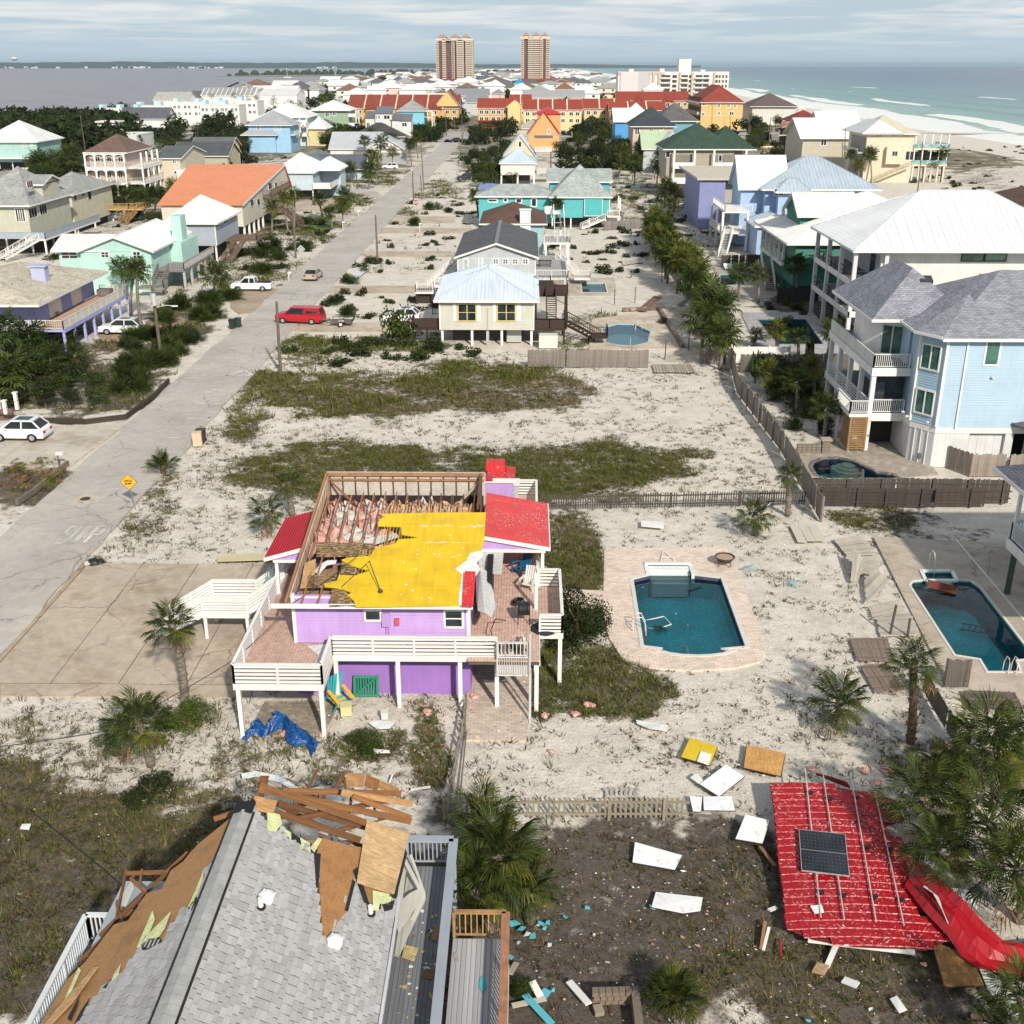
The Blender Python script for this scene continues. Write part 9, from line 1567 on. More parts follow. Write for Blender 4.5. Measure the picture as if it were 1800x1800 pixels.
# ================= vehicles =================
TYRE=M((.012,.012,.013),'s'); RIM=M((.35,.35,.36),'m',.35); CG=M((.01,.012,.015),'glass')
def car(kind,label,x,y,rz,col,group=None,L_=4.7,far=False):
 T=tg('parked_car',label,{'pickup':'pickup truck','canopy':'pickup truck'}.get(kind,'car'),(x,y,0),rz,group); pm=M(col,'gloss',.25,.03); w_=.93; h0=.32
 O={'suv':([(-2.35,.45),(-2.3,.8),(-2.1,.98),(-1.15,1.1),(2.2,1.12),(2.35,.95),(2.38,.5)],[(-1.15,1.1),(-.35,1.66),(1.5,1.7),(2.15,1.12)]),
    'sedan':([(-2.35,.4),(-2.3,.68),(-2.1,.82),(-1.1,.93),(1.7,.98),(2.3,.95),(2.35,.45)],[(-1.1,.93),(-.4,1.42),(.9,1.42),(1.65,.98)]),
    'pickup':([(-2.7,.5),(-2.68,.9),(-2.5,1.02),(-1.5,1.12),(2.6,1.12),(2.68,1.1),(2.7,.55)],[(-1.5,1.12),(-.85,1.72),(.45,1.74),(.55,1.12)]),
    'canopy':([(-2.8,.5),(-2.78,.95),(-2.6,1.08),(-1.6,1.18),(2.7,1.18),(2.78,1.15),(2.8,.55)],[(-1.6,1.18),(-.9,1.8),(.6,1.86),(2.45,1.86),(2.72,1.18)])}[kind]
 k=L_/({'suv':4.73,'sedan':4.7,'pickup':5.4,'canopy':5.6}[kind]); body_,cab=O; body_=[(a*k,b_) for a,b_ in body_]; cab=[(a*k,b_) for a,b_ in cab]
 xf,xr=body_[0][0]+.95*k,body_[-1][0]-.95*k*(1.05 if kind in('suv','sedan') else 1.2); R=.36 if kind!='sedan' else .33
 def loop(outline,ws,wt,zlo,zhi): return [(a,s*(ws+(wt-ws)*max(0,(b_-zlo)/(zhi-zlo)))) for a,b_ in outline for s in (1,)]
 # lower body with wheel arches cut into the outline
 def arch(cx): return [(cx+(R+.07)*cos(t*math.pi/6),h0+(R+.07)*sin(t*math.pi/6)*.95) for t in range(7)]
 low=[(body_[0][0]+.05,h0)]+arch(xf)[::-1]+arch(xr)[::-1]+[(body_[-1][0]-.05,h0)]; out=low+body_[::-1]
 P=[Ve((a,0,b_)) for a,b_ in out]; T3=tessellate_polygon([P]); n=len(P); b=MB(); Ls=[]
 prof=[(w_*.97,0),(w_,.0)]
 for s in (-1,1): Ls+= [(v.x,s*(w_-.10*max(0,(v.z-.85))/.35-(.06 if abs(v.x)>abs(body_[0][0])-.3 else 0)),v.z) for v in P]
 b.add(Ls,[(t[0],t[1],t[2]) for t in T3]+[(t[2]+n,t[1]+n,t[0]+n) for t in T3]+[(i,i+n,(i+1)%n+n,(i+1)%n) for i in range(n)]); bo=b.B('body',pm,T,local=1)
 # cabin: glass house with roof skin
 c=cab; wt=.70; wb=w_-.06; V=[]
 for a,b_ in c: V+= [(a,-(wb if b_<1.2 else wt),b_),(a,(wb if b_<1.2 else wt),b_)]
 m=len(c); f=[(2*i,2*i+1,2*i+3,2*i+2) for i in range(m-1)]+[tuple(2*i for i in range(m))[::-1],tuple(2*i+1 for i in range(m))]; b=MB().add(V,f); b.B('windows' if kind!='canopy' else 'windows',CG,T,local=1)
 top=[q for q in c if q[1]>1.2]; b=MB(); b.box(top[0][0]-.05,top[-1][0]+.06,-wt-.02,wt+.02,min(q[1] for q in top)-.015,max(q[1] for q in top)+.04); 
 for s in (-1,1):
  for (a,z0),(d,z1) in ((c[0],c[1]),(c[-1],c[-2])): b.beam((a,s*wb,z0),(d,s*wt,z1),.09,.09)
  mid=(top[0][0]+top[-1][0])/2; b.beam((mid,s*wb,c[0][1]),(mid,s*wt,top[0][1]),.1,.07)
 if kind=='canopy': 
  b.box(.75*k,2.5*k,-wt-.12,wt+.12,1.62,1.92); b.add([(.7*k,-wb-.01,1.16),(2.72*k,-wb-.01,1.16),(2.5*k,-wt-.1,1.65),(.75*k,-wt-.1,1.65)],[(0,1,2,3)]); b.add([(.7*k,wb+.01,1.16),(2.72*k,wb+.01,1.16),(2.5*k,wt+.1,1.65),(.75*k,wt+.1,1.65)],[(3,2,1,0)])
 b.B('roof',pm,T,local=1)
 if kind=='canopy': 
  for s in (-1,1): MB().add([(.9*k,s*(wb+.0),1.27),(2.45*k,s*(wb+.0),1.27),(2.35*k,s*(wt+.13),1.56),(.95*k,s*(wt+.13),1.56)],[(0,1,2,3) if s<0 else (3,2,1,0)]).B('canopy_window',CG,T,local=1)
  MB().box(2.66*k,2.74*k,-.5,.5,1.2,1.6).B('rear_hatch',M((.04,.03,.03),'s'),T,local=1)
 if kind=='pickup': MB().box(.62*k,2.62*k,-w_+.12,w_-.12,1.1,1.135).B('truck_bed',M((.012,.012,.013),'s'),T,local=1)
 if kind=='suv' and not far: MB().box(-.1,1.1,-.5,.5,1.7,1.745).B('sunroof',CG,T,local=1)
 for s,nm in ((-1,'headlight'),(1,'tail_light')):
  xx=body_[0][0] if s<0 else body_[-1][0]
  for q in (-1,1): MB().box(xx-.04 if s>0 else xx-.03,xx+.04 if s>0 else xx+.06,q*.62-.16,q*.62+.16,.72,.9).B(nm,M((.5,.5,.5),'gloss') if s<0 else M((.35,.01,.01),'gloss'),T,local=1)
 for xx in (xf,xr):
  for s in (-1,1):
   ti=MB().tube([(xx,s*(w_-.2),R),(xx,s*(w_+.01),R)],R,16).B('wheel',TYRE,T,local=1); MB().tube([(xx,s*(w_-.02),R),(xx,s*(w_+.025),R)],R*.6,10).B('rim',RIM,ti,local=1)
 if not far: 
  for s in (-1,1): MB().obox((cab[0][0]+.35,s*(w_+.08),1.12),(.12,.16,.12)).B('wing_mirror',pm,T,local=1)
 return T
def carp(kind,label,px_,py_,rz,col,**k): x,y=G(px_,py_); return car(kind,label,x,y,rz,col,**k)
RCAR=(.42,.012,.02); WCAR=(.74,.75,.76)
T=carp('canopy','bright red pickup with a canopy, nose in the street, trailer behind',529,567,-.18,RCAR,L_=5.7)
x,y=G(600,572); t=tg('utility_trailer','small open utility trailer hitched behind the red pickup','trailer',(x,y,0),-.02); DM=M((.03,.03,.03),'m'); MB().box(-1.1,1.4,-.8,.8,.52,.58).B('deck',M((.2,.15,.1),'w'),t,local=1); b=MB().beam((-1.1,-.8,.85),(1.4,-.8,.85),.05,.05).beam((-1.1,.8,.85),(1.4,.8,.85),.05,.05).beam((-1.1,-.8,.5),(-2.6,0,.5),.07,.07).beam((-1.1,.8,.5),(-2.6,0,.5),.07,.07)
for i in range(4):
 for s in (-.8,.8): b.beam((-1.1+i*.83,s,.5),(-1.1+i*.83,s,.87),.05,.05)
b.B('frame',DM,t,local=1); b=MB()
for i in range(7): b.beam((1.42,-.75+i*.25,.55),(1.75,-.75+i*.25,1.75),.04,.04)
b.beam((1.75,-.8,1.75),(1.75,.8,1.75),.05,.05).beam((1.6,-.8,1.2),(1.6,.8,1.2),.04,.04).B('ramp_gate',DM,t,local=1)
for s in (-.9,.9): w1=MB().tube([(.1,s-.08,.32),(.1,s+.08,.32)],.32,14).B('wheel',TYRE,t,local=1); MB().tube([(.1,s-.1,.32),(.1,s+.1,.32)],.18,10).B('rim',WH,w1,local=1)
MB().box(-.3,.5,-.75,-.2,.58,.75).B('load',M((.45,.4,.35),'w'),t,local=1)
carp('pickup','white extended-cab pickup on the driveway left of the street',444,510,.0,WCAR,L_=5.4); carp('sedan','champagne sedan parked at the left kerb, seen from behind',551,490,math.radians(-94),(.42,.36,.28),L_=4.7)
carp('suv','white luxury crossover with black glass under the violet house',216,586,-.03,WCAR,L_=4.95); carp('suv','white crossover on the driveway at the left edge',38,771,-.03,WCAR,L_=4.5); carp('suv','small white hatchback half hidden behind the round bush',707,566,-.05,WCAR,L_=4.3)
carp('suv','white wagon by the grey yard wall',686,297,0,WCAR,far=True); carp('suv','dark blue crossover on the sandy lot right of the street',819,316,.05,(.02,.03,.05),far=True); carp('pickup','white pickup beside the small white stilt house',870,312,.1,WCAR,far=True,L_=5.2); carp('suv','white car on the bay road by the dark palms',99,291,math.radians(70),WCAR,far=True); carp('sedan','white sedan half hidden behind a palm on the bay road',52,300,0,WCAR,far=True); carp('suv','silver car on the grass in the far yard',1015,282,.2,(.3,.33,.3),far=True); carp('suv','black car on the road bend by the thicket',800,250,.4,(.015,.015,.02),far=True); carp('pickup','yellow work truck on the sand by the tan house',1347,262,0,(.6,.35,.03),far=True)
for i,(a,c) in enumerate(((408,226),(420,223),(437,220),(405,230))): carp('sedan' if i%2 else 'suv','dark car parked by the bay-side terraces',a,c,0,(.04,.04,.05),far=True,group='cars by the bay-side terraces')
# ================= the red roof on the ground =================
T=tg('torn_roof_sheet','huge torn-off red metal roof lying in the yard with one dark solar panel','roof sheet',(12,33,0)); RD=M((.36,.005,.011),'m',.35); RDF=M((.36,.005,.011),'flaky',.45)
def ZR_(x,y): return .55+.03*(y-33)+.10*sin(x*.7)
def R3(px_,py_,dz=0.):
 z=.6
 for _ in range(4): x,y=G(px_,py_,z); z=ZR_(x,y)+dz
 return Ve((x,y,z))
RPX=[(1353,1376),(1400,1376),(1480,1384),(1530,1391),(1576,1405),(1548,1418),(1583,1428),(1590,1440),(1560,1450),(1548,1456),(1585,1475),(1610,1510),(1640,1545),(1655,1570),(1650,1600),(1612,1600),(1616,1612),(1665,1625),(1668,1650),(1628,1668),(1500,1662),(1428,1650),(1380,1628),(1378,1590),(1366,1500),(1360,1420)]
rp=[R3(*p) for p in RPX]
xsR=[p.x for p in rp]; ysR=[p.y for p in rp]; pg=[(p.x,p.y) for p in rp]; nst=23; y_lo,y_hi=min(ysR),max(ysR)
for i in range(nst):
 ya=y_lo+(y_hi-y_lo)*i/nst; yb=y_lo+(y_hi-y_lo)*(i+1)/nst; ym=(ya+yb)/2
 tt=np.linspace(min(xsR),max(xsR),160); ins=pip(tt,np.full(160,ym),pg)
 if not ins.any(): continue
 # jagged ends
 runs=[]; k=0; a0=None
 for k in range(160):
  if ins[k] and a0 is None: a0=tt[k]
  if a0 is not None and (not ins[k] or k==159): runs.append((a0,tt[k])); a0=None
 for (xa,xb) in runs:
  if xb-xa<.15: continue
  n=max(2,int((xb-xa)/.5)); V=[];Fq=[]
  for j in range(n+1):
   x=xa+(xb-xa)*j/n
   for (yy_,dz) in ((ya+.004,0.),(ya+.03,.028),(ya+.06,.0),(yb-.004,.0)): V.append((x,yy_,ZR_(x,yy_)+dz+.012*sin(x*5+i)))
  for j in range(n):
   for q in range(3): o=j*4+q; Fq.append((o,o+4,o+5,o+1))
  b=MB(); b.v=V; b.f=Fq; o=b.B('roof_panel',RDF if xa<14.5 and ((xa+xb)/2>10.4) else RD,T); 
sheet([p-Ve((0,0,.05)) for p in rp],.03,'roof_boarding',M((.25,.02,.02),'w'),T)
for s_,e_ in (((1415,1350),(1443,1612)),((1447,1362),(1484,1616)),((1495,1358),(1540,1620)),((1531,1358),(1589,1626))):
 P=[R3(s_[0]+(e_[0]-s_[0])*k/6,s_[1]+(e_[1]-s_[1])*k/6,.12) for k in range(7)]; MB().tube(P,.028,6).B('panel_rail',M((.55,.53,.52),'m',.4),T)
 for k in (1,3,5): MB().obox(tuple(P[k]-Ve((-.12,0,.0))),(.16,.1,.14),.4).B('rail_clamp',M((.02,.02,.02),'m'),T)
sp_=tg('solar_panel','dark gridded solar panel still bolted on the red roof','solar panel',tuple(R3(1448,1497))); q=[R3(a,c,.2) for a,c in ((1404,1457),(1486,1466),(1494,1540),(1409,1530))]
sheet(q,.04,'panel_frame',M((.35,.35,.36),'m'),sp_); cn=(q[0]+q[1]+q[2]+q[3])/4; fr_2=[cn+(p-cn)*.97+Ve((0,0,.004)) for p in q]; SC=M((.006,.009,.016),'glass'); gl=M((.28,.27,.24))
bb_=lambda u,v,z=.006: fr_2[0].lerp(fr_2[1],u).lerp(fr_2[3].lerp(fr_2[2],u),v)+Ve((0,0,z))
sheet(fr_2,.004,'backing',M((.02,.022,.03)),sp_)
for i in range(12):
 for j in range(12):
  a,c=(i+.06)/12,(j+.06)/12; d,e=(i+.94)/12,(j+.94)/12; k=.014; pts=[bb_(a+k,c),bb_(d-k,c),bb_(d,c+k),bb_(d,e-k),bb_(d-k,e),bb_(a+k,e),bb_(a,e-k),bb_(a,c+k)]; MB().add([tuple(p) for p in pts],[tuple(range(8))]).B('cell',SC,sp_)
MB().beam(bb_(0,.5,.012),bb_(1,.5,.012),.03,.004).B('busbar',gl,sp_); b=MB()
for i in range(1,12):
 for j in range(1,12): p=bb_(i/12,j/12,.010); b.box(p.x-.013,p.x+.013,p.y-.013,p.y+.013,p.z-.003,p.z)
b.B('cell_dots',gl,sp_,kind='stuff')
MB().beam(R3(1420,1652,-.1),R3(1608,1674,-.1),.16,.1).B('white_fascia',WH,T)
sheet([R3(1424,1592,.1),R3(1444,1590,.12),R3(1449,1604,.1),R3(1432,1606,.1)],.01,'paper_scrap',WH,T)
def ribbon(name,label,pts,mat,par,wave=.1,th=.02,seed=1):
 r=RR(seed); n=len(pts); V=[];Fq=[]; m=5
 for i,(a,c) in enumerate(pts):
  a,c=Ve(a),Ve(c)
  for j in range(m+1): p=a.lerp(c,j/m); p.z+=wave*sin(j*1.7+i*1.3)+r.uniform(-wave,wave)*.3; V.append(tuple(p))
 for i in range(n-1):
  for j in range(m): o=i*(m+1)+j; Fq.append((o,o+1,o+m+2,o+m+1))
 b=MB(); b.v=V; b.f=Fq; o=b.B(name,mat,par); 
 if label: o['label']=label
 return o
ribbon('loose_sheet','red strip peeling off to the lower right',[(V3(1608,1512,.9),V3(1590,1560,.6)),(V3(1650,1545,1.2),V3(1625,1600,.7)),(V3(1690,1580,1.3),V3(1665,1640,.7)),(V3(1735,1625,1.0),V3(1690,1680,.5)),(V3(1765,1650,.7),V3(1720,1705,.4)),(V3(1800,1660,.5),V3(1790,1715,.3)),(V3(1850,1660,.4),V3(1840,1740,.3))],RD,T,.09,seed=2)
ribbon('loose_sheet','white underside of the peeled strip',[(V3(1622,1558,1.0),V3(1640,1562,.8)),(V3(1640,1572,1.2),V3(1668,1580,.6)),(V3(1655,1600,1.1),V3(1680,1620,.5)),(V3(1670,1630,.8),V3(1690,1650,.4))],M((.6,.62,.63),'m',.4),T,.05,seed=3)
ribbon('loose_sheet','white sheet corner sticking up behind the strip',[(V3(1668,1560,1.0),V3(1680,1582,.7)),(V3(1700,1565,.9),V3(1702,1585,.6)),(V3(1712,1580,.5),V3(1718,1598,.4))],M((.6,.62,.63),'m',.4),T,.04,seed=4)
ribbon('loose_sheet','folded red sheet above the roof edge',[(V3(1433,1358,.7),V3(1436,1364,.5)),(V3(1460,1366,.9),V3(1465,1374,.5)),(V3(1490,1376,.7),V3(1494,1384,.4))],RD,T,.05,seed=5)
# ================= scattered boards and litter =================
def board(label,pts,z,mat,th=.02,name='fallen_board',cat='board',edge=None):
 P=[V3(a,c,z+.0) for a,c in pts]; c=sum(P,Ve())/len(P); T=tg(name,label,cat,tuple(c)); r=RR(int(pts[0][0])); P=[p+Ve((0,0,r.uniform(0,.10))) for p in P]; sheet(P,th,'sheet',mat,T)
 if edge: sheet([c+(p-c)*1.035-Ve((0,0,.03)) for p in P],.03,'sheet_core',edge,T)
 return T
PN=M((.80,.80,.80),'panel'); EDG=M((.05,.03,.02),'w')
board('white ceiling panel in the dark yard, the upper one',[(1116,1483),(1199,1505),(1186,1531),(1112,1515)],.1,PN,edge=EDG); board('white ceiling panel in the dark yard with a teal corner',[(1153,1568),(1235,1580),(1231,1604),(1200,1608),(1145,1597)],.1,PN,edge=EDG); board('white ceiling panel lying diamond-wise above the fence end',[(1230,1380),(1276,1347),(1308,1366),(1264,1400)],.15,PN,edge=EDG)
board('white ceiling panel flat against the fence end',[(1236,1402),(1286,1402),(1292,1427),(1237,1427)],.15,PN,edge=EDG); board('small white panel at the last pickets',[(1212,1402),(1234,1402),(1232,1427),(1218,1427)],.12,PN,edge=EDG); board('blotched white panel leaning at the red roof',[(1310,1435),(1353,1444),(1340,1484),(1293,1474)],.25,PN,edge=EDG)
T=board('yellow painted roof board with a bare white corner',[(1213,1298),(1261,1314),(1248,1345),(1197,1332)],.12,M((.72,.50,.02)),edge=EDG); sheet([V3(a,c,.24) for a,c in ((1232,1320),(1251,1326),(1245,1345),(1225,1338))],.01,'bare_corner',WH,T)
board('orange plywood sheet beside the yellow board',[(1313,1312),(1380,1327),(1372,1365),(1307,1351)],.12,M((.60,.32,.10),'ply'),edge=EDG); board('brown weathered plywood under the red strip',[(1636,1656),(1708,1684),(1729,1735),(1660,1737)],.25,M((.30,.15,.045),'ply'),edge=EDG)
board('white metal sheet under the peeled red strip',[(1712,1684),(1745,1700),(1775,1750),(1800,1800),(1780,1800),(1735,1740)],.2,M((.6,.6,.6),'m')); board('narrow white board on the sand behind the pool',[(1127,916),(1167,918),(1167,929),(1127,926)],.15,WH); board('curved white scrap on the open sand',[(1118,1266),(1175,1277),(1172,1288),(1140,1282),(1120,1272)],.06,M((.7,.7,.68),'c')); board('bent white board beside the diamond panel',[(1213,1368),(1225,1360),(1238,1374),(1230,1381)],.1,WH)
board('white board piece in the yard at the bottom',[(1564,1756),(1576,1754),(1594,1779),(1580,1783)],.06,WH); board('torn white sheet before the purple wall',[(648,1272),(668,1268),(694,1272),(684,1283),(662,1282)],.1,M((.72,.75,.76),'c')); 
board('long curled white gutter behind the broken trusses',[(424,1362),(450,1358),(490,1366),(530,1388),(560,1385),(598,1400),(600,1405),(560,1396),(530,1397),(490,1376),(450,1366),(426,1368)],.5,M((.68,.72,.74),'m',.4),.05,name='fallen_gutter',cat='gutter'); board('yellow blanket-like board by the drive behind the stairs',[(382,976),(398,974),(500,973),(505,985),(382,988)],.12,M((.62,.54,.33))); board('white scrap by the purple porch corner',[(656,1318),(684,1321),(686,1325),(658,1324)],.1,WH); board('white paper in the weeds at the far left',[(39,1449),(55,1449),(51,1459),(35,1458)],.08,WH)
board('white sheet beside the palmetto by the sand lot',[(618,485),(632,475),(644,477),(628,490)],.1,M((.7,.72,.74),'m'))
for i,(x,y,x2,y2,c,w_,lb) in enumerate(((1432,1700,1453,1706,0,.5,'brown and white splintered board below the red roof'),(1453,1700,1470,1662,1,.18,'white post end below the red roof edge'),(1338,1668,1345,1620,2,.12,'reddish stud standing in the sand patch'),(1342,1670,1352,1630,1,.1,'white stud in the sand patch'),(1365,1595,1352,1600,1,.15,'white trim curl by the red roof corner'),(1336,1488,1362,1522,2,.14,'rusty board left of the red roof'),(1372,1652,1373,1680,3,.06,'thin red trim below the roof corner'),(1640,1378,1600,1372,1,.08,'white tube near the wrecked fence'),(1000,1725,1035,1765,1,.24,'grey-white plank by the block wall'),(1482,1722,1508,1732,1,.3,'white vinyl offcut at the bottom'),(685,1375,690,1362,1,.06,'bent white tube by the trusses'),(722,1388,757,1383,1,.1,'white tube end by the trusses'),(820,1285,805,1432,4,.07,'grey rail lying along the sand edge'),(1218,1432,1262,1436,4,.15,'grey rail at the fence end'),(575,1165,580,1150,1,.1,'x'),(1335,900,1360,880,1,.05,'white stick by the yellow-green palm'),(1365,905,1400,922,1,.06,'long white stick behind the low palm'),(700,1510,690,1500,1,.1,'x'))):
 if lb=='x': continue
 a,c_=V3(x,y,.12),V3(x2,y2,.2); T=tg('broken_board',lb,'board',tuple(a)); pc('plank',[M((.5,.33,.18),'w'),WH,M((.33,.16,.08),'w'),RED,GRYW][c],T,p=a,q=c_,w=w_,h=.05)
b=MB(); TQ=M((.12,.50,.60)); rr=RR(31)
for i,(a,c,s) in enumerate(((903,1628,15),(918,1637,10),(926,1645,9),(951,1628,10),(964,1626,9),(938,1650,12),(994,1615,8),(965,1665,8),(911,1660,6),(899,1686,9),(1032,1601,8),(958,1636,7),(973,1745,6),(1148,1599,10),(1421,1798,6),(1742,1800,6))):
 x,y=G(a,c); k=s/46.; t=tg('siding_scrap',['turquoise','grey-white'][i in(2,7,8)]+' broken siding scrap on the dark yard','scrap',(x,y,0),0,'broken siding scraps on the yard'); an=rr.uniform(0,6); P=[Ve((x+k*cos(an+q)*f,y+k*sin(an+q)*f,.08+rr.uniform(0,.06))) for q,f in ((0,.8),(1.2,.6),(2.6,.8),(4,.5))]; sheet(P,.01,'sheet',TQ if i not in (2,7,8) else WH,t)
t=tg('siding_board','long turquoise siding board at the bottom edge','board',(*G(950,1780),.1)); pc('board',TQ,t,p=V3(922,1748,.15),q=V3(970,1800,.2),w=.24,h=.03); t=tg('siding_board','pale board crossing behind the turquoise one','board',(*G(940,1740),.1)); pc('board',M((.55,.5,.42)),t,p=V3(900,1768,.1),q=V3(960,1755,.1),w=.2,h=.03); t=tg('siding_board','white folded trim beside the turquoise board','board',(*G(945,1730),.1)); pc('board',WH,t,p=V3(935,1725,.3),q=V3(950,1752,.15),w=.25,h=.03); pc('board',TQ,t,p=V3(952,1742,.12),q=V3(966,1748,.12),w=.3,h=.03)
t=tg('siding_board','tan plank leaning on the lower deck','board',(*G(897,1700),.1)); pc('board',M((.5,.42,.33)),t,p=V3(896,1712,.3),q=V3(908,1692,.1),w=.2,h=.03)
def litter(name,label,n,boxes,mats,smin,smax,seed,z=.03):
 r=RR(seed); Bs=[MB() for _ in mats]
 for i in range(n):
  x0_,x1_,y0_,y1_=r.choice(boxes); x,y=G(r.uniform(x0_,x1_),r.uniform(y0_,y1_)); s=r.uniform(smin,smax)*(2.2 if r.random()<.06 else 1); a=r.uniform(0,6); b=r.choice(Bs); k=r.uniform(.25,1)
  P=[(x+s*cos(a+q)*f,y+s*sin(a+q)*f*k,z+r.uniform(0,.05)) for q,f in ((0,1),(1.6,.6),(3.1,1),(4.6,.5))]; b.add(P,[(0,1,2,3)] )
 for b,m in zip(Bs,mats): b.B(name,m,kind='stuff',label=label)
litter('debris_litter','small pale flakes and splinters strewn over the dark yard',620,[(880,1700,1440,1800),(880,1350,1450,1700),(1000,1650,1500,1800)],[M((.62,.55,.40),'f'),WH,M((.42,.26,.14),'w'),PINKF],.02,.07,1)
litter('debris_litter','scraps round the lilac house and the fence',420,[(560,830,1235,1300),(600,800,1290,1400),(790,960,1180,1300),(1180,1700,1340,1460)],[WH,PINKF,M((.42,.26,.14),'w'),M((.30,.24,.2),'c')],.03,.10,2)
litter('debris_litter','twigs and chips on the sand round the pools',420,[(1000,1640,900,1350),(1300,1560,1150,1300)],[M((.24,.18,.13),'w'),M((.12,.09,.06),'w'),WH],.02,.08,3)
litter('debris_litter','sand, shells and chips on the street edge',260,[(120,420,640,1000),(200,330,700,860),(600,1000,650,860)],[M((.5,.45,.38),'s'),M((.2,.15,.1),'w')],.03,.09,4)
litter('debris_litter','scraps in the weeds at the left',200,[(0,400,1240,1480),(150,420,1290,1500)],[M((.6,.55,.48),'c'),M((.3,.2,.12),'w')],.02,.07,6)
PKL=[(1032,1238,.3),(1520,1355,.35),(1560,1355,.5),(1540,1375,.35),(1650,1325,.4),(1665,1310,.35),(1427,1352,.25),(833,1225,.4),(938,1238,.35),(957,1258,.3),(500,1290,.35),(750,1250,.3),(752,1255,.25),(1529,1473,.3),(1719,1790,.3),(1624,1695,.15),(1690,1562,.35),(1450,1505,.1),(1600,1350,.25),(567,1290,.3),(1040,1240,.25),(1010,1255,.3),(968,1320,.2)]
for i,(a,c,s) in enumerate(PKL):
 x,y=G(a,c); t=tg('insulation_tuft','pink clump of insulation dropped on the ground','insulation',(x,y,0),0,'pink insulation clumps on the ground'); b=MB().dome((0,0,-.03),s*.6,s*.5,7,3).dome((s*.4,s*.2,-.03),s*.4,s*.35,6,3).dome((-s*.3,s*.25,-.03),s*.35,s*.3,6,3); b.v=[(v[0]+random.uniform(-.05,.05),v[1]+random.uniform(-.05,.05),v[2]*(.6+.7*random.random())) for v in b.v]; b.B('tuft',PINKF,t,local=1)
t=tg('tarpaulin','crumpled shiny blue tarpaulin in front of the corner deck','tarpaulin',(*G(495,1300),0)); TP=M((.008,.07,.24),'c',.22)
tp_=[(436,1290,.15),(450,1283,.5),(470,1292,.35),(485,1277,.75),(503,1278,.6),(520,1296,.3),(545,1305,.25),(556,1318,.1)]; V=[];Fq=[]; r=RR(3); m=9
for i in range(29):
 t_=i/28*(len(tp_)-1); k=min(len(tp_)-2,int(t_)); f=t_-k; a=Ve(tp_[k]).lerp(Ve(tp_[k+1]),f); c=Ve((*G(a.x,a.y),0)); wv=.45+.25*sin(i*.7); 
 for j in range(m+1): u=(j/m-.5)*2; V.append((c.x+r.uniform(-.06,.06)+u*.15,c.y+u*wv,max(.01,a.z*(1-u*u)+.12*sin(j*2.1+i*1.3)*(1-abs(u)*.8)+r.uniform(-.05,.05))))
for i in range(28):
 for j in range(m): o=i*(m+1)+j; Fq.append((o,o+m+1,o+m+2,o+1))
b=MB(); b.v=V; b.f=Fq; b.B('sheet',TP,t,smooth=False)
def adir(label,x,y,z,rz,c1,c2):
 t=tg('garden_chair',label,'chair',(x,y,z),rz); A_=M(c1); B2=M(c2)
 for i in range(6): pc('back_slat',A_,t,c=None,size=None,p=None) if 0 else None
 b=MB()
 for i in range(6): b2=MB().beam((-.28+i*.11,.25,.25),(-.33+i*.13,.62,1.1-.02*abs(i-2.5)),.09,.02); b2.B('back_slat',A_,t,local=1)
 for i in range(5): MB().beam((-.3,-.3+i*.12,.36-.02*i),(.3,-.3+i*.12,.36-.02*i),.1,.02).B('seat_slat',A_ if i%2 else B2,t,local=1)
 for s in (-.36,.36): MB().box(s-.07,s+.07,-.35,.35,.58,.61).B('armrest',B2,t,local=1); MB().beam((s,-.3,0),(s,-.3,.58),.09,.03).B('leg',A_,t,local=1); MB().beam((s,.3,0),(s,.25,.58),.09,.03).B('leg',A_,t,local=1)
 return t
x,y=G(590,1243); c=adir('turquoise and orange garden chair standing under the corner deck',x,y,0,.5,(.03,.42,.46),(.78,.40,.04)); c.rotation_euler=(.5,.1,.9); c.location.z=.15; c.scale=(1.25,1.25,1.25)
t=tg('wooden_gate','green wooden gate leaning on the purple wall','gate',(*G(643,1228),0)); x,y=G(643,1228); GG_=M((.01,.22,.12))
for i in range(9): pc('picket',GG_,t,c=(x-.5+i*.125,y+.32,.53),size=(.07,.02,.95),rx=-.3)
for z_ in (.1,.95): pc('rail',GG_,t,c=(x,y+.3-(.53-z_)*.31-.03,z_),size=(1.15,.04,.13),rx=-.3)
for s in (-.55,.55): pc('stile',GG_,t,c=(x+s,y+.3,.53),size=(.12,.04,1.02),rx=-.3)
pc('brace',GG_,t,p=(x-.5,y+.13,.12),q=(x+.5,y+.38,.95),w=.03,h=.1)
x,y=G(917,1010,DZ); adir('blue garden chair on the right-hand deck',*G(915,1008,DZ),DZ,-.9,(.01,.14,.32),(.01,.14,.32)); adir('yellow garden chair at the back of the right-hand deck',*G(928,985,DZ),DZ,-.6,(.66,.42,.03),(.66,.42,.03)); adir('white slatted chair by the deck rail',*G(929,1035,DZ),DZ,-.4,(.72,.71,.68),(.72,.71,.68))
t=tg('barbecue_grill','black barbecue grill on the deck by the porch steps','grill',(*G(921,1090,DZ),DZ)); BKM=M((.012,.012,.013),'m',.4); g=WM[t.name].translation; MB().box(-.3,.3,-.55,.1,.55,.8).B('firebox',BKM,t,local=1); MB().tube([(-.3,-.22,.8),(.3,-.22,.8)],.3,10).B('lid',BKM,t,local=1); b=MB()
for s in (-.28,.28):
 for q in (-.5,.5): b.beam((s,q,0),(s,q,.6),.04,.04)
b.box(-.3,.3,.1,.55,.6,.63).B('stand',BKM,t,local=1)
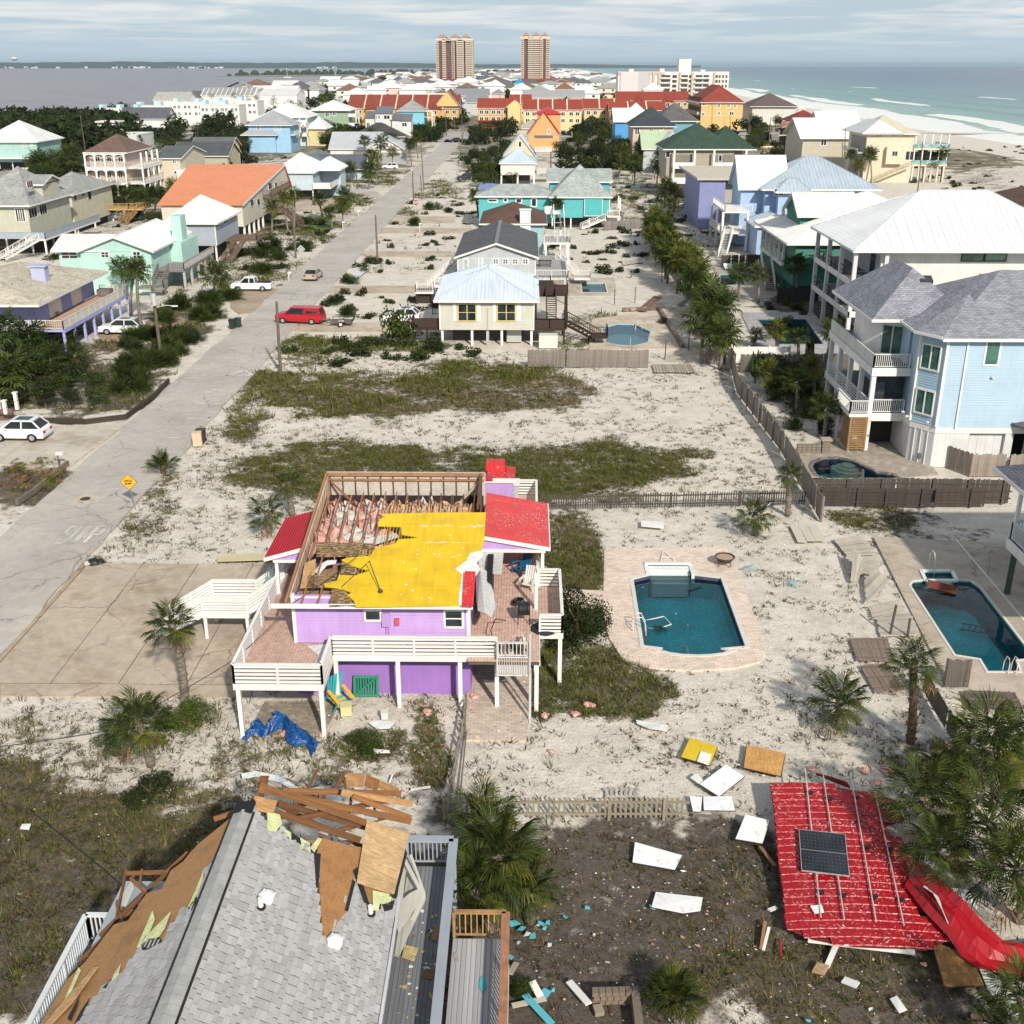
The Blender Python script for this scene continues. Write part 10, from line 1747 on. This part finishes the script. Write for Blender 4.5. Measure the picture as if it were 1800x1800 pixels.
t=tg('gas_bottle','cream gas bottle beside the grill','gas bottle',(*G(918,1132,DZ),DZ)); MB().tube([(0,0,0),(0,0,.04),(0,0,.3),(0,0,.38)],[.12,.16,.16,.08],12).tube([(0,0,.38),(0,0,.46)],.09,8).B('bottle',M((.62,.58,.48)),t,local=1,smooth=False)
t=tg('wire_trap','black wire trap heap on the deck planks','trap',(*G(912,1062,DZ),DZ)); b=MB(); rr=RR(2)
for i in range(22): a=i*.6; b.tube([(.45*cos(a),.35*sin(a),.02),(.25*cos(a+1),.2*sin(a+1),.3),(.45*cos(a+2.3),.35*sin(a+2.3),.03)],.02,4)
b.B('wires',BKM,t,local=1)
t=tg('folded_umbrella','dark folded parasol cloth lying on the porch landing','parasol',(*G(958,1105,DZ),DZ)); MB().dome((0,0,0),.75,.16,9,3).dome((.5,.1,0),.4,.1,7,3).B('cloth',M((.02,.022,.024),'c'),t,local=1)
for k,(a,c,lb,col) in enumerate(((899,1145,'white pot of drooping plants at the gate',(.68,.66,.62)),(912,1148,'dark pot with pale succulents at the gate',(.2,.14,.1)))):
 x,y=G(a,c+4,DZ); t=tg('plant_pot',lb,'plant pot',(x,y,DZ)); MB().tube([(0,0,0),(0,0,.3)],[.14,.2],10).B('pot',M(col),t,local=1); f=link(SHRUBC[1],'leaves',t); f.location=(0,0,.28); f.scale=(.4,.4,.35)
t=tg('cane_hoop','thin dark hoop leaning over the deck planks','hoop',(*G(866,1120,DZ),DZ)); x,y=G(866,1130,DZ); MB().tube([(x+.1,y-.4,DZ+.02),(x-.1,y+.3,DZ+.5),(x+.1,y+1.1,DZ+.7),(x+.6,y+1.7,DZ+.3)],.025,5).B('hoop_rod',BKM,t)
t=tg('wicker_chair','dark wicker chair frame at the top of the gate','chair',(*G(868,1143,DZ),DZ)); MB().box(-.25,.3,-.2,.2,.3,.36).box(-.25,-.2,-.2,.2,.36,.7).B('seat',BKM,t,local=1)
for a in ((-.22,-.17),(.27,-.17),(-.22,.17),(.27,.17)): MB().box(a[0]-.02,a[0]+.02,a[1]-.02,a[1]+.02,0,.3).B('leg',BKM,t,local=1)
t=tg('garden_chair','pale green metal chair under the red porch roof','chair',(*G(478,1030,DZ),DZ)); 
for i in range(5): MB().beam((-.25+i*.12,.2,.4),(-.25+i*.12,.35,.95),.03,.02).B('back_bar',M((.10,.22,.20),'m'),t,local=1)
MB().box(-.3,.3,-.25,.25,.38,.42).B('seat',M((.3,.42,.38),'m'),t,local=1)
for s in (-.27,.27):
 for q in (-.22,.22): MB().box(s-.02,s+.02,q-.02,q+.02,0,.38).B('leg',M((.10,.22,.20),'m'),t,local=1)
t=tg('storage_chest','grey covered chest on the rear deck','chest',(*G(868,900,DZ),DZ)); x,y=-1.2,65; t.location=(x,y,DZ); WM[t.name]=Matrix.Translation((x,y,DZ)); MB().box(-.7,.7,-.5,.5,0,1.2).B('cover',M((.42,.42,.43),'c'),t,local=1); MB().box(-.75,.75,-.55,.55,1.2,1.28).B('lid',WH,t,local=1)
def handrail(label,x,y,rz,s=1.,z=0.,n=2,gap=.5):
 t=tg('pool_handrail',label,'handrail',(x,y,z),rz)
 for k in range(n): q=(k-(n-1)/2)*gap; MB().tube([(-.35*s,q,0),(-.35*s,q,.55*s),(-.2*s,q,.78*s),(.05*s,q,.75*s),(.25*s,q,.35*s),(.3*s,q,-.5*s)],.028,7).B('rail_tube',M((.66,.64,.6),'m',.3),t,local=1)
 return t
handrail('white ladder rails at the left side of the teal pool',6.1,54.2-1.3,0,1.1); x,y=G(1122,578); handrail('hooped rails at the kidney pool',x,y,math.pi,1.2); x,y=G(1108,606); handrail('single rail at the near side of the kidney pool',x,y,1.5,1.,n=1); x,y=G(1638,1000); handrail('curved rail at the step seat of the long pool',x,y,-1.5,1.4,n=1); x,y=G(1774,1178); handrail('low ladder rails at the near end of the long pool',x,y,1.57,1.,gap=.4)
x,y=8.55,61.6; t=tg('pool_slide_frame','white A-frame above the step seat of the teal pool','pool fitting',(x,y,0)); MB().beam((-.05,1.6,.05),(-.35,.1,.08),.07,.05).beam((-.05,1.6,.05),(.45,.1,.08),.07,.05).beam((-.3,.6,.07),(.25,.6,.07),.06,.04).B('frame',WH,t,local=1)
t=tg('pool_steps','white moulded step seat at the head of the teal pool','pool steps',(8.55,60,0)); PWH=M((.74,.78,.76),'paint',.3); MB().box(7.3,9.8,60.55,61.15,-.9,-.02).B('seat',PWH,t); 
for i in range(3): MB().box(7.3+.1*i,9.8-.1*i,60.5-.28*(i+1),60.5-.28*i,-1.4,-.22-.17*i).B('step',PWH,t)
MB().box(7.15,9.95,61.1,61.35,-.3,.12).box(7.1,7.3,59.8,61.2,-.3,.06).box(9.8,10.0,59.8,61.2,-.3,.06).B('rim',PWH,t)
t=tg('pool_steps','round white steps in the curved green pool','pool steps',(*G(1490,808),0)); cx_,cyy=G(1492,812)
for i in range(3): MB().tube([(cx_,cyy,-1.2),(cx_,cyy,-.55+.17*i)],[1.3-.38*i]*2,16).B('step',PWH,t)
t=tg('sunken_chair','pale T-shaped chair frame sunk in the teal pool','pool furniture',(8.6,52,-1)); b=MB().box(7.7,9.9,51.75,51.87,-1.25,-1.15).box(8.55,8.67,51.9,52.8,-1.0,-.92).box(8.3,8.67,52.75,52.85,-1.0,-.92).B('frame',M((.62,.78,.74)),t); MB().tube([(6.4,54.4,-.3),(7.6,54.8,-.2),(7.9,53.9,-.22),(7.1,53.4,-.25),(6.5,53.6,-.3)],.035,6).B('hose',M((.62,.64,.62)),t)
t=tg('floating_fronds','dark tangle of fronds floating in the teal pool','debris',(7.2,53.3,-.2)); f=link(SHRUBC[2],'dry_fronds',t); f.scale=(.45,.45,.12)
t=tg('fallen_strip','dark strip floating near the head of the teal pool','debris',(10,58.6,-.2)); MB().beam((9.4,58.2,-.2),(10.2,58.7,-.2),.22,.03).B('strip',BKM,t)
t=tg('sunken_board','rusty brown board standing in the step of the long pool','board',(*G(1655,1030),0)); sheet([V3(1630,1018,.25),V3(1683,1031,.2),V3(1680,1046,-.2),V3(1634,1036,-.2)],.04,'sheet',M((.15,.04,.025),'w'),t)
t=tg('pool_steps','white step box at the head of the long pool','pool steps',(*G(1645,1010),0)); q=[G(1619,1004),G(1673,1004),G(1682,1021),G(1627,1021)]; b=MB()
for i in range(4): p0=Ve((*q[i],0)); p1=Ve((*q[(i+1)%4],0)); b.beam(p0+Ve((0,0,.02)),p1+Ve((0,0,.02)),.2,.12)
b.B('rim',PWH,t); MB().prism(q,-.8,-.45).B('seat',PWH,t)
t=tg('sunken_lounger','dark lounger frame on the floor of the long pool','lounger',(*G(1720,1110),-1.5)); x,y=G(1722,1115,-1.6); b=MB()
for i in range(6): b.beam((x-.8+i*.3,y+.5-i*.1,-1.55),(x-.5+i*.3,y+1.0-i*.1,-1.5),.06,.05)
b.beam((x-1,y+.4,-1.5),(x+1,y-.3,-1.5),.08,.06).beam((x-.6,y+1.1,-1.5),(x+1.3,y+.4,-1.5),.08,.06).B('frame',M((.02,.06,.07),'m'),t)
x,y=G(1273,993); t=tg('fire_pit','round rusty fire pit on curled legs at the paving corner','fire pit',(x,y,0)); IR=M((.06,.035,.025),'m',.6); MB().tube([(0,0,.3),(0,0,.55)],[.45,.56],18,False).B('ring',IR,t,local=1); MB().tube([(0,0,.44),(0,0,.5)],[.5,.54],18).B('bowl_sand',M((.45,.30,.22),'s'),t,local=1); MB().tube([(.58*cos(a*.35),.58*sin(a*.35),.56) for a in range(19)],.03,6).B('rim',IR,t,local=1)
for i in range(4): a=i*1.57+.6; MB().tube([(.45*cos(a),.45*sin(a),.35),(.55*cos(a),.55*sin(a),.12),(.4*cos(a),.4*sin(a),0)],.03,5).B('leg',IR,t,local=1)
for k,(a,c,lb) in enumerate(((1318,1003,'pale blue wire chair toppled on the sand by the fire pit'),(1392,1030,'pale blue wire chair half buried farther right'))):
 x,y=G(a,c); t=tg('wire_chair',lb,'chair',(x,y,0),k+.4); WB=M((.20,.42,.46),'m'); b=MB()
 for i in range(7): b.tube([(-.3+i*.1,-.3,.1),(-.3+i*.1,.1,.3),(-.32+i*.1,.35,.05)],.014,4)
 b.B('seat',WB,t,local=1)
 for s in (-.3,.3): MB().tube([(s,-.3,.1),(s*1.4,-.6,.35),(s*1.2,-.2,.5)],.02,5).B('leg',WB,t,local=1)
x,y=G(1130,428); t=tg('goal_net','small white goal net on the sand behind the tall palms','goal',(x,y,0)); NM=M((.6,.58,.53),'c'); MB().beam((-1.5,0,0),(0,.2,2.),.08,.08).beam((1.5,0,0),(0,.2,2.),.08,.08).beam((-1.5,0,.05),(1.5,0,.05),.08,.08).B('frame',NM,t,local=1)
for i in range(7): MB().beam((-1.3+i*.43,-.1,.02),(0,.2,1.95),.03,.03).B('net_cord',NM,t,local=1)
t=tg('block_wall','low L-shaped wall of brown blocks at the bottom of the yard','low wall',(*G(1080,1760),0)); BKk=M((.20,.155,.125),'concrete'); A0=V3(1040,1762,0); A1=V3(1122,1760,0)
for c_ in range(3):
 n=7
 for i in range(n): p=A0.lerp(A1,(i+.5+.25*(c_%2))/n); pc('block',BKk,t,c=(p.x,p.y,.09+.17*c_),size=((A1-A0).length/n-.02,.26,.155),rz=random.uniform(-.05,.05))
 for j in range(6): pc('block',BKk,t,c=(A1.x-.12,A1.y-.25-j*.27,.09+.17*c_),size=(.26,.25,.155),rz=random.uniform(-.05,.05))
p=V3(1052,1780,0); pc('block',M((.34,.28,.21),'concrete'),t,c=(p.x,p.y,.1),size=(.3,.35,.16),rz=.2)
t=tg('stone_pier','grey stone garden wall with a capped pier by the curved pool','low wall',(*G(1448,790),0)); ST=M((.20,.18,.16),'concrete'); A0=Ve((*G(1400,795),0)); A1=Ve((*G(1442,795),0))
for c_ in range(3):
 for i in range(5): p=A0.lerp(A1,(i+.5)/5); pc('block',ST,t,c=(p.x,p.y,.12+.22*c_),size=((A1-A0).length/5-.02,.3,.2))
p=Ve((*G(1450,794),0)); 
for c_ in range(4): pc('block',ST,t,c=(p.x,p.y,.12+.22*c_),size=(.62,.6,.2))
pc('cap',M((.42,.37,.30),'concrete'),t,c=(p.x,p.y,1.03),size=(.82,.8,.12))
t=tg('red_bucket','red fuel can in the garage opening','can',(*G(1770,808),0)); x,y=G(1770,808); MB().box(x-.15,x+.15,y-.12,y+.12,0,.35).B('body',M((.45,.01,.01)),t); MB().tube([(x,y,.35),(x+.1,y,.48)],.03,6).B('spout',BKM,t)
t=tg('picnic_table','dark picnic table on the grey deck of the gable house','table',(*G(960,470,3.),3.)); x,y=G(958,468,3.); MB().box(x-.9,x+.9,y-.35,y+.35,3.72,3.78).B('table_top',DK,t); 
for s in (-.7,.7): MB().box(x-.9,x+.9,y+s-.12,y+s+.12,3.42,3.46).B('bench',DK,t); MB().beam((x+s,y-.7,3.02),(x+s,y+.7,3.75),.08,.08).beam((x+s,y+.7,3.02),(x+s,y-.7,3.75),.08,.08).B('leg',DK,t)
t=tg('deck_chair','brown lounge chair on the violet house deck','chair',(*G(97,555,2.6),2.6)); x,y=G(97,556,2.6); MB().box(x-.35,x+.35,y-.3,y+.4,3.0,3.06).B('seat',M((.3,.2,.13),'c'),t); MB().beam((x-.35,y+.4,3.05),(x-.35,y+.75,3.7),.7,.05).B('backrest',M((.3,.2,.13),'c'),t)
for s in (-.3,.3):
 for q in (-.25,.35): MB().box(x+s-.03,x+s+.03,y+q-.03,y+q+.03,2.6,3.0).B('leg',DK,t)
for k,(a,c) in enumerate(((1277,474),(1284,474))):
 x,y=G(a,c); t=tg('sun_lounger',('left' if k==0 else 'right')+' white sun lounger by the small blue pool','lounger',(x,y,0)); MB().box(-.35,.35,-.9,.4,.3,.36).B('seat',WH,t,local=1); MB().beam((0,.4,.36),(0,.9,.75),.7,.06).B('backrest',WH,t,local=1)
 for s in (-.3,.3):
  for q in (-.8,.4): MB().box(s-.03,s+.03,q-.03,q+.03,0,.3).B('leg',WH,t,local=1)
all_tufts()
hz=MB().box(-62000,62000,-300,61500,-5,128).B('haze',M((.5,.5,.5),'air'),kind='stuff',label='thin sea haze over the island and water')
m=hz.data.materials[0]; n=m.node_tree.nodes; n.clear(); v=n.new('ShaderNodeVolumePrincipled'); o=n.new('ShaderNodeOutputMaterial'); m.node_tree.links.new(v.outputs[0],o.inputs['Volume']); v.inputs['Color'].default_value=(.66,.84,1,1); v.inputs['Density'].default_value=3e-5; v.inputs['Anisotropy'].default_value=.2
